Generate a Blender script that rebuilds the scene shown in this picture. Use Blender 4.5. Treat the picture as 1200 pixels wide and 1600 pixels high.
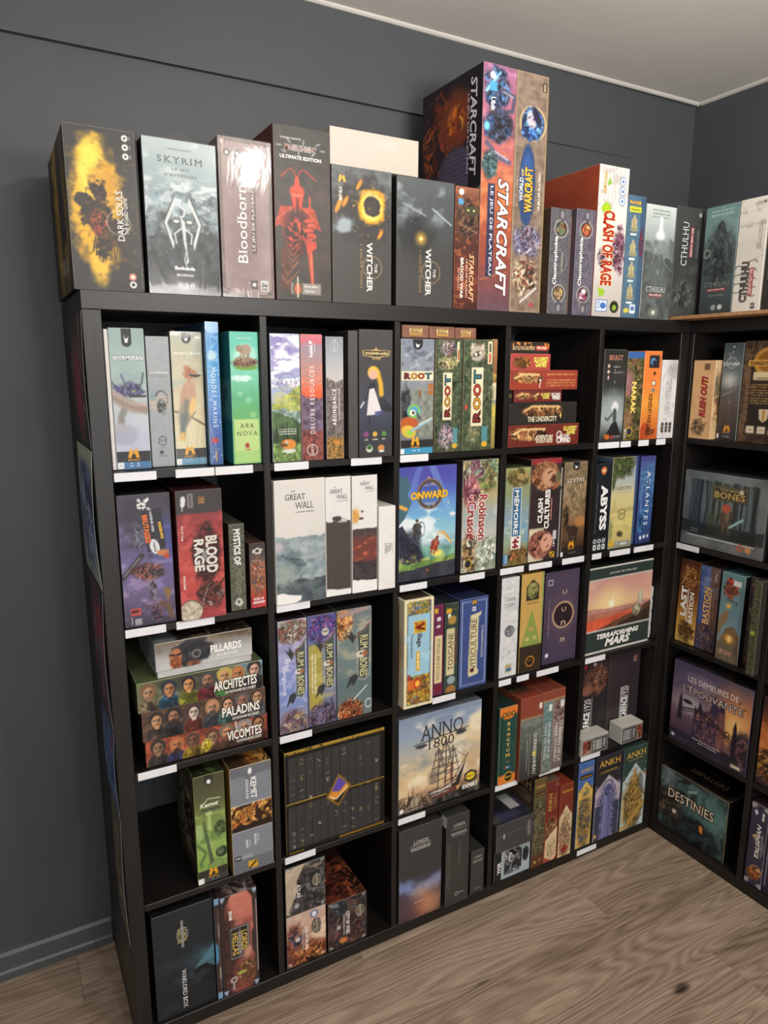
import bpy, bmesh, math, random
import numpy as np
from mathutils import Vector, Matrix

for _o in list(bpy.data.objects):
    bpy.data.objects.remove(_o, do_unlink=True)
scene = bpy.context.scene
COL = scene.collection

# ------------------------------------------------------------------ camera
CAM = Vector((-0.18243, -1.58800, 1.66396)); YAW, PIT, ROLL, FPX = 0.50517, -0.19757, 0.00302, 1111.19
f_ = Vector((math.sin(YAW)*math.cos(PIT), math.cos(YAW)*math.cos(PIT), math.sin(PIT)))
r_ = f_.cross(Vector((0, 0, 1))).normalized(); u_ = r_.cross(f_)
r2 = r_*math.cos(ROLL)+u_*math.sin(ROLL); u2 = -r_*math.sin(ROLL)+u_*math.cos(ROLL)
cam_data = bpy.data.cameras.new('camera'); cam = bpy.data.objects.new('camera', cam_data); COL.objects.link(cam)
mt = Matrix.Identity(4)
for i in range(3):
    mt[i][0] = r2[i]; mt[i][1] = u2[i]; mt[i][2] = -f_[i]; mt[i][3] = CAM[i]
cam.matrix_world = mt
cam_data.sensor_fit = 'VERTICAL'; cam_data.sensor_height = 36.0; cam_data.lens = FPX/1600*36.0
cam_data.clip_start = 0.02
scene.camera = cam

# ------------------------------------------------------------------ world, lights, exposure
world = bpy.data.worlds.new('world'); scene.world = world; world.use_nodes = True
bg = world.node_tree.nodes['Background']; bg.inputs[0].default_value = (1.0, 0.97, 0.93, 1); bg.inputs[1].default_value = 0.24

def area(name, loc, target, size, power, col=(1, .96, .90), shape='DISK', sy=None, spread=180):
    l = bpy.data.lights.new(name, 'AREA'); l.shape = shape; l.size = size
    if sy: l.size_y = sy
    l.energy = power; l.color = col; l.spread = math.radians(spread)
    o = bpy.data.objects.new(name, l); COL.objects.link(o); o.location = loc
    o.rotation_euler = (Vector(target)-Vector(loc)).to_track_quat('-Z', 'Y').to_euler()
    return o
area('ceiling_spot_light', (1.03, -1.88, 2.60), (0.75, 0.0, 0.8), 0.11, 19)
area('ceiling_spot_light', (-0.75, -1.75, 2.60), (0.25, 0.2, 0.7), 0.11, 9)
area('ceiling_spot_light', (0.45, -3.1, 2.60), (0.9, -0.9, 0.0), 0.11, 18)
area('front_fill_light', (0.1, -4.1, 1.40), (0.8, 0.0, 0.9), 2.6, 88, (1, .98, .96), 'RECTANGLE', 2.0)  # unseen broad soft light added behind the camera for even frontal fill
area('upward_fill_light', (0.7, -2.0, 1.95), (0.95, -1.4, 2.64), 0.9, 50, (1, .96, .91), 'RECTANGLE', 0.25, 130)  # added out-of-view light aimed upward, only to brighten the ceiling
scene.view_settings.view_transform = 'Standard'
scene.view_settings.look = 'None'
scene.view_settings.gamma = 1.0
scene.view_settings.use_curve_mapping = False
scene.view_settings.exposure = -0.42

# ------------------------------------------------------------------ helpers
def srgb(h):
    h = h.lstrip('#')
    if len(h) == 3: h = ''.join(ch*2 for ch in h)
    return np.array([int(h[i:i+2], 16)/255 for i in (0, 2, 4)])
def lin(c):
    c = np.asarray(c, float)
    return np.where(c <= .04045, c/12.92, ((np.clip(c, 0, 1)+.055)/1.055)**2.4)
def rgba(h):
    return tuple(lin(srgb(h)))+(1.0,)

def new_mat(name):
    m = bpy.data.materials.new(name); m.use_nodes = True
    nt = m.node_tree; b = nt.nodes['Principled BSDF']
    return m, nt, b
def nd(nt, typ, **kw):
    n = nt.nodes.new(typ)
    for k, v in kw.items():
        if k in n.inputs: n.inputs[k].default_value = v
        else: setattr(n, k, v)
    return n
def ramp(nt, fac, stops):
    n = nt.nodes.new('ShaderNodeValToRGB'); e = n.color_ramp.elements
    while len(e) < len(stops): e.new(0.5)
    for i, (p, c) in enumerate(stops):
        e[i].position = p; e[i].color = c
    nt.links.new(fac, n.inputs[0]); return n.outputs[0]

def mat_card(name, rough, coat):
    m, nt, b = new_mat(name); L = nt.links.new
    a = nd(nt, 'ShaderNodeVertexColor', layer_name='print')
    tc = nd(nt, 'ShaderNodeTexCoord')
    n = nd(nt, 'ShaderNodeTexNoise', Scale=260.0, Detail=2.0); L(tc.outputs['Object'], n.inputs['Vector'])
    n2 = nd(nt, 'ShaderNodeTexNoise', Scale=9.0, Detail=4.0); L(tc.outputs['Object'], n2.inputs['Vector'])
    mx = nd(nt, 'ShaderNodeMix', data_type='RGBA', blend_type='MULTIPLY'); mx.inputs[0].default_value = 0.10
    L(a.outputs[0], mx.inputs[6]); L(n2.outputs['Fac'], mx.inputs[7]); L(mx.outputs[2], b.inputs['Base Color'])
    mr = nd(nt, 'ShaderNodeMapRange'); mr.inputs[3].default_value = rough-.06; mr.inputs[4].default_value = rough+.10
    L(n2.outputs['Fac'], mr.inputs[0]); L(mr.outputs[0], b.inputs['Roughness'])
    bp = nd(nt, 'ShaderNodeBump', Strength=0.04, Distance=0.002); L(n.outputs['Fac'], bp.inputs['Height']); L(bp.outputs[0], b.inputs['Normal'])
    b.inputs['Coat Weight'].default_value = coat; b.inputs['Coat Roughness'].default_value = .22
    b.inputs['Specular IOR Level'].default_value = .4
    return m
M_CARD = mat_card('printed_card', .42, .0)
M_INK = mat_card('printed_ink', .40, .0)

def mat_plain(name, hexc, rough=.5, spec=.5, var=.12, scale=30, bump=.0, bscale=200, metallic=0):
    m, nt, b = new_mat(name); L = nt.links.new
    tc = nd(nt, 'ShaderNodeTexCoord')
    n = nd(nt, 'ShaderNodeTexNoise', Scale=float(scale), Detail=5.0); L(tc.outputs['Object'], n.inputs['Vector'])
    c = lin(srgb(hexc))
    L(ramp(nt, n.outputs['Fac'], [(.3, tuple(c*(1-var))+(1,)), (.7, tuple(np.clip(c*(1+var), 0, 1))+(1,))]), b.inputs['Base Color'])
    b.inputs['Roughness'].default_value = rough; b.inputs['Specular IOR Level'].default_value = spec
    b.inputs['Metallic'].default_value = metallic
    if bump:
        n3 = nd(nt, 'ShaderNodeTexNoise', Scale=float(bscale), Detail=3.0); L(tc.outputs['Object'], n3.inputs['Vector'])
        bp = nd(nt, 'ShaderNodeBump', Strength=bump, Distance=.003); L(n3.outputs['Fac'], bp.inputs['Height']); L(bp.outputs[0], b.inputs['Normal'])
    return m

def mat_shelf(name, axis):
    m, nt, b = new_mat(name); L = nt.links.new
    tc = nd(nt, 'ShaderNodeTexCoord'); mp = nd(nt, 'ShaderNodeMapping')
    sc = [190, 190, 190]; sc[axis] = 5
    mp.inputs['Scale'].default_value = sc
    L(tc.outputs['Object'], mp.inputs[0])
    n = nd(nt, 'ShaderNodeTexNoise', Scale=1.0, Detail=6.0, Roughness=.65); L(mp.outputs[0], n.inputs['Vector'])
    L(ramp(nt, n.outputs['Fac'], [(.30, rgba('0d0b0a')), (.55, rgba('171412')), (.78, rgba('2a2522'))]), b.inputs['Base Color'])
    b.inputs['Roughness'].default_value = .42
    bp = nd(nt, 'ShaderNodeBump', Strength=.12, Distance=.001); L(n.outputs['Fac'], bp.inputs['Height']); L(bp.outputs[0], b.inputs['Normal'])
    return m
M_SH = [mat_shelf('black_brown_woodgrain_x', 0), mat_shelf('black_brown_woodgrain_y', 1), mat_shelf('black_brown_woodgrain_z', 2)]
M_WALL = mat_plain('dark_grey_wall_paint', '434548', .52, .35, .07, 2.5, .10, 90)
M_BASE = mat_plain('grey_baseboard_paint', '484b4e', .38, .5, .06, 6)
M_CEIL = mat_plain('white_ceiling_paint', 'e0dbd3', .85, .2, .04, 1.6, .10, 60)
M_TRIM = mat_plain('white_caulk', 'c2beb6', .6, .4, .05, 20)
M_LABEL = mat_plain('white_label_card', 'e2e2e6', .45, .5, .02, 40)
M_KRAFT = mat_plain('corrugated_cardboard', '9a7350', .85, .2, .2, 60)
M_PLAST = mat_plain('frosted_white_plastic', 'c9c9c6', .3, .5, .05, 40)

def mat_floor():
    m, nt, b = new_mat('grey_oak_vinyl_plank'); L = nt.links.new
    tc = nd(nt, 'ShaderNodeTexCoord'); oi = nd(nt, 'ShaderNodeObjectInfo')
    sep = nd(nt, 'ShaderNodeSeparateXYZ'); L(tc.outputs['Object'], sep.inputs[0])
    def mth(op, a, bb, cc=None):
        n = nd(nt, 'ShaderNodeMath', operation=op)
        for i, q in enumerate((a, bb, cc)):
            if q is None: continue
            if isinstance(q, (int, float)): n.inputs[i].default_value = q
            else: L(q, n.inputs[i])
        return n.outputs[0]
    off = mth('MULTIPLY', oi.outputs['Random'], 37.0)
    cm = nd(nt, 'ShaderNodeCombineXYZ')
    L(mth('MULTIPLY', sep.outputs[0], 1.1), cm.inputs[0]); L(mth('MULTIPLY', sep.outputs[1], 8.5), cm.inputs[1]); L(off, cm.inputs[2])
    n1 = nd(nt, 'ShaderNodeTexNoise', Scale=1.0, Detail=1.5, Roughness=.4, Distortion=.15); L(cm.outputs[0], n1.inputs['Vector'])
    cont = mth('FRACT', mth('MULTIPLY', n1.outputs['Fac'], 22.0), 0)
    tri = mth('ABSOLUTE', mth('SUBTRACT', cont, .5), 0)
    cm2 = nd(nt, 'ShaderNodeCombineXYZ')
    L(mth('MULTIPLY', sep.outputs[0], 5.0), cm2.inputs[0]); L(mth('MULTIPLY', sep.outputs[1], 300.0), cm2.inputs[1]); L(off, cm2.inputs[2])
    n2 = nd(nt, 'ShaderNodeTexNoise', Scale=1.0, Detail=4.0, Roughness=.7); L(cm2.outputs[0], n2.inputs['Vector'])
    n3 = nd(nt, 'ShaderNodeTexNoise', Scale=.7, Detail=3.0); L(cm.outputs[0], n3.inputs['Vector'])
    cmk = nd(nt, 'ShaderNodeCombineXYZ')
    L(mth('MULTIPLY', sep.outputs[0], 2.2), cmk.inputs[0]); L(mth('MULTIPLY', sep.outputs[1], 4.4), cmk.inputs[1]); L(off, cmk.inputs[2])
    vk = nd(nt, 'ShaderNodeTexVoronoi', Scale=1.0); L(cmk.outputs[0], vk.inputs['Vector'])
    knot = nd(nt, 'ShaderNodeMapRange', interpolation_type='SMOOTHSTEP'); knot.inputs[1].default_value = .10; knot.inputs[2].default_value = .02; L(vk.outputs['Distance'], knot.inputs[0])
    v = mth('ADD', mth('MULTIPLY', tri, .30), mth('ADD', mth('MULTIPLY', n2.outputs['Fac'], .68), mth('MULTIPLY', n3.outputs['Fac'], .38)))
    v = mth('SUBTRACT', v, mth('MULTIPLY', knot.outputs[0], .35))
    v = mth('ADD', v, mth('MULTIPLY', mth('SUBTRACT', oi.outputs['Random'], .5), .10))
    L(ramp(nt, v, [(.28, rgba('2a221c')), (.46, rgba('6c5b4c')), (.58, rgba('8c7866')), (.82, rgba('b5a28f'))]), b.inputs['Base Color'])
    b.inputs['Roughness'].default_value = .48; b.inputs['Specular IOR Level'].default_value = .35
    bp = nd(nt, 'ShaderNodeBump', Strength=.18, Distance=.001); L(n2.outputs['Fac'], bp.inputs['Height']); L(bp.outputs[0], b.inputs['Normal'])
    return m
M_FLOOR = mat_floor()

def mat_film():
    m = bpy.data.materials.new('clear_shrink_film'); m.use_nodes = True; nt = m.node_tree; nt.nodes.clear(); L = nt.links.new
    out = nd(nt, 'ShaderNodeOutputMaterial'); mx = nd(nt, 'ShaderNodeMixShader')
    tr = nd(nt, 'ShaderNodeBsdfTransparent'); gl = nd(nt, 'ShaderNodeBsdfGlossy'); gl.inputs['Roughness'].default_value = .085
    tc = nd(nt, 'ShaderNodeTexCoord'); mp = nd(nt, 'ShaderNodeMapping'); mp.inputs['Scale'].default_value = (17, 17, 7)
    L(tc.outputs['Object'], mp.inputs[0])
    n = nd(nt, 'ShaderNodeTexNoise', Scale=1.0, Detail=3.0, Roughness=.6, Distortion=1.2); L(mp.outputs[0], n.inputs['Vector'])
    bp = nd(nt, 'ShaderNodeBump', Strength=.13, Distance=.006); L(n.outputs['Fac'], bp.inputs['Height']); L(bp.outputs[0], gl.inputs['Normal'])
    lw = nd(nt, 'ShaderNodeLayerWeight'); mr = nd(nt, 'ShaderNodeMapRange'); mr.inputs[3].default_value = .03; mr.inputs[4].default_value = .24
    pw = nd(nt, 'ShaderNodeMath', operation='POWER'); pw.inputs[1].default_value = 3.0; L(lw.outputs['Facing'], pw.inputs[0]); L(pw.outputs[0], mr.inputs[0])
    L(mr.outputs[0], mx.inputs[0]); L(tr.outputs[0], mx.inputs[1]); L(gl.outputs[0], mx.inputs[2]); L(mx.outputs[0], out.inputs[0])
    return m
M_FILM = mat_film()

def link(name, me, mat, parent=None, loc=None):
    o = bpy.data.objects.new(name, me); COL.objects.link(o)
    if mat: me.materials.clear(); me.materials.append(mat)
    if parent: o.parent = parent
    if loc is not None: o.location = loc
    return o
def empty(name, loc):
    o = bpy.data.objects.new(name, None); o.empty_display_size = .05; COL.objects.link(o); o.location = loc; return o
def tag(o, label, cat, group=None):
    o['label'] = label; o['category'] = cat
    if group: o['group'] = group
    return o
def box_me(x0, x1, y0, y1, z0, z1, bev=.0008, seg=1):
    bm = bmesh.new()
    bmesh.ops.create_cube(bm, size=1)
    for v in bm.verts:
        v.co = Vector(((x0+x1)/2+v.co.x*(x1-x0), (y0+y1)/2+v.co.y*(y1-y0), (z0+z1)/2+v.co.z*(z1-z0)))
    if bev: bmesh.ops.bevel(bm, geom=list(bm.edges), offset=bev, segments=seg, affect='EDGES', profile=.5)
    me = bpy.data.meshes.new('m'); bm.to_mesh(me); bm.free(); return me

# ------------------------------------------------------------------ room
WY, WX, CZ = .402, 2.252, 2.642
def struct(o): o['kind'] = 'structure'; return o
floor = struct(link('floor', box_me(-2.6, WX+.05, -4.2, WY+.05, -.06, -.004, 0), mat_plain('subfloor', '3a3029', .8)))
rng = random.Random(4)
PWID = .2355
edges_y = [-.257+PWID*k for k in range(-16, 4)]
for k, y0 in enumerate(edges_y[:-1]):
    y1 = min(y0+PWID, WY)
    joint = {-.257: [1.362], }.get(round(y0, 3), None)
    start = (1.362 if abs(y0+.257) < .01 else (-.102 if abs(y0-.214) < .01 or abs(y0+.0215) < .01 else rng.uniform(-.3, 1.2)))
    if abs(y0+.4925) < .01: start = .35
    if abs(y0+.0215) < .01: start = .62
    xs = [start+1.5*j for j in range(-4, 5)]
    for a, b_ in zip(xs[:-1], xs[1:]):
        a2, b2 = max(a, -2.6), min(b_, WX)
        if b2-a2 < .05 or y0 < -3.2: continue
        me = box_me(-(b2-a2)/2+.0003, (b2-a2)/2-.0003, -(y1-y0)/2+.0004, (y1-y0)/2-.0004, -.004, 0, .0009)
        link('plank', me, M_FLOOR, floor, ((a2+b2)/2, (y0+y1)/2, 0))
struct(link('wall_back', box_me(-2.6, WX+.12, WY, WY+.12, 0, CZ+.05, 0), M_WALL))
struct(link('wall_right', box_me(WX, WX+.12, -4.2, WY, 0, CZ+.05, 0), M_WALL))
struct(link('ceiling', box_me(-2.6, WX+.12, -4.2, WY+.12, CZ, CZ+.1, 0), M_CEIL))
# upper wall panel standing slightly proud of the wall, dying out before the corner
def prism(pts, z0, z1):
    n = len(pts); v = [(x, y, z0) for x, y in pts]+[(x, y, z1) for x, y in pts]
    fs = [tuple(range(n))[::-1], tuple(range(n, 2*n))]+[(i, (i+1) % n, n+(i+1) % n, n+i) for i in range(n)]
    me = bpy.data.meshes.new('m'); me.from_pydata(v, [], fs); me.update(); return me
struct(link('trim_1', prism([(-2.6, WY), (-2.6, WY-.016), (.9, WY-.014), (1.9, WY-.003), (1.96, WY)], 2.412, CZ), M_WALL))
def profile_x(prof, x0, x1):
    n = len(prof); v = [(x0, a, b) for a, b in prof]+[(x1, a, b) for a, b in prof]
    fs = [tuple(range(n)), tuple(range(n, 2*n))[::-1]]+[(i, n+i, n+(i+1) % n, (i+1) % n) for i in range(n)]
    me = bpy.data.meshes.new('m'); me.from_pydata(v, [], fs); me.update(); return me
struct(link('trim_2', profile_x([(WY-.012, CZ), (WY-.024, CZ), (WY-.022, CZ-.004), (WY-.017, CZ-.008), (WY-.012, CZ-.009)], -2.6, WX), M_TRIM))
pr_ = profile_x([(.0, CZ), (-.012, CZ), (-.010, CZ-.005), (-.004, CZ-.009), (0, CZ-.010)], -4.2, WY-.024)
for v in pr_.vertices:
    v.co = Vector((WX+v.co.y, v.co.x, v.co.z))
pr_.flip_normals()
struct(link('trim_3', pr_, M_TRIM))
bb = [(WY, 0), (WY-.018, 0), (WY-.018, .022), (WY-.013, .028), (WY-.013, .072), (WY-.009, .082), (WY, .086)]
struct(link('baseboard_back', profile_x(bb, -2.6, -.003), M_BASE))

# ------------------------------------------------------------------ shelf units
CELL, DIV, OUT, SZ, DEP = .335, .017, .038, 1.82, .39
def shelf_unit(loc, rotz, label):
    root = empty('shelf_unit', loc); root.rotation_euler = (0, 0, rotz); tag(root, label, 'shelf unit')
    link('top_board', box_me(0, SZ, 0, DEP, SZ-OUT, SZ, .0012), M_SH[0], root)
    link('bottom_board', box_me(0, SZ, 0, DEP, 0, OUT, .0012), M_SH[0], root)
    for x in (0, SZ-OUT): link('side_panel', box_me(x+.0003, x+OUT-.0003, .0006, DEP, OUT, SZ-OUT, .0010), M_SH[2], root)
    for i in range(4):
        x = OUT+CELL+i*(CELL+DIV)
        link('divider', box_me(x, x+DIV, .0010, DEP, OUT, SZ-OUT, .0009), M_SH[2], root)
    me = box_me(0, CELL, .0016, DEP, 0, DIV, .0009)
    for i in range(5):
        for j in range(4):
            link('shelf_board', me, M_SH[0], root, (OUT+i*(CELL+DIV), 0, OUT+CELL+j*(CELL+DIV)))
    return root
shelf_unit((0, 0, 0), 0, 'wide black-brown cube shelf unit against the back wall')
shelf_unit((SZ+.0005, .021, 0), -math.pi/2, 'black-brown cube shelf unit along the right-hand wall')

# ------------------------------------------------------------------ print painter (colours of flat print, stored per vertex)
_lat = {}
def vnoise(X, Y, seed):
    if seed not in _lat: _lat[seed] = np.random.RandomState(seed % 99991).rand(64, 64)
    g = _lat[seed]; xi = np.floor(X).astype(int); yi = np.floor(Y).astype(int)
    fx = X-xi; fy = Y-yi; fx = fx*fx*(3-2*fx); fy = fy*fy*(3-2*fy)
    a = g[yi % 64, xi % 64]; b = g[yi % 64, (xi+1) % 64]; c = g[(yi+1) % 64, xi % 64]; d = g[(yi+1) % 64, (xi+1) % 64]
    return (a*(1-fx)+b*fx)*(1-fy)+(c*(1-fx)+d*fx)*fy
def fbm(X, Y, seed, oct=4):
    t = 0; a = .5; s = 0
    for k in range(oct):
        t = t+a*vnoise(X*2**k+13.7*k, Y*2**k+7.1*k, seed+k); s += a; a *= .55
    return t/s
def sstep(a, b, x):
    t = np.clip((x-a)/(b-a+1e-9), 0, 1); return t*t*(3-2*t)
SS = 2
class Canvas:
    def __init__(s, W, H, cell, seed=1):
        s.W, s.H = W, H; s.nx = max(2, int(round(W/cell))); s.nz = max(2, int(round(H/cell))); s.k = W/H; s.seed = seed
        px = (s.nx+1)*SS; py = (s.nz+1)*SS
        u = (np.arange(px)+.5)/px; v = (np.arange(py)+.5)/py
        s.U, s.V = np.meshgrid(u, v); s.X = s.U; s.Y = s.V*H/W
        s.img = np.full((py, px, 3), .5); s.texts = []; s.pxw = 1.0/px
    def _s(s): s.seed += 17; return s.seed
    def col(s, c): return srgb(c) if isinstance(c, str) else np.asarray(c, float)
    def mix(s, m, c, a=1):
        m = np.clip(m*a, 0, 1)[..., None]; s.img = s.img*(1-m)+s.col(c)*m; return s
    def bg(s, *st):
        if len(st) == 1: s.img[:] = s.col(st[0]); return s
        vs = [a for a, _ in st]; cs = np.array([s.col(c) for _, c in st])
        s.img = np.stack([np.interp(s.V, vs, cs[:, i]) for i in range(3)], -1); return s
    def hg(s, *st):
        vs = [a for a, _ in st]; cs = np.array([s.col(c) for _, c in st])
        s.img = np.stack([np.interp(s.U, vs, cs[:, i]) for i in range(3)], -1); return s
    def tex(s, amp=.25, sc=6, st=1.0):
        n = fbm(s.X*sc, s.Y*sc*st, s._s()); s.img = np.clip(s.img*(1+amp*2*(n-.5)[..., None]), 0, 1); return s
    def cloud(s, c, sc=3, lo=.45, hi=.7, a=1, v0=0, v1=1, st=1.6):
        n = fbm(s.X*sc, s.Y*sc*st, s._s(), 5); m = sstep(lo, hi, n)*sstep(v0-.06, v0+.03, s.V)*(1-sstep(v1-.05, v1+.05, s.V)); return s.mix(m, c, a)
    def el(s, u, v, rx, ry, c, soft=.12, ang=0, rough=0, a=1):
        dx = s.X-u; dy = s.Y-v/s.k; t = math.radians(ang); x = dx*math.cos(t)+dy*math.sin(t); y = -dx*math.sin(t)+dy*math.cos(t)
        d = np.sqrt((x/rx)**2+(y/ry)**2)
        if rough: d = d+rough*2*(fbm(s.X*9, s.Y*9, s._s())-.5)
        return s.mix(1-sstep(1-soft, 1+soft, d), c, a)
    def ring(s, u, v, r, w, c, sx=1, a=1):
        d = np.sqrt(((s.X-u)/sx)**2+(s.Y-v/s.k)**2); e = max(s.pxw, .004); return s.mix(1-sstep(w/2-e/2, w/2+e, np.abs(d-r)), c, a)
    def rc(s, u0, v0, u1, v1, c, soft=0, a=1):
        e = soft+1e-4; ey = e*s.k
        m = sstep(u0-e, u0+e, s.U)*(1-sstep(u1-e, u1+e, s.U))*sstep(v0-ey, v0+ey, s.V)*(1-sstep(v1-ey, v1+ey, s.V)); return s.mix(m, c, a)
    def fr(s, u0, v0, u1, v1, w, c):
        k = s.k*w; s.rc(u0, v0, u1, v0+k, c); s.rc(u0, v1-k, u1, v1, c); s.rc(u0, v0, u0+w, v1, c); s.rc(u1-w, v0, u1, v1, c); return s
    def pg(s, pts, c, a=1):
        inside = np.zeros(s.U.shape, bool); n = len(pts)
        for i in range(n):
            x0, y0 = pts[i]; x1, y1 = pts[(i+1) % n]
            if y0 == y1: continue
            cr = ((y0 > s.V) != (y1 > s.V)) & (s.U < (x1-x0)*(s.V-y0)/(y1-y0)+x0); inside ^= cr
        return s.mix(inside.astype(float), c, a)
    def ln(s, pts, w, c, a=1, soft=.5):
        d = np.full(s.U.shape, 9.)
        for (x0, y0), (x1, y1) in zip(pts[:-1], pts[1:]):
            y0 /= s.k; y1 /= s.k; dx, dy = x1-x0, y1-y0; L = dx*dx+dy*dy+1e-12
            t = np.clip(((s.X-x0)*dx+(s.Y-y0)*dy)/L, 0, 1); d = np.minimum(d, np.hypot(s.X-x0-t*dx, s.Y-y0-t*dy))
        return s.mix(1-sstep(w/2*(1-soft), w/2*(1+soft)+s.pxw*.5, d), c, a)
    def mtn(s, v, amp, c, sc=3, tex=.25, v1=1.0, slope=0, jag=1.0):
        n = fbm(s.X*sc, np.zeros_like(s.X)+.5, s._s(), 6); n2 = fbm(s.X*sc*5, s.Y*0, s._s(), 4)
        line = v+slope*(s.U-.5)-(n-.5)*2*amp-(n2-.5)*amp*.5*jag
        m = ((s.V > line) & (s.V < v1)).astype(float)
        cc = s.col(c)[None, None, :]*(1+tex*2*(fbm(s.X*sc*3, s.Y*sc*2, s._s())-.5)[..., None])
        m = m[..., None]; s.img = s.img*(1-m)+np.clip(cc, 0, 1)*m; return s
    def clut(s, u0, v0, u1, v1, cols, sc=5, soft=.1, rough=.25, a=1, lines=.5, oval=True):
        cu, cv = (u0+u1)/2, (v0+v1)/2
        if oval: d = np.sqrt(((s.U-cu)/((u1-u0)/2))**2+((s.V-cv)/((v1-v0)/2))**2)
        else: d = np.maximum(np.abs(s.U-cu)/((u1-u0)/2), np.abs(s.V-cv)/((v1-v0)/2))
        if rough: d = d+rough*2*(fbm(s.X*sc, s.Y*sc, s._s())-.5)
        m = 1-sstep(1-soft, 1+soft, d)
        wx = fbm(s.X*sc*.8, s.Y*sc*.8, s._s(), 2)-.5; wy = fbm(s.X*sc*.8, s.Y*sc*.8, s._s(), 2)-.5
        n = fbm(s.X*sc+2.6*wx, s.Y*sc+2.6*wy, s._s(), 5); n = np.clip((n-.27)/.46, 0, .999); k = (n*len(cols)).astype(int)
        cs = np.array([s.col(c) for c in cols]); base = cs[k]
        edge = np.abs(n*len(cols)-np.round(n*len(cols))); base = base*(1-lines*(1-sstep(0, .14, edge)))[..., None]
        sh = fbm(s.X*sc*2.6+2*wy, s.Y*sc*1.7+2*wx, s._s(), 4); base = np.clip(base*(.45+1.1*sh)[..., None], 0, 1)
        m = np.clip(m*a, 0, 1)[..., None]; s.img = s.img*(1-m)+base*m; return s
    def spk(s, n, c, r=.012, u0=0, v0=0, u1=1, v1=1, a=1):
        R = np.random.RandomState(s._s())
        for _ in range(n): s.el(u0+R.rand()*(u1-u0), v0+R.rand()*(v1-v0), r*(.5+R.rand()), r*(.5+R.rand()), c, .4, a=a)
        return s
    def scr(s, u0, v0, u1, v1, n, c, a=.8, vert=False):
        R = np.random.RandomState(s._s())
        for i in range(n):
            t = (i+.5)/n
            if vert:
                u = u0+(u1-u0)*t; y = v0
                while y < v1:
                    L = (.02+.05*R.rand())*(v1-v0)*3; s.rc(u-(u1-u0)/n*.25, y, u+(u1-u0)/n*.25, min(y+L*.85, v1), c, a=a*(.6+.4*R.rand())); y += L
            else:
                v = v0+(v1-v0)*t; x = u0+.03*R.rand()
                while x < u1:
                    L = (.03+.09*R.rand())*(u1-u0)*2; s.rc(x, v-(v1-v0)/n*.25, min(x+L*.85, u1), v+(v1-v0)/n*.25, c, a=a*(.6+.4*R.rand())); x += L
        return s
    def hd(s, u, v, r, skin, hair, cloth, hat=None, beard=None, line='1c1512'):
        k = s.k
        s.el(u, v+2.35*r*k, 1.81*r, 1.51*r, 'd8ccb4', .03, rough=.06, a=.3); s.el(u, v-.05*r*k, 1.17*r, 1.33*r, 'd8ccb4', .03, rough=.08, a=.3)
        s.el(u, v+2.35*r*k, 1.75*r, 1.45*r, s.col(cloth)*.72, .08, rough=.06); s.clut(u-1.5*r, v+1.1*r*k, u+1.5*r, v+3.6*r*k, [s.col(cloth)*.9, s.col(cloth)*.5, s.col(cloth)*.7, s.col(cloth)*1.15], 1/r*.55, .25, .1, .8); s.el(u+.6*r, v+2.6*r*k, .9*r, 1.1*r, '000', .5, a=.3)
        s.el(u, v-.05*r*k, 1.12*r, 1.28*r, hair, .1, rough=.08)
        if hat: s.el(u, v-.35*r*k, 1.25*r, 1.15*r, hat, .08)
        s.rc(u-.35*r, v+.5*r*k, u+.35*r, v+1.35*r*k, skin, .05*r); s.el(u, v+.1*r*k, .78*r, 1.0*r, skin, .08)
        s.el(u+.42*r, v+.2*r*k, .3*r, .7*r, '000', .5, a=.15)
        for sx in (-.32, .32):
            s.ln([(u+sx*r-.2*r, v-.16*r*k), (u+sx*r+.2*r, v-.2*r*k)], .12*r, line); s.el(u+sx*r, v+.02*r*k, .13*r, .1*r, line, .3)
        s.ln([(u, v+.05*r*k), (u+.1*r, v+.4*r*k)], .08*r, line, .6); s.ln([(u-.25*r, v+.62*r*k), (u+.25*r, v+.62*r*k)], .09*r, line, .8)
        s.el(u-.3*r, v-.1*r*k, .25*r, .5*r, 'fff', .7, a=.14); s.el(u+.55*r, v+.3*r*k, .25*r, .8*r, '000', .6, a=.12)
        if beard: s.el(u, v+.95*r*k, .58*r, .5*r, beard, .25, rough=.2)
        return s
    def fig(s, u, v, h, body, acc, skin='8a6a55', ang=0, sword=None):
        k = s.k; t = math.radians(ang)
        def P(x, y): return (u+(x*math.cos(t)-y*math.sin(t))*h, v+(x*math.sin(t)+y*math.cos(t))*h*k)
        if sword: s.ln([P(.12, -.05), P(.42, .30)], .03*h, sword)
        s.pg([P(-.13, -.30), P(.13, -.30), P(.30, .36), P(.05, .28), P(-.06, .34), P(-.28, .30)], body)
        s.ln([P(-.06, .1), P(-.10, .5)], .09*h, acc); s.ln([P(.06, .1), P(.13, .5)], .09*h, acc)
        s.pg([P(-.14, -.30), P(.14, -.30), P(.10, .10), P(-.10, .10)], acc)
        s.ln([P(-.13, -.26), P(-.26, -.04), P(-.12, .06)], .07*h, body); s.ln([P(.13, -.26), P(.25, -.08), P(.14, .0)], .07*h, body)
        a, b = P(0, -.40); s.el(a, b, .085*h, .105*h, skin, .1); a, b = P(0, -.44); s.el(a, b, .095*h, .07*h, body, .1)
        a, b = P(.05, -.1); s.el(a, b, .08*h, .2*h, 'fff', .6, a=.18)
        return s
    # lettering
    def t(s, txt, u, v, L, c, rot=0, h=None, st='', part='title_lettering'):
        s.texts.append((txt, u, v, L, c, rot, h, st, part)); return s
    def s_(s, txt, u, v, L, c, rot=0, h=None, st=''): return s.t(txt, u, v, L, c, rot, h, st, 'small_lettering')
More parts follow.
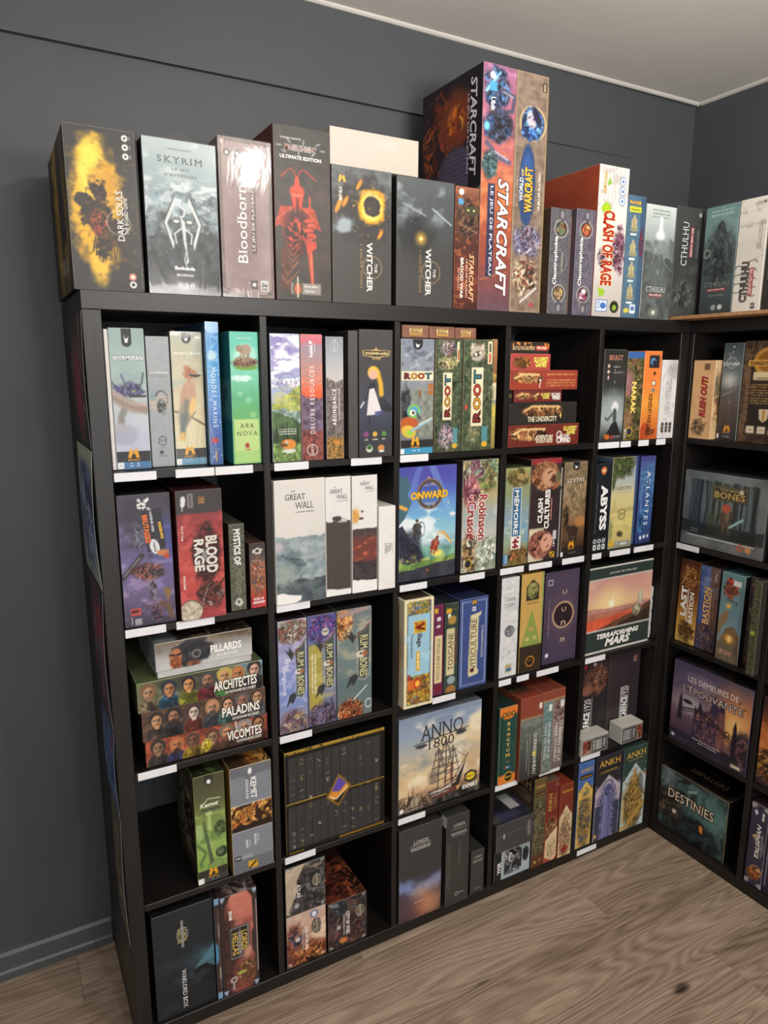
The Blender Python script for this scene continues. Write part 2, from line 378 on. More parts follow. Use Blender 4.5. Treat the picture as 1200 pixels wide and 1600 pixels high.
    def m_(s, txt, u, v, L, c, rot=0, h=None, st='b'): return s.t(txt, u, v, L, c, rot, h, st, 'publisher_mark')
    def verts_rgb(s):
        py, px, _ = s.img.shape
        return s.img.reshape(py//SS, SS, px//SS, SS, 3).mean((1, 3))[::-1]   # row 0 = bottom

# lettering meshes -----------------------------------------------------------
_glyph = {}
def glyph_mesh(txt, st):
    key = (txt, st)
    if key in _glyph: return _glyph[key]
    cu = bpy.data.curves.new('f', 'FONT'); cu.body = txt; cu.size = 1; cu.resolution_u = 2; cu.fill_mode = 'BOTH'; cu.dimensions = '2D'
    if 'b' in st: cu.offset = .022
    if 'B' in st: cu.offset = .045
    if 'O' in st: cu.offset = .075
    if 'w' in st: cu.space_character = 1.35
    if 'i' in st: cu.shear = .25
    ob = bpy.data.objects.new('f', cu); COL.objects.link(ob)
    dg = bpy.context.evaluated_depsgraph_get(); ev = ob.evaluated_get(dg); me = ev.to_mesh()
    me.calc_loop_triangles()
    V = np.zeros(len(me.vertices)*3); me.vertices.foreach_get('co', V); V = V.reshape(-1, 3)[:, :2]
    T = np.zeros(len(me.loop_triangles)*3, int); me.loop_triangles.foreach_get('vertices', T); T = T.reshape(-1, 3)
    if 's' in st and len(T):   # slab serifs on the flat ends of the stems
        cap = .729 if True else 0
        E = {}
        for tr in T:
            for a, b in ((0, 1), (1, 2), (2, 0)):
                k = tuple(sorted((tr[a], tr[b]))); E[k] = E.get(k, 0)+1
        addV, addT = [], []; n0 = len(V); ys = V[:, 1]; top = np.max(ys)
        for (a, b), cnt in E.items():
            if cnt != 1: continue
            pa, pb = V[a], V[b]; w = abs(pa[0]-pb[0])
            if abs(pa[1]-pb[1]) < .004 and .05 < w < .17:
                y = pa[1]
                for lev, sg in ((0, 1), (.7, -1), (.73, -1), (.52, -1), (.546, -1)):
                    if abs(y-lev) < .03:
                        x0, x1 = min(pa[0], pb[0])-.055, max(pa[0], pb[0])+.055; q = len(addV)+n0
                        addV += [(x0, y), (x1, y), (x1, y+sg*.045), (x0, y+sg*.045)]
                        addT += [(q, q+1, q+2), (q, q+2, q+3)] if sg > 0 else [(q, q+2, q+1), (q, q+3, q+2)]
                        break
        if addV: V = np.vstack([V, addV]); T = np.vstack([T, addT])
    ev.to_mesh_clear(); bpy.data.objects.remove(ob); bpy.data.curves.remove(cu)
    if len(V) == 0: V = np.zeros((3, 2)); T = np.array([[0, 1, 2]])
    _glyph[key] = (V, T); return V, T

def color_attr(me, rgb):
    a = me.color_attributes.new('print', 'FLOAT_COLOR', 'POINT')
    buf = np.ones((len(rgb), 4)); buf[:, :3] = lin(rgb); a.data.foreach_set('color', buf.ravel())

def lettering(parent, faces):
    parts = {}
    for c, fn in faces:
        lift = {}
        for (txt, u, v, L, colr, rot, h, st, part) in c.texts:
            W, H = c.W, c.H; ln_ = L*(W if rot in (0, 180) else H)
            layers = []
            if '#' in st: layers.append((st.split('#')[0].replace('b', '')+'O', st.split('#')[1], .0))
            layers.append((st.split('#')[0], colr, .00012))
            V0, _ = glyph_mesh(txt, st.split('#')[0]); mn, mx = V0.min(0), V0.max(0); sx = ln_/max(mx[0]-mn[0], 1e-6)
            sy = sx if h is None else h*W/max(mx[1]-mn[1], 1e-6); cx, cy = (mn+mx)/2
            for st2, cc, dz in layers:
                V, T = glyph_mesh(txt, st2); X = (V[:, 0]-cx)*sx; Y = (V[:, 1]-cy)*sy
                r = math.radians(rot); A = X*math.cos(r)-Y*math.sin(r)+u*W; Bq = X*math.sin(r)+Y*math.cos(r)+(1-v)*H
                parts.setdefault((part, len(parts) if dz == layers[0][2] else len(parts)-1), []).append((fn(A, Bq, .0005+dz), T, cc))
    for (part, _k), items in parts.items():
        vs, ts, cs, n = [], [], [], 0
        for P, T, cc in items:
            vs.append(P); ts.append(T+n); n += len(P); cs.append(np.tile(srgb(cc), (len(P), 1)))
        me = mesh_np(np.vstack(vs), np.vstack(ts)); color_attr(me, np.vstack(cs)); link(part, me, M_INK, parent)

def mesh_np(V, F):
    me = bpy.data.meshes.new('m'); k = F.shape[1]
    me.vertices.add(len(V)); me.vertices.foreach_set('co', np.ascontiguousarray(V, float).ravel())
    me.loops.add(F.size); me.loops.foreach_set('vertex_index', np.ascontiguousarray(F).ravel().astype(np.int32))
    me.polygons.add(len(F)); me.polygons.foreach_set('loop_start', np.arange(0, F.size, k, dtype=np.int32))
    me.update(calc_edges=True); return me

def grid_face(c, fn):
    a = np.linspace(0, 1, c.nx+1); b = np.linspace(0, 1, c.nz+1); A, Bq = np.meshgrid(a, b)
    P = fn(A.ravel()*c.W, Bq.ravel()*c.H, 0.0); i = np.arange((c.nx+1)*(c.nz+1)).reshape(c.nz+1, c.nx+1)
    F = np.stack([i[:-1, :-1], i[:-1, 1:], i[1:, 1:], i[1:, :-1]], -1).reshape(-1, 4)
    return P, F, c.verts_rgb().reshape(-1, 3)

GROUP = 'board game boxes on and in the shelf units'
SHORT = {}
def make_box(name, loc, rotz, W, D, H, paint, label, side='222', top=None, left=None, right=None, topc=None, edge=None,
             wrap=False, cell=.002, seed=1, e=.0009, cat='game box', group=GROUP, seam=False, fin=False):
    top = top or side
    front = Canvas(W-2*e, H-2*e, cell, seed); paint(front)
    edge = edge or None
    def FF(a, b, d): return np.stack([a+e, 0*a-d, b+e], -1)
    def FL(a, b, d): return np.stack([0*a-d, D-e-a, b+e], -1)
    def FR(a, b, d): return np.stack([0*a+W+d, a+e, b+e], -1)
    def FT(a, b, d): return np.stack([a+e, b+e, 0*a+H+d], -1)
    def FB(a, b, d): return np.stack([W-e-a, b+e, 0*a-d], -1)
    def FK(a, b, d): return np.stack([W-e-a, 0*a+D+d, b+e], -1)
    faces = [(front, FF)]
    def face(p, w, h, F, colr):
        if p:
            c = Canvas(w, h, cell*1.25, seed+5); p(c)
        else:
            c = Canvas(w, h, 99, seed+5); c.bg(colr)
        faces.append((c, F))
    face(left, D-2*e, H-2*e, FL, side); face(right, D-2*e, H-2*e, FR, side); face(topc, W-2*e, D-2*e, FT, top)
    face(None, W-2*e, D-2*e, FB, side); face(None, W-2*e, H-2*e, FK, side)
    Vs, Fs, Cs, n = [], [], [], 0
    for c, F in faces:
        P, Q, R = grid_face(c, F); Vs.append(P); Fs.append(Q+n); Cs.append(R); n += len(P)
    # chamfers round the front edge and the vertical/top edges
    ec = srgb(edge) if edge else np.clip(front.img.mean((0, 1))*.75+.16, 0, 1)
    x0, x1, y0, y1, z0, z1 = 0, W, 0, D, 0, H
    def quad(p): 
        nonlocal n
        Vs.append(np.array(p, float)); Fs.append(np.array([[n, n+1, n+2, n+3]])); Cs.append(np.tile(ec, (4, 1))); n += 4
    quad([(e, 0, H-e), (W-e, 0, H-e), (W-e, e, H), (e, e, H)]); quad([(e, e, 0), (W-e, e, 0), (W-e, 0, e), (e, 0, e)])
    quad([(0, e, e), (e, 0, e), (e, 0, H-e), (0, e, H-e)]); quad([(W-e, 0, e), (W, e, e), (W, e, H-e), (W-e, 0, H-e)])
    quad([(0, D-e, H-e), (0, e, H-e), (e, e, H), (e, D-e, H)]); quad([(W, e, H-e), (W, D-e, H-e), (W-e, D-e, H), (W-e, e, H)])
    me = mesh_np(np.vstack(Vs), np.vstack(Fs)); color_attr(me, np.vstack(Cs))
    o = link(name, me, M_CARD, None, loc); o.rotation_euler = (0, 0, rotz); tag(o, label, cat, group)
    lettering(o, faces)
    if wrap: film(o, W, D, H, seed, seam, fin)
    return o

def film(parent, W, D, H, seed, seam=False, fin=False):
    R = np.random.RandomState(seed); g = .0009; vs, fs, n = [], [], 0
    def face(w, h, F):
        nonlocal n
        nx = max(3, int(w/.012)); nz = max(3, int(h/.012)); A, Bq = np.meshgrid(np.linspace(0, 1, nx+1), np.linspace(0, 1, nz+1))
        d = g+.0004*fbm(A*w*40, Bq*h*40, seed+3)
        edge = np.minimum(np.minimum(A, 1-A)*w, np.minimum(Bq, 1-Bq)*h); d = np.where(edge < 1e-6, g, d)
        vs.append(F((A*(w+2*g)-g).ravel(), np.maximum(Bq*(h+2*g)-g, .0003).ravel(), d.ravel())); i = np.arange(A.size).reshape(A.shape)+n
        fs.append(np.stack([i[:-1, :-1], i[:-1, 1:], i[1:, 1:], i[1:, :-1]], -1).reshape(-1, 4)); n += A.size
    face(W, H, lambda a, b, d: np.stack([a, -d, b], -1)); face(D, H, lambda a, b, d: np.stack([-d, D-a, b], -1))
    face(D, H, lambda a, b, d: np.stack([W+d, a, b], -1)); face(W, D, lambda a, b, d: np.stack([a, b, H+d], -1))
    if seam:   # the raised weld line of the film
        k = 24; zz = np.linspace(.004, H-.002, k); xm = W*.5+.002*np.sin(np.arange(k)*1.7)
        P = np.vstack([np.stack([xm-.0012, 0*zz-g-.0003, zz], -1), np.stack([xm, 0*zz-g-.0026, zz], -1), np.stack([xm+.0012, 0*zz-g-.0003, zz], -1)])
        i = np.arange(k-1); F = np.vstack([np.stack([i, i+k, i+k+1, i+1], -1), np.stack([i+k, i+2*k, i+2*k+1, i+k+1], -1)])+n
        vs.append(P); fs.append(F); n += len(P)
    if fin:    # crumpled ear of film standing above the top edge
        k = 15; xx = np.linspace(.12*W, .88*W, k); hh = .002+.016*np.exp(-((xx-W*.5)/(W*.17))**2)+.002*R.rand(k)
        P = np.vstack([np.stack([xx, .0+.004*R.rand(k), np.full(k, H)], -1), np.stack([xx+.003*R.randn(k), .004+.01*R.rand(k), H+hh], -1)])
        i = np.arange(k-1); vs.append(P); fs.append(np.stack([i, i+1, i+1+k, i+k], -1)+n); n += len(P)
    me = mesh_np(np.vstack(vs), np.vstack(fs)); me.polygons.foreach_set('use_smooth', np.ones(len(me.polygons), bool))
    link('shrink_wrap', me, M_FILM, parent)

def dist_cell(x, y, z):
    return max(.0016, (Vector((x, y, z))-CAM).length/FPX*1.15)
_sd = [100]
def A(dims, label, paint, D=.29, name='board_game_box', **kw):
    x0, x1, yf, z0, z1 = dims; _sd[0] += 31
    D = min(D, .388-yf)
    g = .0014 if kw.get('wrap') else .0004
    return make_box(name, (x0+g, yf, z0), kw.pop('rotz', 0), x1-x0-2*g, D, z1-z0, paint, label, cell=dist_cell((x0+x1)/2, yf, (z0+z1)/2), seed=_sd[0], **kw)
def Bx(dims, label, paint, D=.29, name='board_game_box', **kw):
    y0, y1, xf, z0, z1 = dims; _sd[0] += 31
    D = min(D, SZ+DEP-xf-.004)
    g = .0014 if kw.get('wrap') else .0004
    return make_box(name, (xf, y0-g, z0), -math.pi/2, y0-y1-2*g, D, z1-z0, paint, label, cell=dist_cell(xf, (y0+y1)/2, (z0+z1)/2), seed=_sd[0], **kw)
def art(reg, dims, label, **kw):
    def deco(fn):
        reg(dims, label, fn, **kw); return fn
    return deco

# shared emblems
def matagot(c, u, v, s, text=True):
    k = c.k
    c.pg([(u-s, v+s*.8*k), (u-s*.62, v-s*.8*k), (u-s*.3, v-s*.8*k), (u, v-s*.1*k), (u+s*.3, v-s*.8*k), (u+s*.62, v-s*.8*k), (u+s, v+s*.8*k), (u+s*.35, v+s*.8*k), (u+s*.3, v+s*.1*k), (u-s*.3, v+s*.1*k), (u-s*.35, v+s*.8*k)], 'e8a52a')
    c.pg([(u-s*.2, v+s*.8*k), (u-s*.25, v+s*.15*k), (u, v+s*.35*k), (u+s*.25, v+s*.15*k), (u+s*.2, v+s*.8*k)], '2a2420')
    if text: c.m_('MATAGOT', u, v+1.25*s*k, 2.1*s, 'e8a52a', h=.34*s)
def badge(c, top='1e2022', u=.5, w=.14, hgt=.13, mark='fff'):
    k = c.k
    c.rc(u-w, 0, u+w, hgt*1.0-w*k, top); c.el(u, hgt-w*k, w, w, top, .05)
    c.pg([(u-w*.5, hgt*.35), (u-w*.1, hgt*.6), (u+w*.5, hgt*.45), (u+w*.1, hgt*.8), (u-w*.3, hgt*.75)], mark)

# ------------------------------------------------------------------ boxes on top of the shelf units
TZ = 1.8202
def dk_left(c):
    c.bg('191715').el(.55, .42, .34, .62, 'a8821c', .5, rough=.5).el(.62, .38, .16, .5, '1c1712', .4, rough=.6).tex(.3, 6)
    c.t('DARK SOULS', .62, .82, .34, 'd8d4cc', 0, .085, 's'); c.s_('THE BOARD GAME', .62, .865, .3, 'b8b4ac', 0, .03, 's')
@art(A, (-.009, .124, .004, TZ, 2.127), 'black box with yellow flame cover art, leftmost on top of the shelf', side='1a1816', left=dk_left, D=.33, edge='8e8a84', top='c9c6c0')
def _(c):
    c.bg('2c2926').tex(.12, 3)
    c.el(.40, .47, .34, .92, 'd9a520', .28, rough=.32).el(.36, .30, .2, .5, 'f2cf48', .4, rough=.3).el(.40, .80, .13, .36, 'e6b42c', .4, rough=.3)
    c.el(.52, .35, .2, .3, 'b87f1c', .4, rough=.5, a=.7)
    dk = ['2b2019', '1d1612', '3c2a1e', '241a15', '4a2c1e']
    c.ln([(.30, .47), (.42, .46), (.50, .41), (.42, .365), (.35, .355)], .075, '2b2019').clut(.30, .33, .56, .46, dk, 16, .2, .8)
    c.clut(.10, .40, .34, .49, dk, 14, .12, .25).clut(.18, .43, .62, .62, dk, 11, .12, .45).clut(.32, .55, .80, .72, dk, 11, .15, .6).clut(.34, .66, .56, .82, dk, 16, .3, .9)
    for q in range(12): c.ln([(.36+.035*q, .66), (.30+.045*q, .76+.02*((q*5) % 4))], .018, '2a1f18', .85)
    c.el(.19, .445, .09, .09, '2a221c', .15, rough=.2)
    c.clut(.28, .50, .55, .66, ['5a2a1c', '2b1c15', '8c3a22', '201713'], 9, .3)
    c.cloud('f0c840', 12, .62, .75, .25, .2, .8); c.cloud('7a5412', 8, .6, .74, .5, .1, .95); c.ring(.70, .57, .17, .012, 'd8d0c0', a=.6)
    c.t('DARK SOULS', .73, .525, .31, 'f2efe8', 90, .10, 's'); c.s_('THE BOARD GAME', .82, .525, .23, 'e4e0d8', 90, .055, 's')
    for v in (.045, .10, .155): c.el(.86, v, .045, .045, 'e8e4dc', .08).el(.86, v, .02, .02, '2c2926', .1); c.scr(.92, v-.012, .94, v+.012, 1, 'ccc', vert=True)
    c.el(.86, .905, .055, .055, 'c97a62', .08).el(.86, .905, .03, .03, 'eadcd0', .1); c.el(.86, .955, .05, .05, 'eee', .08).el(.86, .955, .028, .028, '222', .1)
A((.1245, .134, .03, TZ, 2.135), 'narrow black box wedged beside the yellow flame box', lambda c: c.bg('1f1d1b').scr(.3, .8, .8, .97, 1, 'aaa', vert=True), side='191715', D=.3)

@art(A, (.136, .290, .004, TZ, 2.125), 'grey shrink-wrapped box with snowy mountains and a diamond dragon emblem', side='1d1e1f', wrap=True, seam=True, fin=True, edge='9aa0a0', top='b9c2c2')
def _(c):
    c.bg((0, '9dabac'), (.3, '8d9c9f'), (.5, '6f7b7e'), (1, '333536'))
    c.cloud('dfe6e6', 3, .5, .8, .5, 0, .3)
    c.mtn(.34, .10, '74848a', 3.2, .6); c.cloud('dde4e4', 7, .5, .62, .6, .26, .5, 2.2); c.mtn(.47, .09, '525c5f', 4, .7); c.cloud('b5bfc0', 9, .52, .64, .5, .4, .62)
    c.mtn(.60, .07, '3a3e40', 4, .6, slope=-.05); c.cloud('6d7375', 8, .56, .7, .4, .55, .8); c.mtn(.86, .05, '333435', 3, .4, slope=.16)
    em = 'c6cbcc'; dk = '3a3d3e'
    for s in (-1, 1):
        c.pg([(.5+s*.10, .345), (.5+s*.27, .53), (.5+s*.15, .72), (.5+s*.13, .66), (.5+s*.215, .535), (.5+s*.08, .39)], em); c.ln([(.5+s*.10, .35), (.5+s*.262, .53), (.5+s*.15, .71)], .012, dk)
        c.el(.5+s*.09, .52, .06, .035, dk, .2).el(.5+s*.09, .518, .045, .022, em, .2); c.ln([(.5+s*.02, .56), (.5+s*.12, .60), (.5+s*.10, .66)], .018, em)
    c.ln([(.48, .38), (.46, .42), (.53, .44), (.52, .48), (.47, .49)], .022, em); c.pg([(.47, .49), (.53, .52), (.54, .70), (.56, .78), (.52, .80), (.54, .74), (.50, .66)], em); c.ln([(.53, .72), (.50, .77), (.54, .83)], .012, em)
    c.spk(26, 'c8cccc', .006, 0, .6, 1, .9, .6)
    c.s_('THE ELDER SCROLLS V', .5, .058, .34, '55605f', 0, .022, 's'); c.t('SKYRIM', .5, .125, .62, '3e4849', 0, .085, 'sw'); c.s_('LE JEU', .5, .185, .24, '3f4a4a', 0, .035, 'sw'); c.s_("D'AVENTURE", .5, .222, .44, '3f4a4a', 0, .035, 'sw')
    c.m_('Bethesda', .5, .826, .28, 'f2f2f2', 0, .05); c.m_('MODIPHIUS', .5, .873, .24, 'd8d8d8', 0, .035); c.fr(.37, .915, .66, .965, .006, 'ccc')
    for u in (.43, .51, .6): c.el(u, .94, .035, .035, 'ddd', .1).el(u, .94, .014, .014, '333', .1)

@art(A, (.292, .414, .004, TZ, 2.148), 'dusty rose shrink-wrapped box with vertical white script title', side='6f615e', wrap=True, seam=True, edge='7c6f6c', top='8a7a76')
def _(c):
    c.bg('6d605d').rc(.05, .02, .95, .98, '8f7c78', .02).tex(.12, 4).cloud('a89591', 3, .5, .8, .5)
    c.fr(.05, .02, .95, .98, .012, '4a403e').el(.42, .5, .28, 1.1, '6f5a56', .8, a=.55)
    for x in (.09, .91):
        for y in (.035, .965): c.clut(x-.05, y-.02, x+.05, y+.02, ['4a403e', 'a8938f'], 14)
    for i, u in enumerate((.16, .35)): c.el(u, .095, .06, .06, '3c3533', .08).el(u, .095, .03, .035, 'd9cfcb', .1)
    c.t('Bloodborne', .40, .50, .55, 'f1eae6', 90, .19, 's'); c.rc(.58, .30, .67, .71, '5a4b48'); c.s_('LE JEU DE PLATEAU', .625, .505, .38, 'ece4e0', 90, .065, 's')
    c.rc(.54, .885, .67, .94, '4d4644').el(.605, .912, .04, .035, 'd8d0cc', .2).rc(.73, .885, .88, .95, 'ddd').rc(.745, .892, .865, .943, '3a3a3a')
    c.m_('CM', .805, .905, .1, 'eee', 0, .05); c.m_('ON', .805, .93, .1, 'eee', 0, .05)

@art(A, (.417, .555, .004, TZ, 2.191), 'tall dark box with a seated red armoured knight', side='5a1c18', edge='5c4f4a', top='3a2a26')
def _(c):
    c.bg((0, '35312d'), (.5, '3d3631'), (1, '38332f')).cloud('4d3a33', 2.5, .5, .8, .5, .3, 1)
    R, D_ = 'c2442e', '6a2318'
    for s in (-1, 1):
        c.ln([(.40, .30), (.40+s*.05, .25), (.40+s*.12, .235), (.40+s*.28+.06*(s > 0), .29)], .018, '9a3526')
        c.pg([(.40+s*.07, .45), (.40+s*.30, .455), (.40+s*.42, .58), (.40+s*.30, .56), (.40+s*.22, .60)], 'a63c28'); c.ln([(.40+s*.1, .46), (.40+s*.36, .53)], .02, 'e06a45', .6)
    c.el(.40, .39, .12, .2, D_, .1).el(.40, .365, .13, .1, R, .2); c.pg([(.29, .38), (.37, .40), (.38, .49), (.34, .48)], R); c.pg([(.51, .38), (.43, .40), (.42, .49), (.46, .48)], R)
    c.ln([(.31, .385), (.49, .385)], .02, 'e8835a'); c.el(.40, .31, .04, .09, R, .2)
    c.el(.40, .60, .25, .35, '4a1f18', .3, rough=.2).clut(.18, .52, .56, .72, ['5e261b', '3d1b15', 'a63c28', '2c1512'], 7, .3)
    c.pg([(.60, .37), (.64, .40), (.66, .70), (.68, .93), (.64, .95), (.62, .90), (.57, .72), (.56, .62), (.60, .60)], 'a8402c'); c.ln([(.62, .66), (.655, .92)], .02, 'df7350')
    c.pg([(.54, .65), (.72, .64), (.74, .68), (.66, .70), (.56, .72)], R)
    for i in range(4): c.el(.60+.05*(i % 2), .53+.028*i, .085, .045, 'c04a32', .2).ln([(.54, .54+.028*i), (.68, .535+.028*i)], .012, '5a1c14')
    for i in range(4): c.ln([(.20, .66+.035*i), (.30, .70+.035*i), (.40, .66+.035*i)], .022, '9b4a30', .7)
    c.pg([(.10, .70), (.2, .68), (.3, .95), (.08, .93)], '5a2a1e', .7)
    c.ln([(.12, .79), (.2, .85), (.4, .77)], .02, '8d5a3a', .8); c.ln([(.1, .86), (.2, .90), (.42, .82)], .02, '8d5a3a', .8)
    c.tex(.22, 8)
    for i in range(10): c.el(.1+.085*i, .115+.035*math.sin(i*2.1), .05, .012, 'b9c6c4', .4, 20*i, a=.7)
    c.s_('VLAADA CHVATIL', .30, .068, .38, 'e8e2da', 0, .03, 's'); c.t('MAGE KNIGHT', .47, .118, .56, '8a2c22', 0, .085, 'bs#b9d0cc'); c.s_('ULTIMATE EDITION', .47, .172, .74, 'f3efe8', 0, .055, 'bs')
    c.rc(.26, .895, .80, .962, '8b857d', .01).el(.38, .928, .09, .16, '3d4a35', .1).el(.38, .93, .06, .09, 'c4553a', .1).ln([(.38, .86), (.38, .98)], .014, 'e8d8c8')
    c.m_('Intrafin', .62, .915, .24, 'f0ece6', 0, .042, ''); c.m_('Games', .59, .942, .18, 'f0ece6', 0, .042, '')

def witch(c):
    c.bg((0, '55595b'), (.3, '4a4846'), (.5, '3f3c3a'), (1, '413e3b')).cloud('767c7f', 4, .5, .75, .6, 0, .4)
    c.el(.5, .30, .5, .45, '33302e', .3, rough=.4)
def witch_t(c, u=.62):
    c.ring(u+.05, .72, .16, .008, 'c9a56a', a=.7); c.t('WITCHER', u, .72, .38, 'e6e0d6', -90, .10, 'bs'); c.s_('THE', u+.11, .725, .07, 'd9d2c6', -90, .045, 'bs'); c.s_("L'ANCIEN MONDE", u-.14, .72, .33, 'b08f58', -90, .04, 'w')
@art(A, (.557, .717, .004, TZ, 2.126), 'dark grey box with a burning ring in its upper half', side='2d2b2a', edge='56524e', top='4a4846')
def _(c):
    witch(c)
    c.el(.66, .27, .23, .25, 'e8a01e', .18, rough=.28).el(.66, .27, .17, .19, 'f7dc6a', .25, rough=.2).el(.66, .27, .145, .15, '2c2522', .12, rough=.2).el(.66, .28, .1, .09, '3a3432', .4)
    for u, v in ((.45, .12), (.12, .27), (.1, .30), (.22, .25), (.80, .47)): c.el(u, v, .03, .08, 'e2882a', .5, 30, .3)
    c.el(.2, .42, .16, .12, '8f9ba0', .4, rough=.6); c.spk(40, 'f2a83a', .008, .3, .15, 1, .5, .8); c.cloud('6a6e70', 7, .58, .7, .5, .02, .2)
    matagot(c, .17, .092, .06, False); c.m_('OTTER GAMES', .135, .20, .1, 'e4ded4', -90, .05); witch_t(c)
@art(A, (.729, .900, .004, TZ, 2.123), 'dark slate shrink-wrapped box with a small glowing yellow spark', side='2d2c2b', wrap=True, edge='56524e', top='454443')
def _(c):
    c.bg((0, '4a5052'), (.35, '44484a'), (.6, '3d3c3b'), (1, '403e3c')).cloud('8d979b', 4, .48, .7, .7, 0, .34).el(.35, .45, .3, .28, '2c2d2e', .4, rough=.5)
    c.ln([(.1, .20), (.5, .28)], .02, '9aa3a6', .7); c.ln([(.62, .22), (.95, .33)], .025, 'b7bec0', .7); c.el(.3, .40, .1, .2, '26282a', .4, 15, .4)
    c.el(.42, .46, .08, .08, 'd9a838', .9, a=.8).el(.42, .46, .025, .025, 'ffe9a0', .5); c.spk(20, 'c9cfd0', .007, .2, .2, .8, .4, .5); witch_t(c, .55)

@art(A, (.557, .797, .012, 2.127, 2.2085), 'plain cream shrink-wrapped box lying on two dark boxes', side='b4aa9e', top='beb4a8', wrap=True, edge='cfc6ba', D=.27)
def _(c): c.bg('b9afa3').tex(.03, 3).rc(.45, .15, .75, .4, 'cfc2b2', .05, .4)

@art(A, (.901, .977, .004, TZ, 2.120), 'narrow rust-red box with a fierce green-eyed creature, beside tallest box', side='3a1d16', edge='7d4a38')
def _(c):
    c.bg((0, '8c5a42'), (.1, '5d3426'), (.5, '46231a'), (.8, '6a2f20'), (1, '3c1c14')).cloud('b0653a', 5, .52, .7, .6)
    c.clut(.08, .10, .98, .42, ['2a1a14', '54372a', '7d5a44', '3c2a20', '1d130f'], 7, .2).el(.66, .19, .28, .16, '3d3a28', .3, rough=.3)
    for u in (.54, .78): c.el(u, .185, .05, .03, 'c9d27a', .3)
    c.ln([(.2, .30), (.9, .36)], .06, '8a6a52', .8); c.ln([(.3, .34), (.95, .30)], .05, '5e4436', .8); c.rc(.14, .10, .34, .145, '4f8fb8')
    c.el(.25, .045, .1, .1, 'e8ddd0', .05)
    c.t('STARCRAFT', .73, .74, .40, 'f0b48a', -90, .20, 'bi#3a1610'); c.s_('LE JEU DE PLATEAU', .52, .745, .32, 'e8c9b4', -90, .075, 'b'); c.s_('BROOD WAR', .32, .745, .34, 'f4e6da', -90, .13, 'b'); c.s_('EXTENSION', .18, .745, .16, 'd8b8a4', -90, .06)

def sc_left(c):
    c.bg((0, '221a24'), (.5, '2b2030'), (1, '2e2436')).clut(.02, .02, .62, .55, ['6a2a18', '2a1620', 'a04a22', '3c1c1c', '1c1420'], 5, .3)
    c.el(.58, .17, .3, .24, '7c3a22', .3, rough=.3).clut(.44, .12, .74, .24, ['d07028', '8c3a1a', 'f0a040'], 8, .3); c.el(.60, .43, .33, .3, '4c4458', .12, rough=.05); c.scr(.4, .30, .85, .52, 11, '7d7590', .4)
    c.rc(.80, 0, 1, 1, '1a1620').clut(.72, .49, 1, .60, ['8a9a3a', 'c8742a', '2a3a2a', 'd9cfa0'], 9, .2, oval=False)
    c.t('STARCRAFT', .87, .235, .40, 'e8e6ee', -90, .10, 'bi'); c.s_('LE JEU DE PLATEAU', .785, .255, .32, 'd8d4e0', -90, .04); c.m_('Ubik', .17, .44, .07, 'eee', -90, .05)
@art(A, (.978, 1.084, .004, TZ, 2.4185), 'very tall purple and orange box with winged armoured creatures', side='211a26', left=sc_left, edge='8a6a6a', top='241d28', D=.286)
def _(c):
    c.bg((0, '8a5a78'), (.12, 'a8647c'), (.35, 'a85a58'), (.5, 'b0603c'), (.75, '8a4030'), (1, '5c4450')).cloud('d88a5a', 4, .5, .7, .5, .3, .75).cloud('c88ab0', 4, .5, .7, .5, 0, .3)
    c.clut(.02, .01, .8, .17, ['2a3a5c', '1c2030', '4a7aa8', '6a5a78', '32304a'], 6, .2); c.ln([(.1, .11), (.5, .03)], .06, '9ad4f0', .8)
    c.ln([(.55, .10), (.95, .11), (.9, .17), (.6, .18)], .09, '4a4a5c'); c.ln([(.6, .10), (.92, .115)], .03, '8f93a8')
    c.clut(.02, .17, .95, .31, ['1e1e2a', '3c3c50', '14141c', '5a5f78', '2c4a78'], 8, .2); c.el(.14, .245, .08, .1, '6ac0f0', .4); c.ln([(.15, .31), (.5, .36), (.85, .375)], .12, '5a5468'); c.ln([(.4, .34), (.8, .365)], .04, 'a79cae'); c.clut(.02, .34, .5, .45, ['2a3a40', '4c6a6c', '1c2428', '6c8484'], 8, .2)
    c.rc(.20, .07, .42, .105, '4f9cc8'); c.el(.28, .045, .08, .08, 'e6e6ee', .05); c.m_('Ubik', .30, .155, .055, 'f4f4f4', -90, .13)
    c.rc(.22, .47, .44, .86, '2a2c48', .02); c.t('STARCRAFT', .70, .69, .49, 'f1ece8', -90, .34, 'bi#5a2a20'); c.s_('LE JEU DE PLATEAU', .33, .665, .37, 'e8e4ee', -90, .11)
    c.ln([(.05, .87), (.9, .83)], .02, 'd8844a', .6); c.tex(.12, 8)
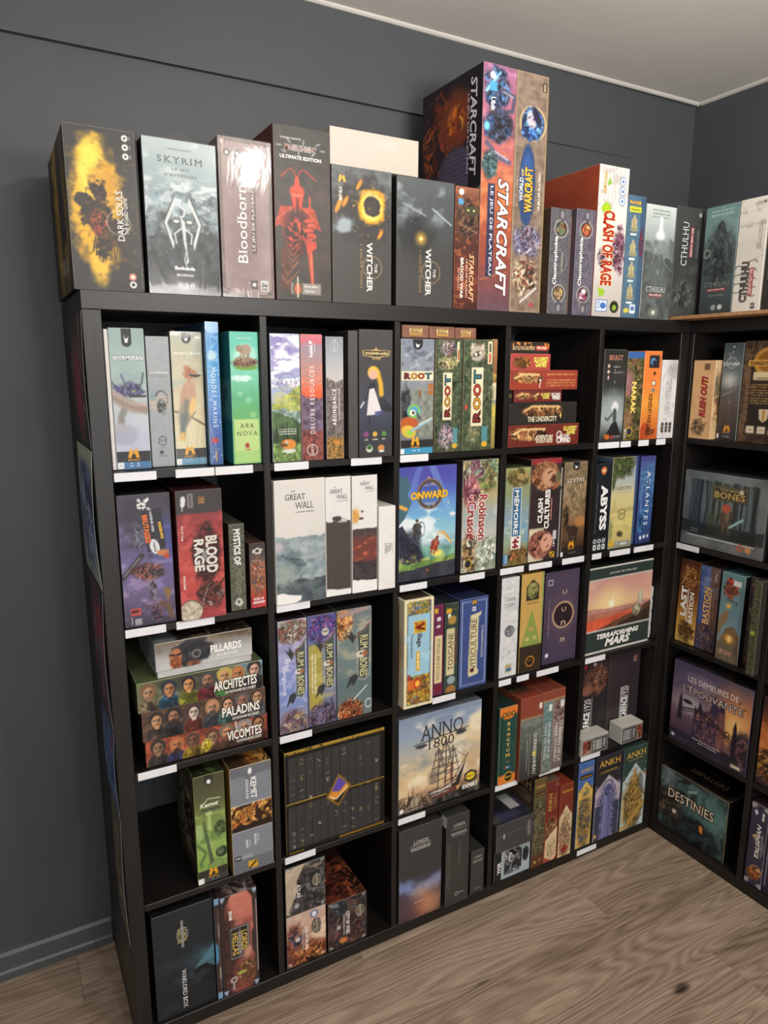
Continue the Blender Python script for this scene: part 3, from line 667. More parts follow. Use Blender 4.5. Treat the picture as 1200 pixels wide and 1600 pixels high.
@art(A, (1.0845, 1.191, .004, TZ, 2.4185), 'very tall taupe box with a round blue portrait medallion', side='8a7444', edge='a08a6a', top='8a7a60', D=.286)
def _(c):
    c.bg('7c6a5c').tex(.28, 9).fr(.0, .0, 1, 1, .03, '96836c')
    c.el(.55, .20, .42, .42, '8c7658', .04).ring(.55, .20, .40, .03, 'c0aa84').el(.55, .20, .35, .35, '28406e', .05).clut(.2, .14, .9, .275, ['2a4a88', '4a78b8', '1c2850', '6a9ac8'], 5, .1)
    c.el(.50, .185, .15, .2, 'b8b4c0', .2, -20).ln([(.40, .18), (.46, .175)], .025, '2c2038').ln([(.54, .185), (.6, .18)], .025, '2c2038').ln([(.48, .21), (.54, .212)], .02, '6a3a4a'); c.el(.66, .17, .1, .25, '1e2038', .4, -30)
    c.el(.43, .46, .26, 1.0, '26406c', .08, rough=.08); c.ring(.43, .46, .33, .03, 'c8a868', .5); c.el(.43, .40, .16, .45, '2f5288', .2)
    c.t('WARCRAFT', .48, .475, .19, 'f0b83c', 90, .26, 'bs#5a2a14'); c.s_('WORLD', .24, .475, .10, 'e8e6dc', 90, .12, 'bs#1c3058'); c.s_('OF', .27, .405, .03, 'e8c050', 90, .08, 'b'); c.s_('LE JEU DE PLATEAU', .84, .475, .16, 'f2ead8', 90, .085, 'bs')
    c.rc(.82, .03, .95, .065, '2c2620').m_('BLIZZARD', .885, .047, .028, 'e0cda0', -90, .06)
    c.clut(.02, .62, .95, .76, ['5a5478', '8a86a0', '3a3248', 'b0a8b0', '6a4a5c'], 7, .25); c.clut(.05, .76, .9, .93, ['6a3a30', '9a7a5c', 'c8b8a0', '3a2820', '8a5a48'], 6, .25); c.ln([(.35, .955), (.85, .89)], .05, 'c8c2bc'); c.el(.72, .965, .07, .05, 'b0384a', .2, rough=.3)
    c.cloud('5c4a3e', 6, .55, .7, .5, .55, .64)
A((1.1925, 1.200, .012, TZ, 2.400), 'thin ochre card box behind the tall taupe box', lambda c: c.bg('8d7440').tex(.1, 6), side='7a6436', D=.27)
A((1.2015, 1.217, .05, TZ, 2.06), 'narrow dark green and yellow box between taupe and grey boxes', lambda c: c.bg((0, '3a4a34'), (.4, '8a7a2c'), (.6, 'b0882c'), (.75, '2a2418'), (1, '1c1a16')).tex(.3, 12), side='22251c', D=.25)

def claus(c, base, gem, sub=None):
    c.bg(base).tex(.22, 10).cloud('8f8a90', 8, .55, .75, .4)
    c.ring(.5, .5, .42, .03, '77737c', .8, a=.7); c.ring(.5, .5, .30, .03, '3a373c', .8, a=.7)
    for v, g in ((.19, gem[0]), (.80, gem[1])): c.el(.52, v, .32, .34, '2c2a2e', .06).ring(.52, v, .31, .05, 'a09a94').clut(.3, v-.06, .74, v+.06, g, 7, .1, .05)
    for v in (.06, .94): c.el(.55, v, .14, .26, '4a474c', .2, rough=.3).el(.55, v, .08, .14, '8a868a', .3)
    c.t('Claustrophobia', .30, .49, .46, 'f4f2ee', 90, .22, 'b#2a282c')
    if sub: c.s_(sub, .62, .5, .18, 'b8c0a0', 90, .10, 'i')
@art(A, (1.219, 1.294, .004, TZ, 2.102), 'narrow stone-grey box with green round gem at top', side='4a3a30', edge='77737a', D=.25)
def _(c): claus(c, '56545a', (['8a5a3a', '4a7a5a', 'c89a7a', '2c4a38'], ['c8a868', '7a5a3c', 'd8c8a0']), 'DE PROFUNDIS')
A((1.2955, 1.312, .02, TZ, 2.09), 'thin brown box between the two stone-grey boxes', lambda c: c.bg('6a4a36').tex(.4, 10), side='4a3428', D=.24)
@art(A, (1.313, 1.387, .004, TZ, 2.109), 'narrow violet-grey box with red round gem at top', side='4d4450', edge='7c7684', D=.25)
def _(c): claus(c, '5c5764', (['9a3a2c', 'd07a4a', '5a1c18', 'e0a070'], ['d8d0d8', 'a83a5a', '3a3440']))
def rage_left(c): c.bg('9a4630').tex(.10, 3).cloud('b05a3c', 2, .5, .8, .5)
@art(A, (1.390, 1.508, .004, TZ, 2.235), 'white box with green and red lettering and a rust-red side', side='96442e', left=rage_left, edge='c8bdb0', top='a04a32', D=.29)
def _(c):
    c.bg((0, 'd9d6d0'), (.6, 'cfcac4'), (.8, 'bdb6ae'), (1, 'b0a9a2')).cloud('b3aca8', 5, .5, .66, .7, 0, .3)
    for i in range(7): c.ln([(.1+.12*i, .02), (.15+.1*i+.04*(i % 2), .14), (.05+.13*i, .22)], .02, 'a8a29e', .7)
    c.clut(.55, .38, .98, .70, ['6a3a50', '9a6a7c', '3c2432', 'b89aa4'], 8, .25, .5); c.clut(.1, .55, .4, .68, ['8a6a74', 'c0b0b0', '5a4450'], 8, .3, .5)
    for i, v in enumerate((.09, .155, .22)): c.el(.80, v, .10, .10, 'e6ecf2', .04).ring(.80, v, .095, .014, '4a6a9a').el(.80, v, .045, .04, '5a7ab0', .2)
    c.pg([(.35, .07), (.42, .12), (.28, .13)], '7ab030'); c.m_('ORIGAMES', .2, .11, .14, 'c8a020', -90, .09); c.el(.27, .28, .14, .09, 'a8c020', .1, rough=.3)
    c.t('CLASH OF RAGE', .40, .54, .50, 'a52c1c', -90, .40, 'B#f2d8a0'); c.ring(.3, .28, .12, .05, '8fb82a'); c.pg([(.15, .80), (.4, .82), (.35, .86), (.2, .86)], '8fb82a')
    c.rc(.12, .885, .50, .965, '3c68a8').rc(.14, .89, .48, .96, 'd8e0ea').el(.36, .925, .1, .08, '3c68a8', .1); c.m_('BLUE', .20, .925, .05, '3c68a8', -90, .06); c.el(.75, .93, .15, .15, '23261c', .05).el(.75, .935, .07, .07, '8aa83a', .1)
@art(A, (1.510, 1.585, .004, TZ, 2.167), 'narrow steel-blue box showing a column of bronze miniatures', side='3c5468', edge='5a7286')
def _(c):
    c.bg('4c6a80').tex(.15, 6).rc(.72, 0, 1, 1, '3c5670', .02)
    c.t('RAGE', .40, .055, .62, 'e0a83a', 0, .13, 'B#2a1a12'); c.rc(.1, .09, .75, .135, 'c8c83a'); c.s_('EXTENSION', .42, .112, .5, '3a4a1c', 0, .05, 'b')
    for i, v in enumerate((.22, .42, .60, .78)): c.el(.40, v+.055, .26, .06, '8a8a72', .2).fig(.40, v, .62, 'b0a47c', '9a8c62', 'c8bc94'); c.rc(.22, v+.085, .55, v+.1, 'e4e4e0')
    c.clut(.72, .25, .98, .5, ['8a2c3a', '3c4a60', '5a2430'], 8, .2); c.rc(.45, .885, .75, .96, 'dfe6ee').el(.6, .92, .1, .1, '4a6a9a', .1); c.el(.25, .94, .16, .1, 'c8b848', .2, rough=.3)
@art(A, (1.586, 1.719, .004, TZ, 2.151), 'pale grey box with a white light shaft over dark lake', side='5a6062', wrap=True, seam=True, edge='a8b0b0', top='c0c8c6')
def _(c):
    c.bg((0, 'cdd4d2'), (.18, 'aab4b2'), (.4, '7c8684'), (.7, '474b4b'), (1, '3a3c3c')).scr(.2, .03, .8, .12, 3, '6a7472', .7)
    c.mtn(.30, .10, '6f7977', 2.5, .4); c.pg([(.49, .10), (.56, .10), (.60, .28), (.44, .28)], 'f4f8f6', .9); c.el(.52, .26, .13, .09, 'eef4f2', .7); c.mtn(.44, .1, '4b5150', 3, .5)
    c.ln([(.5, .3), (.3, .5), (.1, .55)], .03, '8a9492', .5).ln([(.52, .3), (.72, .5), (.95, .56)], .03, '8a9492', .5); c.el(.5, .62, .3, .4, '5e6665', .6, rough=.3, a=.7)
    c.t('CTHULHU', .48, .735, .66, 'd8dcd8', 0, .12, 's#2c2e2e'); c.rc(.25, .775, .72, .80, '8a2c2c', .02); c.s_('DEATH MAY DIE', .48, .787, .42, 'f0e0dc', 0, .035, 'b'); c.el(.45, .94, .16, .13, '6a7068', .3, rough=.4).el(.45, .94, .05, .05, 'd8d8d0', .3)
def ct17(c):
    c.bg((0, '3c3d3d'), (.5, '343535'), (1, '3a3c3b')).cloud('4c4f4e', 3, .5, .75, .6, .5, 1)
    c.ln([(.2, .72), (.45, .68), (.5, .78)], .025, '5e6462', .7).ln([(.55, .72), (.8, .80), (.6, .9)], .025, '5e6462', .7).clut(.12, .66, .85, .92, ['2c2e2e', '4a4e4c', '585e5c'], 6, .3, .5)
    c.t('CTHULHU', .36, .33, .40, 'c9ccc6', 90, .22, 's#222'); c.rc(.55, .17, .66, .45, '7a2226', .02); c.s_('DEATH MAY DIE', .61, .31, .26, 'e8d4d0', 90, .07, 'b'); c.scr(.78, .2, .86, .45, 2, '9a9c98', .7, True); c.el(.86, .06, .05, .05, 'aaa', .2)
CBZ = 1.8315
A((1.722, 1.849, .006, CBZ, 2.160), 'charcoal box with a vertical grey title, at the shelf corner', ct17, side='2c2d2d', edge='555856')
@art(Bx, (-.018, -.134, 1.826, CBZ, 2.156), 'teal-grey box with a dark tentacled mountain, right of corner', side='2e3a3a', edge='6a8080', wrap=True, seam=True, fin=True)
def _(c):
    c.bg((0, '6f8f8e'), (.25, '6a8786'), (.45, '4c5e5e'), (1, '343c3d')).scr(.15, .03, .85, .1, 2, 'c8d8d4', .7)
    c.pg([(.40, .17), (.52, .13), (.62, .18), (.80, .36), (.95, .62), (.05, .62), (.1, .40)], '2f3636'); c.clut(.08, .2, .92, .7, ['2a3030', '3c4646', '22282a', '4c5a58'], 6, .4, .3)
    for s in (-1, 1): c.ln([(.5, .25), (.5+s*.2, .36), (.5+s*.25, .5), (.5+s*.38, .55)], .03, '56645f', .8)
    c.ring(.12, .42, .1, .03, 'a8b8b0', a=.7)
    c.t('CTHULHU', .5, .71, .78, '8a8c88', 0, .13, 's#20262a'); c.rc(.2, .745, .8, .775, '8a2c30', .02); c.s_('DEATH MAY DIE', .5, .76, .5, 'f0dcd8', 0, .035, 'b'); c.scr(.25, .80, .75, .82, 1, 'b8c4c0'); c.el(.45, .92, .08, .08, '9aa6a2', .2, rough=.4).el(.65, .92, .07, .07, 'c8d0cc', .1)
@art(Bx, (-.1345, -.226, 1.826, CBZ, 2.157), 'cream box with a black and red tentacle logo, far right', side='9c968c', edge='d8d2c8')
def _(c):
    c.bg((0, 'dad5cb'), (.4, 'c8c2b8'), (1, 'd6d1c8')).cloud('8f8a82', 3, .52, .75, .6, 0, .55).scr(.72, .2, .86, .45, 2, '6a6660', .7, True)
    for i in range(9): c.ln([(.4, .55+.035*i), (.4+(-1)**i*.32, .53+.04*i), (.4+(-1)**i*.38, .56+.035*i)], .02, '3c3834')
    c.rc(.54, .6, .68, .84, '8a2426', .03); c.t('CTHULHU', .38, .72, .36, '57534c', 90, .26, 'bs#2a2724'); c.s_('DEATH MAY DIE', .61, .72, .22, 'f0dcd8', 90, .08, 'b'); c.el(.86, .05, .05, .05, '5a5650', .1); c.rc(.68, .91, .82, .96, '4a4640'); c.m_('CMON', .75, .935, .1, 'e8e4dc', 0, .06)
Bx((-.2285, -.30, 1.83, CBZ, 2.14), 'dark box at the far right edge on top', lambda c: c.bg('2a2826').tex(.3, 9).scr(.1, .3, .4, .7, 2, '888', vert=True), side='24221f')
sheet = tag(link('cardboard_sheet', box_me(1.735, 2.19, -.62, .31, 1.8205, 1.831, .001), M_KRAFT), 'flat brown corrugated cardboard sheet under the boxes at the corner', 'cardboard')

# ------------------------------------------------------------------ row 1 (top cells)
Z1, Z2, Z3, Z4, Z5 = 1.4473, 1.0953, .7433, .3913, .0383
A((.044, .0525, .040, Z1, 1.746), 'slim blank white box at the left end of top row', lambda c: c.bg('e6e2de'), side='dcd8d4', edge='f2eee8')
def wyrm_foot(c):
    c.rc(0, .87, 1, .945, '2e2e30').rc(0, .945, 1, 1, '4a7aa8').rc(.02, .95, .2, .995, 'eef0f0'); matagot(c, .5, .885, .17); c.s_('14+', .11, .972, .1, '444', 0, .04)
    c.s_('1-5', .42, .978, .1, 'fff', 0, .045, 'b'); c.s_('90', .62, .978, .08, 'fff', 0, .045, 'b'); c.el(.42, .957, .02, .02, 'fff').el(.62, .957, .02, .02, 'fff').rc(.52, .955, .525, .99, 'fff')
@art(A, (.053, .126, .040, Z1, 1.749), 'pale blue-green box with a coiled purple-headed dragon', side='8a9c9c', edge='d8e0de', top='9cacac')
def _(c):
    c.bg((0, '93a8a6'), (.3, 'a2b8b4'), (.5, 'b4c2c2'), (.7, 'c0c2d0'), (1, 'b8bcd0')).tex(.06, 3).el(.55, .36, .5, .28, '8ba3a2', .5, rough=.4, a=.6).el(.3, .75, .4, .3, 'a0a0b8', .3, rough=.3, a=.7)
    c.ln([(.2, .68), (.22, .62), (.35, .55)], .18, '8a8884'); c.el(.2, .70, .2, .14, 'b0b0b6', .4, rough=.5)
    c.ln([(-.05, .46), (.3, .52), (.6, .555), (1.05, .565)], .30, 'a59488'); c.ln([(-.05, .44), (.3, .495), (.6, .53), (1.05, .54)], .10, 'c0aea2')
    for i in range(14): u = .02+.075*i; v = .465+.11*min(1, u*1.1)-.0; c.ln([(u, v-.03), (u+.03, v+.035)], .012, '6a5a52', .8)
    c.ln([(.0, .37), (.14, .43)], .05, '5a5058'); c.ln([(.28, .32), (.4, .40)], .04, '5a5c8c'); c.el(.5, .435, .42, .16, '4c4a78', .15, 12, .35); c.clut(.22, .37, .85, .48, ['4a4878', '7a78a8', '2e2c48', '8f8cb8', '5a5a50'], 9, .25)
    c.ln([(.5, .475), (.95, .475)], .06, '3a3834'); c.ln([(.75, .43), (.86, .38), (.92, .31)], .03, '3c3a3c'); c.el(.62, .44, .04, .03, 'b8a84a', .3)
    badge(c); c.t('WYRMSPAN', .5, .205, .90, 'f6f6f2', 0, .14, 'bs#4a5458'); wyrm_foot(c)
@art(A, (.130, .180, .050, Z1, 1.734), 'light grey box with a small curled dragon tail', side='8d9092', edge='c4c8ca')
def _(c):
    c.bg('a0a5a9').tex(.05, 8).el(.45, .5, .4, .35, 'c8b4a4', .6, rough=.4).el(.2, .44, .2, .25, '8ca0a4', .5, rough=.4)
    for i in range(10): a = math.radians(150-i*24); c.el(.55+.26*math.cos(a), .475-.065*math.sin(a), .06-.003*i, .06-.003*i, '5c5e5e', .3)
    c.clut(.3, .47, .75, .58, ['6a6c6a', '3e4040', 'b0b2b0'], 10, .3, .4)
    c.t('WYRMSPAN', .5, .272, .82, 'f4f4f2', 0, .13, 'bs#55585a'); c.s_("L'ACADÉMIE DES DRAGONS", .5, .297, .8, '4c5052', 0, .035); c.pg([(.5, .755), (.68, .775), (.68, .82), (.5, .84), (.32, .82), (.32, .775)], '55595c').pg([(.5, .763), (.65, .78), (.65, .815), (.5, .832), (.35, .815), (.35, .78)], 'a0a5a9')
    c.m_('SM', .5, .797, .26, '3f4346', 0, .13, ''); c.scr(.3, .85, .7, .856, 1, '5a5e60'); c.el(.45, .885, .1, .08, '4c5052', .3, rough=.4); c.scr(.3, .905, .7, .925, 2, '5a5e60')
@art(A, (.182, .2545, .050, Z1, 1.745), 'shrink-wrapped box with a tan crested bird on branch', side='7a8068', edge='c8c8b4', wrap=True, seam=True, fin=True, top='b8b4a0')
def _(c):
    c.bg((0, 'a8ac98'), (.2, 'bdb698'), (.4, 'c9c0a0'), (.6, 'd4c9a4'), (1, 'd9d0aa')).cloud('8fa0a0', 2, .5, .8, .6, 0, .5).cloud('c8a080', 2, .55, .8, .5, .3, .7)
    c.ln([(-.02, .585), (.4, .61), (1.02, .70)], .05, '6a4e42'); c.ln([(.55, .64), (.7, .59)], .03, '6a4e42')
    c.el(.47, .49, .26, .62, 'b89070', .12, 8); c.el(.38, .60, .22, .48, '8f8470', .25, 14); c.ln([(.32, .62), (.24, .76)], .18, '5c6a68'); c.ln([(.245, .765), (.24, .79)], .19, 'd8b060')
    c.ln([(.40, .50), (.35, .66)], .05, '5a5c54', .8).ln([(.47, .52), (.43, .66)], .05, '6c6a60', .8); c.el(.60, .55, .1, .3, 'e0b868', .4, 12)
    c.el(.57, .31, .22, .17, 'b0764a', .12); c.pg([(.36, .26), (.48, .24), (.70, .29), (.5, .33)], 'a86c42'); c.pg([(.52, .305), (.80, .315), (.78, .335), (.56, .325)], '241c1a'); c.pg([(.80, .31), (.95, .318), (.80, .335)], '2c2622')
    badge(c, hgt=.085); c.t('WINGSPAN', .5, .155, .86, 'f6f4ec', 0, .10, 'w'); c.rc(0, .87, 1, .945, '33302e').rc(0, .945, 1, 1, '6a9ab4').rc(.0, .95, .18, .995, 'f0f0ee'); matagot(c, .45, .885, .17); c.s_('10+', .09, .972, .1, '444', 0, .04)
@art(A, (.255, .287, .030, Z1, 1.767), 'slim bright blue shrink-wrapped box, tallest in its cell', side='35608a', edge='7ab0d8', wrap=True)
def _(c):
    c.bg((0, '4a8ac8'), (.3, '4a96d0'), (.55, '5a90d0'), (.75, '4a6ab0'), (1, '3c5a94')).cloud('a8d4ee', 5, .55, .72, .7, .05, .5).cloud('dceaf4', 6, .62, .75, .6)
    c.el(.45, .23, .35, .4, 'b8d4e4', .2, rough=.4).t('MONDES MARINS', .5, .52, .42, 'e8f2fa', -90, .36, 'w'); c.scr(.2, .42, .3, .7, 1, 'cfe2f2', .7, True); c.el(.42, .825, .28, .25, 'c03a3c', .2, rough=.4); c.scr(.35, .89, .6, .98, 1, 'e0a03a', .9, True)
def ark_l(c): c.bg('2c8088').rc(0, .36, 1, .66, '5a9a9a').t('ARK', .86, .47, .1, '2a5a60', -90, .1).t('NOVA', .70, .5, .1, '2a5a60', -90, .1)
@art(A, (.305, .3725, .012, Z1, 1.747), 'green and turquoise box with an elephant on island', side='2a7a80', left=ark_l, edge='8ed0bc', top='3a8c8c')
def _(c):
    c.bg((0, '5fb8a4'), (.3, '7ccab0'), (.5, '5fae7e'), (.7, '6fb064'), (1, '8cc070')).tex(.05, 4).el(.52, .18, .42, .38, 'b6e0d4', .3, rough=.2, a=.8)
    c.el(.55, .265, .40, .09, '6a9a34', .15, rough=.3).el(.5, .225, .46, .1, '7a5a4a', .2, rough=.4).clut(.05, .19, .97, .26, ['8a4a3a', '5a4438', 'c89a6a', '3c3430', 'b0786a'], 12, .2, .3)
    c.rc(.42, .14, .52, .22, '9a8674', .02).rc(.58, .14, .68, .22, '8c7866', .02).el(.55, .13, .2, .17, 'a48f7c', .15).el(.33, .125, .13, .12, '94806e', .15).ln([(.38, .13), (.36, .19)], .06, '94806e'); c.ln([(.3, .15), (.36, .17)], .025, 'e8e4d8')
    c.el(.38, .345, .38, .1, 'd0ece4', .5, rough=.5).el(.6, .51, .12, .12, 'a8dab8', .3, a=.5).el(.3, .46, .09, .09, 'a8dac8', .3, a=.5); c.el(.75, .62, .12, .12, 'a0d498', .3, a=.5)
    c.rc(.06, .655, .94, .9, 'bcd68c', .005).rc(.06, .9, .94, .99, 'a8d080', .02); c.s_('MATHIAS WIGGE', .5, .045, .52, 'eaf6f0', 0, .05); c.t('ARK', .52, .705, .52, '4a5a34', 0, .16, 'w'); c.t('NOVA', .52, .765, .74, '4a5a34', 0, .16, 'w'); c.el(.5, .855, .08, .09, 'a83434', .15, rough=.3); c.scr(.4, .88, .62, .9, 1, 'a83434')

@art(A, (.397, .471, .004, Z1, 1.745), 'box with purple sky, green alpine valley and platypus mark', side='3a3c4a', edge='b8b8c8')
def _(c):
    c.bg((0, '8a86b8'), (.2, '9c98c4'), (.45, 'a8b4d4'), (1, '6a7a4a')).cloud('f2eef4', 2.5, .45, .62, .95, 0, .47, 2.4).cloud('6a68a0', 3, .55, .75, .5, 0, .4, 2)
    c.mtn(.455, .05, '9aa45a', 2, .5, slope=-.14); c.cloud('d8c860', 5, .52, .66, .6, .42, .58, 2.5); c.mtn(.58, .05, '7a8c84', 2.5, .5, slope=.02); c.cloud('c8ccd8', 6, .55, .68, .6, .54, .66); c.mtn(.64, .05, '4c6440', 2, .5, slope=.12)
    for i in range(9): u = .03+.12*i; h = .09+.07*((i*7) % 5)/5; c.pg([(u-.08, .86), (u, .86-h-.06), (u+.08, .86)], ['33452a', '2a3a26', '41552e'][i % 3])
    c.mtn(.86, .03, '6c8a4a', 5, .8); c.cloud('a8b878', 12, .55, .66, .6, .86, 1); c.ring(.55, .375, .30, .018, '7a7a9c'); c.t('EARTH', .54, .375, .72, '6c6c92', 0, .13, 'w')
    for i, s in enumerate(('1 À 5 JOUEURS', '14 ANS ET PLUS', '45 À 90 MINUTES')): c.s_(s, .53, .742+.018*i, .62, 'f4f4f0', 0, .045, 'b')
    c.el(.56, .86, .26, .17, 'd88a3a', .1, rough=.1).el(.38, .865, .15, .06, '6a4a2c', .15).el(.5, .845, .05, .05, 'f4f0e8', .1).el(.51, .845, .022, .022, '222', .1).el(.56, .915, .22, .07, 'd8dcd0', .2, rough=.4)
@art(A, (.4715, .528, .002, Z1, 1.745), 'box with red sunset sky above purple rocky peaks', side='5a3a48', edge='c89a90')
def _(c):
    c.bg((0, 'd8707c'), (.06, 'c86a74'), (.1, '9a8a98'), (.25, 'b88880'), (.36, 'd8806a'), (.46, 'e0603c'), (1, '5a4048')).cloud('8c8494', 4, .5, .68, .7, .03, .4, 5); c.cloud('f09a70', 4, .55, .7, .5, .25, .47, 5)
    c.mtn(.48, .05, '6a5a70', 2.5, .6, slope=.03); c.cloud('8a6a74', 6, .52, .66, .6, .5, .8); c.mtn(.76, .04, '7a4440', 3, .6); c.cloud('a85a44', 9, .52, .64, .6, .8, 1)
    c.t('DELUXE RESOURCES', .5, .515, .54, 'f2eae8', 90, .22, 'w'); c.m_('InsideUP', .46, .11, .13, 'f8f4f0', 90, .18); c.s_('GAMES', .64, .105, .07, 'f0e8e4', 90, .07, 'w'); c.ring(.48, .915, .24, .025, 'f0e6e0'); c.s_('EARTH', .48, .915, .085, 'f0e6e0', 90, .13)
@art(A, (.534, .5835, .0, Z1, 1.741), 'shrink-wrapped grey box with a jagged brown mountain', side='4a4a50', edge='a8acb0', wrap=True, seam=True)
def _(c):
    c.bg((0, '8a9098'), (.15, 'a4a8ae'), (.3, 'c0bebe'), (.4, 'd0c8c0'), (1, '8a6a4a')).mtn(.36, .08, '6e6462', 3.5, .6); c.cloud('9a8a84', 7, .52, .64, .6, .36, .7, .6); c.mtn(.82, .04, '8a6a3c', 5, .9); c.cloud('d8a04a', 10, .55, .66, .7, .84, 1)
    c.ring(.5, .075, .26, .025, 'c8ccd0', .8); c.s_('EARTH', .5, .075, .07, 'c8ccd0', 90, .13); c.t('ABONDANCE', .46, .57, .30, 'f4f2f0', 90, .24, 'bw'); c.s_('UNE EXTENSION POUR EARTH', .74, .55, .27, 'f0eeec', 90, .07, 'b'); c.el(.6, .86, .16, .12, 'd08a3c', .2, rough=.3)
A((.585, .5925, .03, Z1, 1.742), 'narrow black box with yellow and red specks, recessed', lambda c: c.bg('241a18').spk(30, 'd8b02c', .2, 0, .1, 1, .4).spk(30, 'a02a30', .2, 0, .4, 1, .7).rc(.2, .87, 1, .99, 'bbb'), side='1e1a18')
A((.593, .6195, -.004, Z1, 1.756), 'slim plain dark grey box beside the navy figure box', lambda c: c.bg('4a4744').tex(.05, 8), side='33302e', edge='5e5a56')
@art(A, (.6205, .7150, -.008, Z1, 1.760), 'charcoal box with gold plaque and small pale robed figure', side='2e2c2b', edge='5a5754')
def _(c):
    c.bg((0, '403d3a'), (.35, '403f40'), (.6, '434858'), (.8, '3a3d48'), (1, '3c3a3a')).tex(.06, 3)
    c.pg([(.10, .16), (.45, .155), (.50, .135), (.55, .155), (.92, .16), (.90, .20), (.66, .21), (.60, .23), (.42, .23), (.36, .21), (.12, .20)], 'c8a868').pg([(.13, .165), (.89, .165), (.87, .196), (.62, .203), (.58, .222), (.44, .222), (.40, .203), (.15, .196)], '2a2624')
    c.t('WONDERLANDS', .51, .181, .70, 'f0dca0', 0, .062, 'bs'); c.t('WAR', .51, .211, .16, 'f0dca0', 0, .045, 'bs')
    c.el(.80, .60, .22, .12, '2c2c30', .15, 20).el(.70, .565, .16, .12, '35353a', .1, 20)
    c.ln([(.55, .33), (.64, .42), (.66, .50)], .13, 'd8a838'); c.el(.42, .33, .17, .17, 'e0b440', .1); c.el(.41, .345, .13, .13, 'd8a894', .1)
    c.pg([(.34, .41), (.48, .41), (.50, .47), (.34, .48)], '2e2c34'); c.pg([(.30, .46), (.44, .45), (.66, .63), (.50, .66), (.22, .665)], 'd9d4d4'); c.pg([(.45, .64), (.72, .625), (.66, .655), (.50, .675)], '54588c'); c.ln([(.32, .42), (.24, .50), (.16, .56)], .04, '2e2c34'); c.ln([(.14, .56), (.04, .60)], .04, 'c8ccd0'); c.ln([(.30, .67), (.31, .74)], .04, '2c2a2c')
    for u, g in ((.20, '8a4a7a'), (.47, 'd8a84a'), (.74, '5a8a44')): c.el(u, .815, .075, .07, g, .15, rough=.2)
    c.s_('2-5', .2, .86, .09, 'e8e4dc', 0, .05, 'b'); c.s_('30 MIN', .47, .86, .17, 'e8e4dc', 0, .04, 'b'); c.s_('14+', .74, .858, .1, 'e8e4dc', 0, .05, 'b'); c.el(.30, .93, .10, .1, 'd8dcc8', .1).el(.30, .922, .075, .06, '3c6a34', .15); c.el(.66, .93, .10, .09, 'c88a4a', .12, rough=.1).el(.67, .955, .09, .03, 'e0ded4', .2)

def root_word(c, u, v, L, rot, h, bgc='e6d8b8'):
    w = L*(1 if rot == 0 else c.H/c.W)
    if rot == 0: c.rc(u-L/2-.02, v-h*.78*c.k, u+L/2+.02, v+h*.78*c.k, bgc, .006)
    else: c.rc(u-h*.78, v-L/2-.01, u+h*.78, v+L/2+.01, bgc, .006)
    for i, (ch, cc) in enumerate(zip('ROOT', ('7a2c2a', 'c8902c', 'b0402c', '3c6a78'))):
        d = (i-1.5)*L/4*.96
        if rot == 0: c.t(ch, u+d, v, L/4*.86, cc, 0, h, 'bs#2c211c')
        else: c.t(ch, u, v-d, L/4*.86, cc, 90, h, 'bs#2c211c')
@art(A, (.743, .844, 0, Z1, 1.741), 'blue-grey box with a colourful bird lute player by stone wall', side='4a4c52', edge='a8a89c')
def _(c):
    c.bg((0, '7a8494'), (.3, '8a9098'), (.5, '7d838a'), (1, '6a6e72')).cloud('565c66', 5, .48, .62, .7, .05, .3).cloud('b4bac0', 6, .55, .68, .6, .1, .36); c.clut(.0, .40, .32, .75, ['3c3c40', '55565a', '2a2a2c'], 7, .2, .4)
    c.rc(.30, .44, .98, .86, '7c8078')
    for r in range(9):
        for q in range(6):
            u0 = .30+.13*q-(.06 if r % 2 else 0); c.rc(max(.30, u0+.006), .44+.045*r+.003, min(.98, u0+.124), .44+.045*r+.042, ['868a80', '7a8078', '90928a', '72786e'][(r*5+q*3) % 4])
    c.rc(.82, .38, .98, .48, 'a86a3c').rc(.55, .42, .62, .50, '8a5a38'); c.pg([(.28, .44), (.5, .415), (.98, .44)], '8a8c84')
    c.el(.25, .75, .3, .24, 'b85a2c', .1, rough=.1); c.el(.40, .62, .21, .18, '5a9ac8', .08); c.ring(.40, .62, .15, .05, '7ab84a'); c.el(.36, .635, .09, .08, 'e8e2d0', .1).el(.38, .635, .04, .04, '2c241c', .1); c.pg([(.48, .62), (.66, .70), (.50, .68)], '55504c')
    c.el(.25, .80, .22, .16, 'd8b84a', .1, 20).el(.28, .81, .1, .08, '9ac84a', .2); c.ln([(.35, .79), (.90, .70)], .07, '8fb4c8'); c.ln([(.55, .74), (.95, .685)], .03, 'd8d8c8')
    badge(c, hgt=.09); root_word(c, .5, .315, .90, 0, .15); c.rc(0, .875, 1, .945, '2e2c2a').rc(0, .945, 1, 1, '3f94bc').rc(.0, .95, .12, .995, 'f0f0ee'); matagot(c, .45, .885, .13); c.s_('2-4', .42, .972, .08, 'fff', 0, .04, 'b'); c.s_('90', .56, .972, .06, 'fff', 0, .04, 'b')
def rootx(c, seed):
    c.bg('3f4a38').clut(-.2, -.2, 1.2, 1.2, ['2f3a2c', '46523c', '59664a', '38432f', '6a7454'], 8, .1, 0, lines=.35, oval=False)
    for i in range(40):
        R = np.random.RandomState(seed+i); u, v = R.rand(), R.rand(); c.ln([(u, v), (u, v+.03)], .03, '2a3426', .5)
    c.rc(.66, .78, .86, .96, '5a9aa8', .01, .8); c.el(.76, .945, .1, .08, 'd8a830', .1)
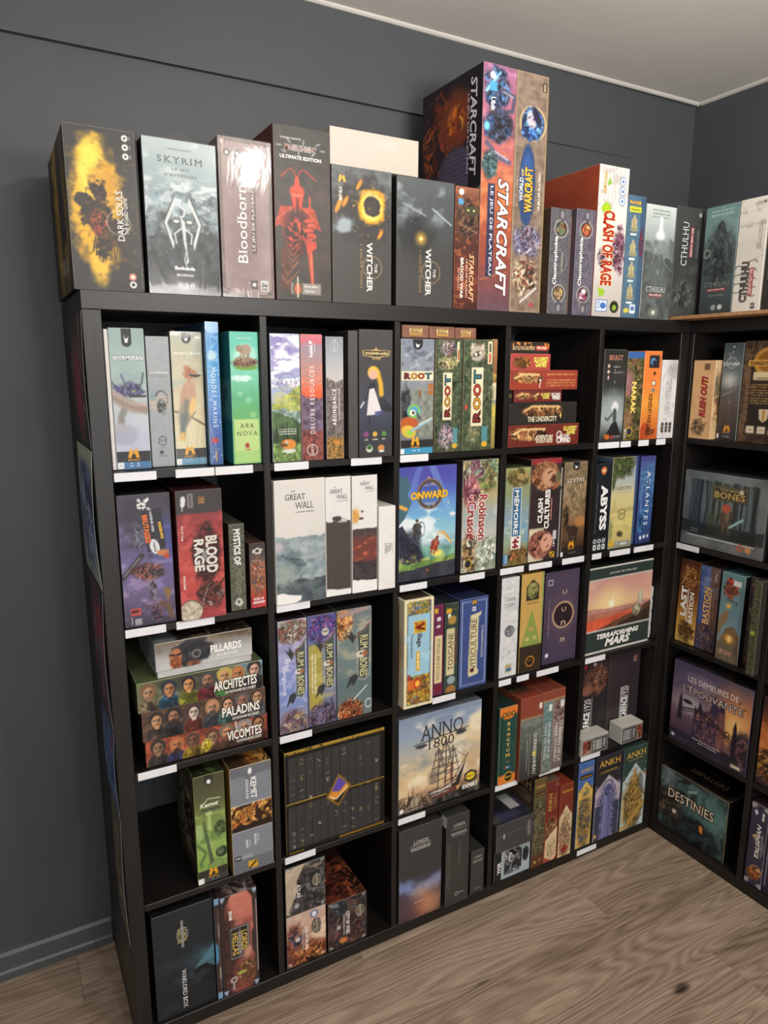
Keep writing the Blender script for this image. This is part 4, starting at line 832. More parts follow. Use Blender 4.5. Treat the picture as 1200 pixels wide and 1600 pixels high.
@art(A, (.8465, .9335, 0, Z1, 1.742), 'forest-green box with small banner title and animal crew', side='6a3a30', edge='8a7a60')
def _(c):
    rootx(c, 300); c.clut(.18, .0, .75, .14, ['7a8494', 'a8603c', '4a4450', 'c8c0b0', '6a5a78'], 9, .2); c.clut(.1, .14, .8, .27, ['c8a868', '8a9a6a', 'd8c89a', '6a5a40'], 8, .2, .4); c.clut(.15, .74, .7, .97, ['8a8890', '4c4858', 'c8b8b8', '9a7a8c', '6a6a58'], 8, .2, .4); c.rc(.80, .02, .88, .19, 'e8dcb4').rc(.82, .09, .86, .18, 'b8402c')
    root_word(c, .46, .50, .40, 90, .21); c.s_('LE PEUPLE DE LA RIVIÈRE', .72, .49, .2, '6a4a3c', 90, .04)
@art(A, (.9350, 1.034, -.002, Z1, 1.743), 'forest-green box with large banner title and raccoon-like face', side='5a5a48', edge='8a8a6a')
def _(c):
    rootx(c, 500); c.clut(.2, .02, .75, .2, ['8a8a80', 'c8a86a', '5a4a40', 'b8b8a8'], 7, .15); c.el(.45, .12, .22, .2, 'b0a898', .12); c.pg([(.22, .08), (.26, .02), (.36, .07)], 'c8c0b0').pg([(.56, .06), (.66, .02), (.66, .10)], 'c8c0b0'); c.el(.46, .125, .17, .07, '3c3834', .15, -20).el(.40, .13, .05, .05, 'd8d4c4', .1).el(.55, .115, .05, .05, 'd8d4c4', .1)
    c.rc(.80, .015, .95, .215, 'e8dcb4').rc(.84, .12, .91, .205, 'b8402c').rc(.84, .03, .91, .11, '3a3a34'); c.el(.12, .6, .05, .07, 'c8503c', .3, rough=.3); c.clut(.2, .76, .6, .92, ['8a8a68', '6a6e50', 'a8a078'], 6, .3, .4)
    root_word(c, .47, .51, .51, 90, .25); c.s_('CONFLIT DANS LES BASSES TERRES', .77, .50, .29, '6a4a3c', 90, .05)
A((1.0345, 1.0545, .008, Z1, 1.746), 'narrow box with cream side strips right of green boxes', lambda c: c.bg((0, 'a8744c'), (.3, '8a5a3c'), (.32, 'b8a84a'), (.38, '7a5a3c'), (.4, 'd8cca8'), (.54, 'd8cca8'), (.55, '8a8a8a'), (.62, 'c8b858'), (1, '8a7a4a')).tex(.3, 14).s_('ROOT', .4, .475, .12, '5a3a30', 90, .5, 'bs'), side='6a5a44', D=.25)
for i, (x0, x1, z1, nm) in enumerate(((.746, .8265, 1.7745, 'left'), (.8275, .9055, 1.7735, 'middle'), (.9065, .975, 1.7725, 'right'))):
    def pt(c):
        c.bg('7a5444').tex(.22, 5).rc(.28, .22, .74, .56, 'd8bc7c', .01).rc(.28, .62, .74, .80, 'c89a4a', .01).scr(.32, .66, .70, .76, 1, '6a4a30'); c.t('ROOT', .51, .39, .38, '5a3426', 0, .15, 'bs')
    A((x0, x1, 0, 1.7437, z1), 'small flat brown box on the green boxes, %s of three' % nm, pt, side='5a3c30', edge='8a6450', D=.14, name='small_game_box')

def inn(c, base, k=1):
    c.bg(base).tex(.10, 5)
DR = ((1.0955, 1.362, 0, Z1, 1.510), (1.0960, 1.352, .002, 1.5112, 1.5725), (1.1130, 1.292, .004, 1.5742, 1.6075), (1.0958, 1.348, .002, 1.609, 1.664), (1.0955, 1.240, .002, 1.6645, 1.709), (1.0955, 1.234, .003, 1.7095, 1.741))
def inn_art(c, u0, u1, v0=.1, v1=.75):
    c.clut(u0, v0, u1, v1, ['8a5a3a', 'b8844c', '5a3424', 'd8a870', '3c2018'], 9, .12, .25); c.ln([(u0+.05, (v0+v1)/2), (u0+.15, v0+.1), (u1-.05, v0+.12)], .02, 'e0b880')
@art(A, DR[0], 'long dark red box at bottom of the red stack', side='4a1c16', edge='8a4a3c')
def _(c):
    inn(c, '6a2a20'); inn_art(c, .03, .55, .1, .72); c.t('ADVENTURE', .49, .62, .26, 'f0e4cc', 0, .06, 'bi#3a1a14'); c.s_('IN NIGHT SHADE', .5, .80, .24, 'e8d8b8', 0, .035, 'bi'); c.m_('SLUGFEST', .87, .22, .2, 'e0d060', 0, .05, 'B'); c.m_('GAMES', .88, .42, .13, 'e0d060', 0, .045, 'B'); c.m_('SECOND', .79, .60, .15, 'f0ece8', 0, .045, 'b'); c.m_('WIND', .80, .79, .16, 'f0ece8', 0, .06, 'B'); c.ring(.71, .52, .035, .01, 'eee'); c.ring(.71, .75, .03, .012, 'eee')
@art(A, DR[1], 'long black wrapped box in the red stack with bronze title', side='1c1a18', edge='4a4642', wrap=True)
def _(c): c.bg('2a2723').tex(.2, 5); inn_art(c, .17, .78, .08, .68); c.t('THE UNDERCITY', .48, .77, .44, 'e8ddc0', 0, .06, 'bs#1a1412'); c.s_('4', .75, .62, .03, 'e8c870', 0, .07, 'b')
@art(A, DR[2], 'short maroon wrapped box in the middle of red stack', side='5a2420', edge='8a4a44', wrap=True)
def _(c): c.bg('6f2b28').tex(.1, 5); inn_art(c, .03, .35, .2, .8); inn_art(c, .36, .52, .2, .8); c.m_('SLUGFEST', .65, .36, .2, 'e0d060', 0, .05, 'B'); c.m_('GAMES', .66, .62, .14, 'e0d060', 0, .05, 'B'); c.m_('SECOND', .87, .36, .2, 'f0ece8', 0, .05, 'b'); c.m_('WIND', .88, .66, .18, 'f0ece8', 0, .07, 'B')
A((1.0958, 1.1115, .01, 1.5742, 1.6075), 'tiny black box end tucked in red stack', lambda c: c.bg('1e1b19').rc(.3, .3, .9, .6, '8a7a50', a=.6), side='181614', D=.2, name='small_game_box')
@art(A, DR[3], 'long brick-red box with fine gold print at right', side='7a2c20', edge='a8604c')
def _(c): c.bg('8f3a2a').tex(.08, 4); inn_art(c, .02, .46, .12, .70); c.s_('7', .43, .70, .03, 'f0e8d8', 0, .10, 'b'); c.scr(.52, .12, .97, .32, 1, 'd8a468', .7); c.scr(.52, .45, .97, .85, 3, 'd8a468', .7)
@art(A, DR[4], 'short coral-red box with yellow lettering near stack top', side='8a3430', edge='b8706a')
def _(c): c.bg('a8443e').tex(.06, 4); c.clut(.05, .2, .52, .9, ['8a5a2c', '5a3420', 'b07a3c', 'a8443e'], 8, .2, .1); c.t('SLUGFEST', .76, .36, .37, 'e8d862', 0, .10, 'B#4a1c14'); c.t('GAMES', .76, .68, .29, 'e8d862', 0, .10, 'B#4a1c14')
@art(A, DR[5], 'thin black box with red ribbon at top of the stack', side='211d1b', edge='5a4438')
def _(c): c.bg('2b2420').tex(.2, 6).spk(10, 'd88a3c', .03, 0, .0, 1, .4); c.rc(.64, .30, .97, .72, 'b03a34', .01); c.t('BATTLE FOR GREYPORT', .33, .55, .58, 'd8b48a', 0, .075, 'bs'); c.s_('PIRATES!', .80, .50, .26, 'e8c8a8', 0, .06, 'B')

@art(A, (1.451, 1.548, .003, Z1, 1.726), 'black wrapped box with a ghostly white beast', side='2a2a2a', edge='6a6c6c', wrap=True, seam=True)
def _(c):
    c.bg((0, '2a2927'), (.4, '353636'), (.55, '6c7474'), (.75, '9aa4a4'), (1, '2c2c2c')).el(.5, .66, .6, .55, 'a8b2b2', .6, rough=.3, a=.7).el(.6, .62, .16, .18, 'd8dcdc', .3, rough=.2).ln([(.55, .68), (.3, .76), (.2, .74)], .08, '5c6464'); c.ln([(.6, .66), (.62, .85)], .14, '4a5050'); c.pg([(.2, .95), (.5, .80), (.7, .78), (.98, .96)], '252525')
    c.t('BEAST', .52, .085, .62, 'd89078', 0, .16, 's'); c.scr(.42, .17, .75, .20, 1, 'ccc'); c.scr(.42, .235, .85, .26, 1, 'ccc'); c.el(.22, .18, .06, .06, 'd8b8a8', .2, rough=.4).el(.22, .24, .06, .06, 'd8b8a8', .2, rough=.4).el(.22, .30, .04, .07, 'd8b8a8', .2, rough=.4); c.el(.32, .945, .12, .08, 'c86a2c', .3, rough=.5).el(.55, .95, .08, .06, 'a83a3a', .2); c.s_('STUDIO', .77, .95, .28, 'ddd', 0, .06)
@art(A, (1.552, 1.6255, .004, Z1, 1.721), 'jungle-patterned box with yellow vertical title', side='3c3a30', edge='6a6a50', top='3a5a94')
def _(c):
    c.bg('5a4a30').clut(-.2, .07, 1.2, 1.1, ['3c3a24', '6a6434', '2a2a1c', '8a7a3c', '4c5a3c', 'a86a5a'], 8, .02, 0, oval=False); c.rc(0, 0, 1, .075, '3a62a0', .01); c.el(.12, .35, .3, .5, 'b8788a', .6, rough=.3, a=.7).el(.15, .75, .35, .4, 'b07a5a', .6, rough=.3, a=.6); c.t('NARAK', .48, .52, .37, 'f0d070', -90, .30, 'B#3a2414'); c.el(.36, .90, .2, .2, 'c8a030', .05).el(.36, .90, .15, .15, '2a2c40', .08); c.m_('IELLO', .1, .92, .1, 'e8e8e8', -90, .12)
@art(A, (1.6265, 1.705, .004, Z1, 1.724), 'bright orange box with western-style brown lettering', side='a85028', edge='e8a878', top='3a62a0')
def _(c):
    c.bg((0, 'e07a3c'), (.3, 'e8803c'), (.6, 'e89a40'), (1, 'c85a28')).tex(.06, 3); c.pg([(0, .86), (.25, .80), (.5, .84), (.62, .93), (.4, 1), (0, 1)], 'b04a24'); c.rc(.28, .05, .85, .19, '26262c').el(.5, .12, .15, .15, '5a94c8', .15, rough=.2).el(.55, .13, .1, .1, '26262c', .1)
    k = c.k; c.pg([(.62+.12*math.cos(a)*(1 if i % 2 == 0 else .45), .25+.12*math.sin(a)*(1 if i % 2 == 0 else .45)*k) for i, a in enumerate(np.linspace(-1.57, 4.71, 10, endpoint=False))], '3a2418')
    c.el(.60, .36, .12, .11, 'e8e0cc', .06).ring(.6, .36, .11, .02, '3a2418').el(.60, .44, .1, .08, '6a7a84', .1); c.t('WESTERN LEGENDS', .48, .72, .48, '3c2014', 90, .22, 'bs'); c.clut(.3, .86, .85, .96, ['a85028', '6a3018', 'e89a50'], 7, .3, .4)
@art(A, (1.706, 1.7795, .002, Z1, 1.697), 'white box with silver lettering and three black ribbons', side='b8b6b4', edge='e4e2e0')
def _(c):
    c.bg('dad9d8').cloud('8f8d8c', 3, .55, .75, .6, 0, .6).cloud('b8b6b6', 6, .5, .7, .5).el(.8, .12, .4, .4, '8a8886', .6, rough=.5, a=.6); c.t('NIDAVELLIR', .50, .46, .46, 'f4f4f4', 90, .26, 's#8a8a8c')
    for u in (.28, .52, .76): c.pg([(u-.08, .80), (u, .79), (u+.08, .80), (u+.08, .91), (u, .93), (u-.08, .91)], '2c2a2a').el(u, .84, .03, .03, 'ddd', .1).el(u, .88, .03, .02, 'ddd', .1)

# ------------------------------------------------------------------ row 2
@art(A, (.041, .154, .006, Z2, 1.396), 'large purple galaxy box with tilted arena title', side='26222a', edge='6a6474', top='1d1a22')
def _(c):
    c.bg((0, '42404a'), (.25, '4a4658'), (.5, '6a6290'), (.75, '6a5c80'), (1, '3c3846')).cloud('8c86c0', 3, .48, .7, .7, .25, .95).cloud('b8a0c8', 4, .56, .72, .5, .4, .9).cloud('34323c', 3, .52, .7, .6, 0, .5); c.el(.9, .35, .25, .4, '4a50a0', .6, rough=.4, a=.6)
    c.pg([(.42, .13), (.82, .11), (.88, .42), (.52, .44)], '33323a'); c.spk(24, 'e8e8e8', .022, .38, .04, .58, .11); c.t('BRUTASSES', .52, .26, .215, 'e0743a', -85, .11, 'B#2a1a16'); c.t("L'ARÈNE DES", .635, .20, .17, 'd8d8dc', -85, .06, 'b'); c.s_('BORDERLANDS', .80, .28, .13, 'e8b83c', -82, .06, 'B'); c.el(.66, .40, .09, .16, 'd8d8dc', .06, -15); c.s_('TORGUE', .66, .40, .08, '333', -80, .04, 'b')
    c.clut(.25, .20, .45, .42, ['4a4a5a', '6c6c7c', '3a3a46'], 9, .3, .5); c.ln([(.0, .62), (.40, .46)], .10, '3a3438').ln([(.05, .60), (.36, .475)], .03, '7a7478'); c.ln([(.25, .57), (.5, .55), (.72, .60)], .16, '4a2a2e'); c.clut(.25, .52, .82, .66, ['7a3038', '3a3438', '5a5054', 'b0685c', '2a2428'], 8, .2, .3); c.clut(.5, .64, .66, .80, ['4a4450', '8a8090', '6a6474'], 9, .2, .4); c.el(.82, .45, .1, .06, 'c07a4a', .4, rough=.6).el(.88, .48, .05, .05, 'c84a2a', .4)
    c.ln([(.72, .84), (.85, .86), (.92, .96)], .10, '6a5040'); c.pg([(.78, .72), (.95, .74), (.86, .84)], '8a6a44'); c.clut(.5, .84, .75, .98, ['6a3a4a', '8a6474', '4a3a4c'], 8, .3, .5); c.spk(40, 'd8d0e8', .006, 0, .1, 1, 1, .6)
    c.rc(.12, .855, .32, .91, 'b84a4c').s_('MF', .21, .882, .14, '222', 0, .06, 'B'); c.rc(.20, .94, .32, .985, 'd8d8dc', .02).rc(.22, .948, .30, .978, '38353e', .02).ring(.26, .963, .025, .012, 'ddd'); c.s_('gearbox', .13, .955, .06, 'ddd', -90, .04)
@art(A, (.162, .267, -.009, Z2, 1.399), 'large red and charcoal box with pale rune lettering and moon', side='4a1a1c', edge='6a5654', top='3a1616')
def _(c):
    c.bg((0, '3e3a3a'), (.175, '3e3a3a'), (.18, '8a3a3c'), (.35, 'a84442'), (.6, 'b84a40'), (.85, 'b84a48'), (1, '9a3c40')); c.cloud('d0605a', 4, .5, .7, .6, .2, 1).cloud('7a2428', 4, .55, .72, .6, .2, 1)
    c.clut(.3, .26, .95, .72, ['2a1a1a', '4a2020', '1c1414', '6a2c2a'], 6, .2, .35, .92); c.el(.57, .5, .06, .14, '8a8a8a', .2); c.ln([(.35, .3), (.9, .7)], .02, '5a5a5a', .6)
    c.t('BLOOD', .73, .50, .29, 'd8d2c8', -90, .27, 'Bs#1c1414'); c.t('RAGE', .45, .50, .25, 'd8d2c8', -90, .23, 'Bs#1c1414'); c.s_('Eric M. Lang', .1, .32, .11, 'f0e8e4', -90, .05, 'b'); c.s_('Adrian Smith', .1, .70, .11, 'f0e8e4', -90, .05, 'b')
    c.el(.22, .93, .26, .27, 'c8bca8', .04); c.clut(0, .84, .46, 1.02, ['c8bca8', 'a89c88', 'd8d0c0', '9a8c7a'], 6, .02, 0, .6, .2); c.ring(.22, .93, .26, .015, '5a2a28'); c.clut(.35, .72, .95, .92, ['3c2420', '6a3a30', '2a1816', '9a8a84'], 7, .25, .4, .9); c.ln([(.75, .82), (.98, .70)], .03, '2c1c1a')
    c.el(.15, .08, .05, .12, 'ddd', .1, rough=.4); c.m_('Guillotine', .13, .10, .1, 'e8e4e0', -90, .05, 'i'); c.rc(.26, .03, .36, .13, 'bab4b4', .03).rc(.275, .035, .345, .125, '5a5556', .02); c.rc(.48, .055, .61, .105, 'c8904a', .01).rc(.495, .06, .595, .1, '3e3a3a'); c.m_('CM', .545, .072, .08, 'd8a05a', 0, .04); c.m_('ON', .545, .09, .08, 'd8a05a', 0, .04)
@art(A, (.283, .323, .007, Z2, 1.308), 'narrow olive wrapped box with white slab lettering', side='3a3a30', edge='7a7a68', wrap=True, top='4a4a40')
def _(c):
    c.bg((0, '3a3c34'), (.4, '4c5044'), (1, '565a46')).clut(-.1, -.1, 1.1, 1.1, ['5a5e50', '7a7e6c', '3c4034', '9a9c8c'], 7, .1, 0, .6, .3, False); c.t('MYSTICS OF', .5, .26, .42, 'f0eee8', -90, .48, 'Bs#2a2c26'); c.t('MIDGARD', .5, .66, .3, '7c8068', -90, .4, 'b'); c.el(.5, .90, .25, .28, 'd8d6cc', .2, rough=.5).el(.5, .90, .1, .12, '4c5044', .2)
@art(A, (.331, .371, .003, Z2, 1.257), 'small narrow fiery orange box, shortest in its cell', side='3a2420', edge='7a5a50', top='4a3a38')
def _(c):
    c.bg((0, '3a3434'), (.2, '4a4a50'), (.5, '8a5a44'), (.75, 'b04a2c'), (1, 'b0242c')).clut(.0, .2, 1, .8, ['d08a4a', '8a4a30', '5a5a68', 'c86a34', 'a8a4a0'], 6, .3, .2); c.el(.5, .12, .28, .2, 'd8d0c8', .2, rough=.5).el(.5, .12, .13, .1, '3a3434', .2); c.rc(0, .83, 1, 1, 'b0242c', .02); c.t('GODS OF', .5, .86, .7, 'fff', 0, .16, 'bs'); c.t('ASGARD', .5, .915, .84, 'fff', 0, .19, 'bs'); c.scr(.1, .955, .9, .975, 1, 'f0c8c8')

def gw_title(c, u, v, s, col='4a4644'):
    k = c.k; c.s_('THE', u-.22*s, v-.19*s*k, .15*s, col, 0, .055*s, 's'); c.t('GREAT', u-.14*s, v, .72*s, col, 0, .20*s, 's'); c.t('WALL', u+.18*s, v+.30*s*k, .66*s, col, 0, .22*s, 's'); c.s_('LA GRANDE MURAILLE', u+.2*s, v+.52*s*k, .68*s, col, 0, .045*s, 's')
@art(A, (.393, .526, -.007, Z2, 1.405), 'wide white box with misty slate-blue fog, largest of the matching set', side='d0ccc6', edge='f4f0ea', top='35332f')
def _(c):
    c.bg('dcd8d2'); c.mtn(.455, .035, '8b9a9e', 3, .25); c.cloud('c8b8c0', 2.5, .45, .7, .8, .42, .62).cloud('6a7c82', 3, .45, .68, .9, .5, 1).cloud('b8c0c0', 3, .55, .72, .7, .5, .85).mtn(.80, .06, '4a555a', 2, .3); c.cloud('6e7a7e', 4, .5, .68, .6, .78, 1)
    for i in range(4): c.ln([(.13+.09*i, .60+.012*i), (.3+.07*i, .65), (.45+.05*i, .70)], .022, '3f4b4e', .8)
    c.el(.15, .75, .2, .2, '97a09c', .6, rough=.6); c.spk(40, 'b4bab4', .008, .05, .7, .5, .92, .6); c.spk(10, 'a84a3c', .008, .3, .85, .55, .93)
    c.pg([(0, .91), (.12, .905), (.25, .925), (.38, .935), (.5, .945), (.48, .98), (.36, 1), (0, 1)], 'f0eeec'); gw_title(c, .48, .135, .56)
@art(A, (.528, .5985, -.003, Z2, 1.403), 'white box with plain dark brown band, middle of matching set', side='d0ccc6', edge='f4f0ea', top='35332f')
def _(c): c.bg('e2e0de'); c.mtn(.365, .02, '4c4442', 4, .1, .95); c.el(.68, .36, .22, .09, 'c8c4c0', .3, rough=.5); c.el(.45, .345, .2, .1, '4c4442', .2, rough=.4); c.mtn(.945, .012, 'efeeee', 3, .02, slope=.02); gw_title(c, .52, .115, .72)
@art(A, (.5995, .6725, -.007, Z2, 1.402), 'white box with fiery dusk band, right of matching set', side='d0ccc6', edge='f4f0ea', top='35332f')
def _(c):
    c.bg('e4e2e0'); c.el(.12, .33, .16, .26, 'd8a050', .5, rough=.5).el(.4, .30, .05, .04, '5a4a44', .3, rough=.5).el(.36, .36, .08, .04, '5a3a30', .3, rough=.5); c.mtn(.445, .012, '4e4240', 4, .2, .92); c.rc(0, .52, 1, .74, '7a3c34', .15, .8); c.cloud('c86a48', 4, .5, .68, .8, .55, .76, 3); c.mtn(.73, .025, '3c3436', 3, .3, .92); c.cloud('5a4c4e', 6, .52, .7, .6, .74, .9); c.mtn(.895, .012, 'efeeee', 3, .02, slope=.02); gw_title(c, .58, .065, .56)
@art(A, (.6735, .7235, -.013, Z2, 1.318), 'small plain white box at the right of matching set', side='d8d4ce', edge='f4f0ea', top='e0dcd6')
def _(c): c.bg('e8e5e1').tex(.02, 3); c.t('GREAT', .44, .50, .13, '55504c', 90, .2, 's'); c.t('WALL', .66, .49, .11, '55504c', 90, .2, 's'); c.scr(.80, .43, .84, .57, 1, '77726e', .8, True)
@art(A, (.752, .937, .020, Z2, 1.410), 'bright blue fantasy box with archer and sword fighter', side='2a2c48', edge='5a6ab0')
def _(c):
    c.bg((0, '4a5ab0'), (.2, '5a7ac8'), (.45, '7ab4d8'), (.6, '9ac8d8'), (1, '4a4a52')); c.el(.55, .0, .7, .35, '5250a8', .6, rough=.2); c.pg([(.5, .0), (.62, 0), (.98, .45), (.9, .5)], '8ab8e8', .4).pg([(.3, .0), (.4, .0), (.2, .35), (.1, .3)], '7aa0e0', .4); c.cloud('f0f6f8', 2.2, .48, .62, .9, .38, .68, 1.5)
    c.pg([(0, .05), (.08, .10), (.12, .06), (.2, .16), (.14, .24), (.22, .3), (.1, .44), (0, .5)], '4a6a78'); c.ln([(.0, .33), (.12, .36)], .05, 'f0b050'); c.ln([(.5, .10), (.58, .16)], .02, 'f0c060')
    c.mtn(.72, .04, '6a9a90', 4, .3); c.cloud('8ac0a8', 6, .5, .66, .7, .66, .85); c.pg([(0, .52), (.06, .50), (.14, .58), (.25, .66), (.34, .70), (.45, .82), (.4, 1), (0, 1)], '3a3848'); c.clut(-.1, .55, .42, 1, ['3a3848', '2a2a38', '504c60'], 5, .2, .2, .8); c.mtn(.83, .03, '6a8a4a', 4, .4, slope=-.04); c.cloud('c8d068', 8, .55, .66, .7, .8, .88); c.mtn(.88, .02, '3c3c44', 3, .3, slope=-.06); c.el(.68, .78, .09, .05, 'f0e070', .6, rough=.3)
    c.fig(.31, .545, .30, '4a4440', '3a3834', '7a8a6a'); c.ring(.38, .55, .11, .012, '2a3a5a', .6); c.fig(.63, .70, .27, '8a3426', 'a84a34', '3a2420', 20); c.ln([(.68, .60), (.80, .60), (.92, .70)], .025, 'f0a83c'); c.ln([(.70, .60), (.90, .69)], .01, 'fff0b0')
    c.ring(.53, .245, .20, .05, '5a4a44'); c.el(.53, .245, .16, .16, '3a5aa0', .1, a=.5); c.ring(.53, .245, .225, .012, '8a7a6a'); c.s_('LEVEL UP YOUR', .53, .165, .22, 'd8ccb8', 0, .025); c.s_('ADVENTURE', .53, .325, .18, 'd8ccb8', 0, .025)
    c.t('ONWARD', .52, .25, .66, 'f2bc30', 0, .12, 'B#3a2a1c'); c.pg([(.50, .89), (.57, .925), (.50, .96), (.43, .925)], '2a262a').pg([(.50, .90), (.55, .925), (.50, .95), (.45, .925)], '5a4038'); c.m_('K', .5, .925, .03, 'b08a70', 0, .04); c.spk(10, 'ffd890', .01, .4, .2, .95, .5); c.el(.93, .44, .05, .03, 'e8e8f0', .3, rough=.5)
@art(A, (.950, 1.0755, .011, Z2, 1.418), 'colourful wrapped box with red vertical storybook title', side='4a4044', edge='b8b0a0', wrap=True, top='8a8078')
def _(c):
    c.bg((0, 'a8a878'), (.3, 'b8a878'), (.5, 'a8b4b8'), (.7, 'c8c4b8'), (1, '9aa890')); c.clut(-.1, -.05, 1.1, .3, ['8a9a58', '6a4a48', 'c8b078', '5a7a5a', 'a8c0a0', '8a5a6a'], 5, .2, .1, 1, .35); c.clut(0, .14, .5, .42, ['a85a6a', '6a3a4a', 'd89a8a', '8a5a8a'], 6, .3, .3); c.cloud('d8dce0', 3, .5, .7, .7, .35, .75); c.clut(.0, .62, .5, 1.05, ['c8a070', '4a4030', 'd8d0b8', '8a6a4a'], 5, .3, .2); c.clut(.4, .7, 1.1, 1.05, ['c8ccc0', '8a9a80', 'e0e0d4', '6a8a8a'], 5, .3, .2)
    c.t('Robinson', .58, .51, .42, 'a02c34', -90, .24, 'bs#f0e8dc'); c.t('Crusoé', .26, .53, .34, 'a02c34', -90, .26, 'bs#f0e8dc'); c.s_('DÉFIS COLLECTOR', .18, .14, .16, 'f0ece4', -90, .04, 'b'); c.el(.19, .92, .12, .12, 'c8a030', .05).el(.19, .92, .09, .09, '2a2c30', .08); c.m_('IELLO', .08, .925, .08, 'eee', -90, .06)
@art(A, (1.0965, 1.1925, .010, Z2, 1.387), 'olive landscape box with blue and white vertical title panel', side='4a4a38', edge='a8a878', top='5a5a44')
def _(c):
    c.bg((0, '9a9c68'), (.25, '8a9470'), (.5, '88a0b0'), (.75, '94a890'), (1, '7a6a44')); c.clut(.1, .0, .98, .2, ['6a5a34', '8a7a48', '4a4428', 'b09a60'], 6, .2, .3); c.el(.62, .10, .14, .14, 'a08a5a', .1).el(.85, .08, .09, .1, 'a88a60', .1).ln([(.25, .1), (.85, .16)], .06, '5a4a2c'); c.cloud('6a9ad0', 3, .5, .7, .6, .5, .8).cloud('e0e4d8', 4, .55, .7, .5, .3, .8); c.clut(.2, .78, 1, 1.0, ['8a5a3a', '6a6a34', 'a86a44', '4a4a2a'], 6, .3, .3)
    c.rc(.32, .20, .68, .70, 'd8dcd8').rc(.34, .205, .66, .695, '3c6c98'); c.t('MÉMOIRE', .5, .45, .465, 'f4f2ec', -90, .22, 'bs'); c.rc(.32, .695, .70, .83, 'e8e4dc'); c.t("'44", .5, .765, .12, '8a1c24', -90, .26, 'Bs'); c.rc(.05, .88, .22, .98, '4a84b8'); c.m_('DAYS', .135, .93, .08, 'e8ecf0', -90, .07)
@art(A, (1.1935, 1.314, .011, Z2, 1.407), 'dark wrapped box with fur-hatted man and curly-haired woman', side='2c2424', edge='8a7a74', wrap=True, top='8a2c30')
def _(c):
    c.bg('352a2c').rc(0, 0, 1, .05, '9a2c34', .02); c.el(.48, .17, .46, .36, 'b07a58', .12, rough=.2).clut(.02, .02, .9, .30, ['a8714e', '8a5638', 'c89a74', '6a4028'], 10, .15, .1); c.el(.60, .18, .24, .24, 'c89878', .15, 30).ln([(.55, .14), (.68, .12)], .03, '3a2420').ln([(.62, .21), (.72, .19)], .03, '3a2420').el(.75, .2, .09, .12, '5a3a2c', .3, rough=.3); c.pg([(.82, .12), (1, .16), (1, .26), (.86, .30)], '6a6a4a'); c.ln([(.75, .30), (1, .22)], .03, 'd8703c')
    c.rc(0, .67, .5, 1, 'd8ceb0', .03); c.el(.42, .83, .42, .34, '7a4a3c', .1, rough=.2).clut(.02, .70, .80, .98, ['a86a58', '7a4038', 'c88a74', '5a2c28'], 9, .12, .1); c.el(.60, .82, .2, .24, 'd8a48c', .12, 20).ln([(.52, .80), (.6, .78)], .025, '3a2420').ln([(.6, .87), (.68, .85)], .025, '8a3a38')
    c.t('CLASH', .34, .50, .245, 'f4f0ea', 90, .16, 'Bs'); c.s_('OF', .44, .50, .05, 'f0e8e0', 90, .06, 'bs'); c.t('CULTURES', .57, .49, .39, 'f4f0ea', 90, .17, 'Bs'); c.rc(.69, .38, .73, .60, 'a83a34'); c.s_('MONUMENTAL EDITION', .71, .49, .21, 'f0e0dc', 90, .03); c.spk(20, 'c8602c', .008, 0, .3, 1, .7)
    c.rc(.80, .71, .92, .80, 'c8ccd0', .01); c.s_('14+', .85, .84, .06, 'f0f0f0', 90, .07, 'b'); c.rc(.72, .92, .88, .98, 'd8a830').ln([(.75, .97), (.85, .93)], .03, '222')
A((1.3148, 1.3262, .02, Z2, 1.375), 'thin clear-edged grey box beside fur hat cover', lambda c: c.bg('a8a49e').tex(.1, 6).el(.5, .22, .5, .5, '222', .1), side='8a8680', D=.25)
@art(A, (1.328, 1.4235, .015, Z2, 1.391), 'brown misty forest box with a bear and soldier', side='4a4034', edge='8a7a68', top='5a4e40')
def _(c):
    c.bg((0, '8a7860'), (.3, 'a08a6e'), (.55, '9a7a58'), (.7, '7a5638'), (1, '2c2622')).cloud('6a5a40', 4, .48, .66, .8, 0, .6); c.clut(.3, .05, 1.1, .6, ['7a6a4a', '96845e', '5c5038'], 8, .3, .3, .7, .2); c.clut(.0, .45, .3, .75, ['4a3c2a', '6a5438', '3a2e20'], 8, .3, .4); c.el(.48, .73, .24, .18, '3a2a20', .15, rough=.15).el(.28, .70, .1, .1, '3a2a20', .1).rc(.32, .76, .38, .86, '33251c').rc(.58, .76, .66, .86, '33251c'); c.el(.78, .64, .22, .16, 'b07a44', .4, rough=.4); c.fig(.46, .80, .22, '2a2420', '3c3028', '6a5040'); c.mtn(.84, .03, '4a3420', 4, .4); c.rc(0, .90, 1, 1, '282422', .03)
    badge(c, hgt=.09, u=.5); c.t('SCYTHE', .5, .19, .76, 'f2eee6', 0, .13, 'sw'); matagot(c, .45, .875, .13); c.rc(0, .95, .1, 1, 'eee'); c.scr(.35, .955, .65, .98, 1, 'aaa')
@art(A, (1.453, 1.5265, .013, Z2, 1.378), 'black box with white vertical title and orange mask mark', side='16181c', edge='3a3e42', top='1c1e22')
def _(c):
    c.bg('1c2026').tex(.15, 4); c.el(.52, .08, .17, .17, 'e07a3c', .15, rough=.25).ln([(.44, .08), (.6, .08)], .05, 'f4e8dc'); c.t('ABYSS', .62, .50, .52, 'f4f4f2', -90, .42, 'Bs'); c.scr(.17, .22, .23, .78, 1, 'c8ccd0', .8, True)
    for u in (.22, .48, .74): c.el(u, .88, .1, .1, 'e8e8e8', .06).el(u, .88, .05, .06, '1c2026', .1).rc(u-.09, .92, u+.09, .98, 'e8e8e8', .01).el(u, .95, .04, .05, '1c2026', .1)
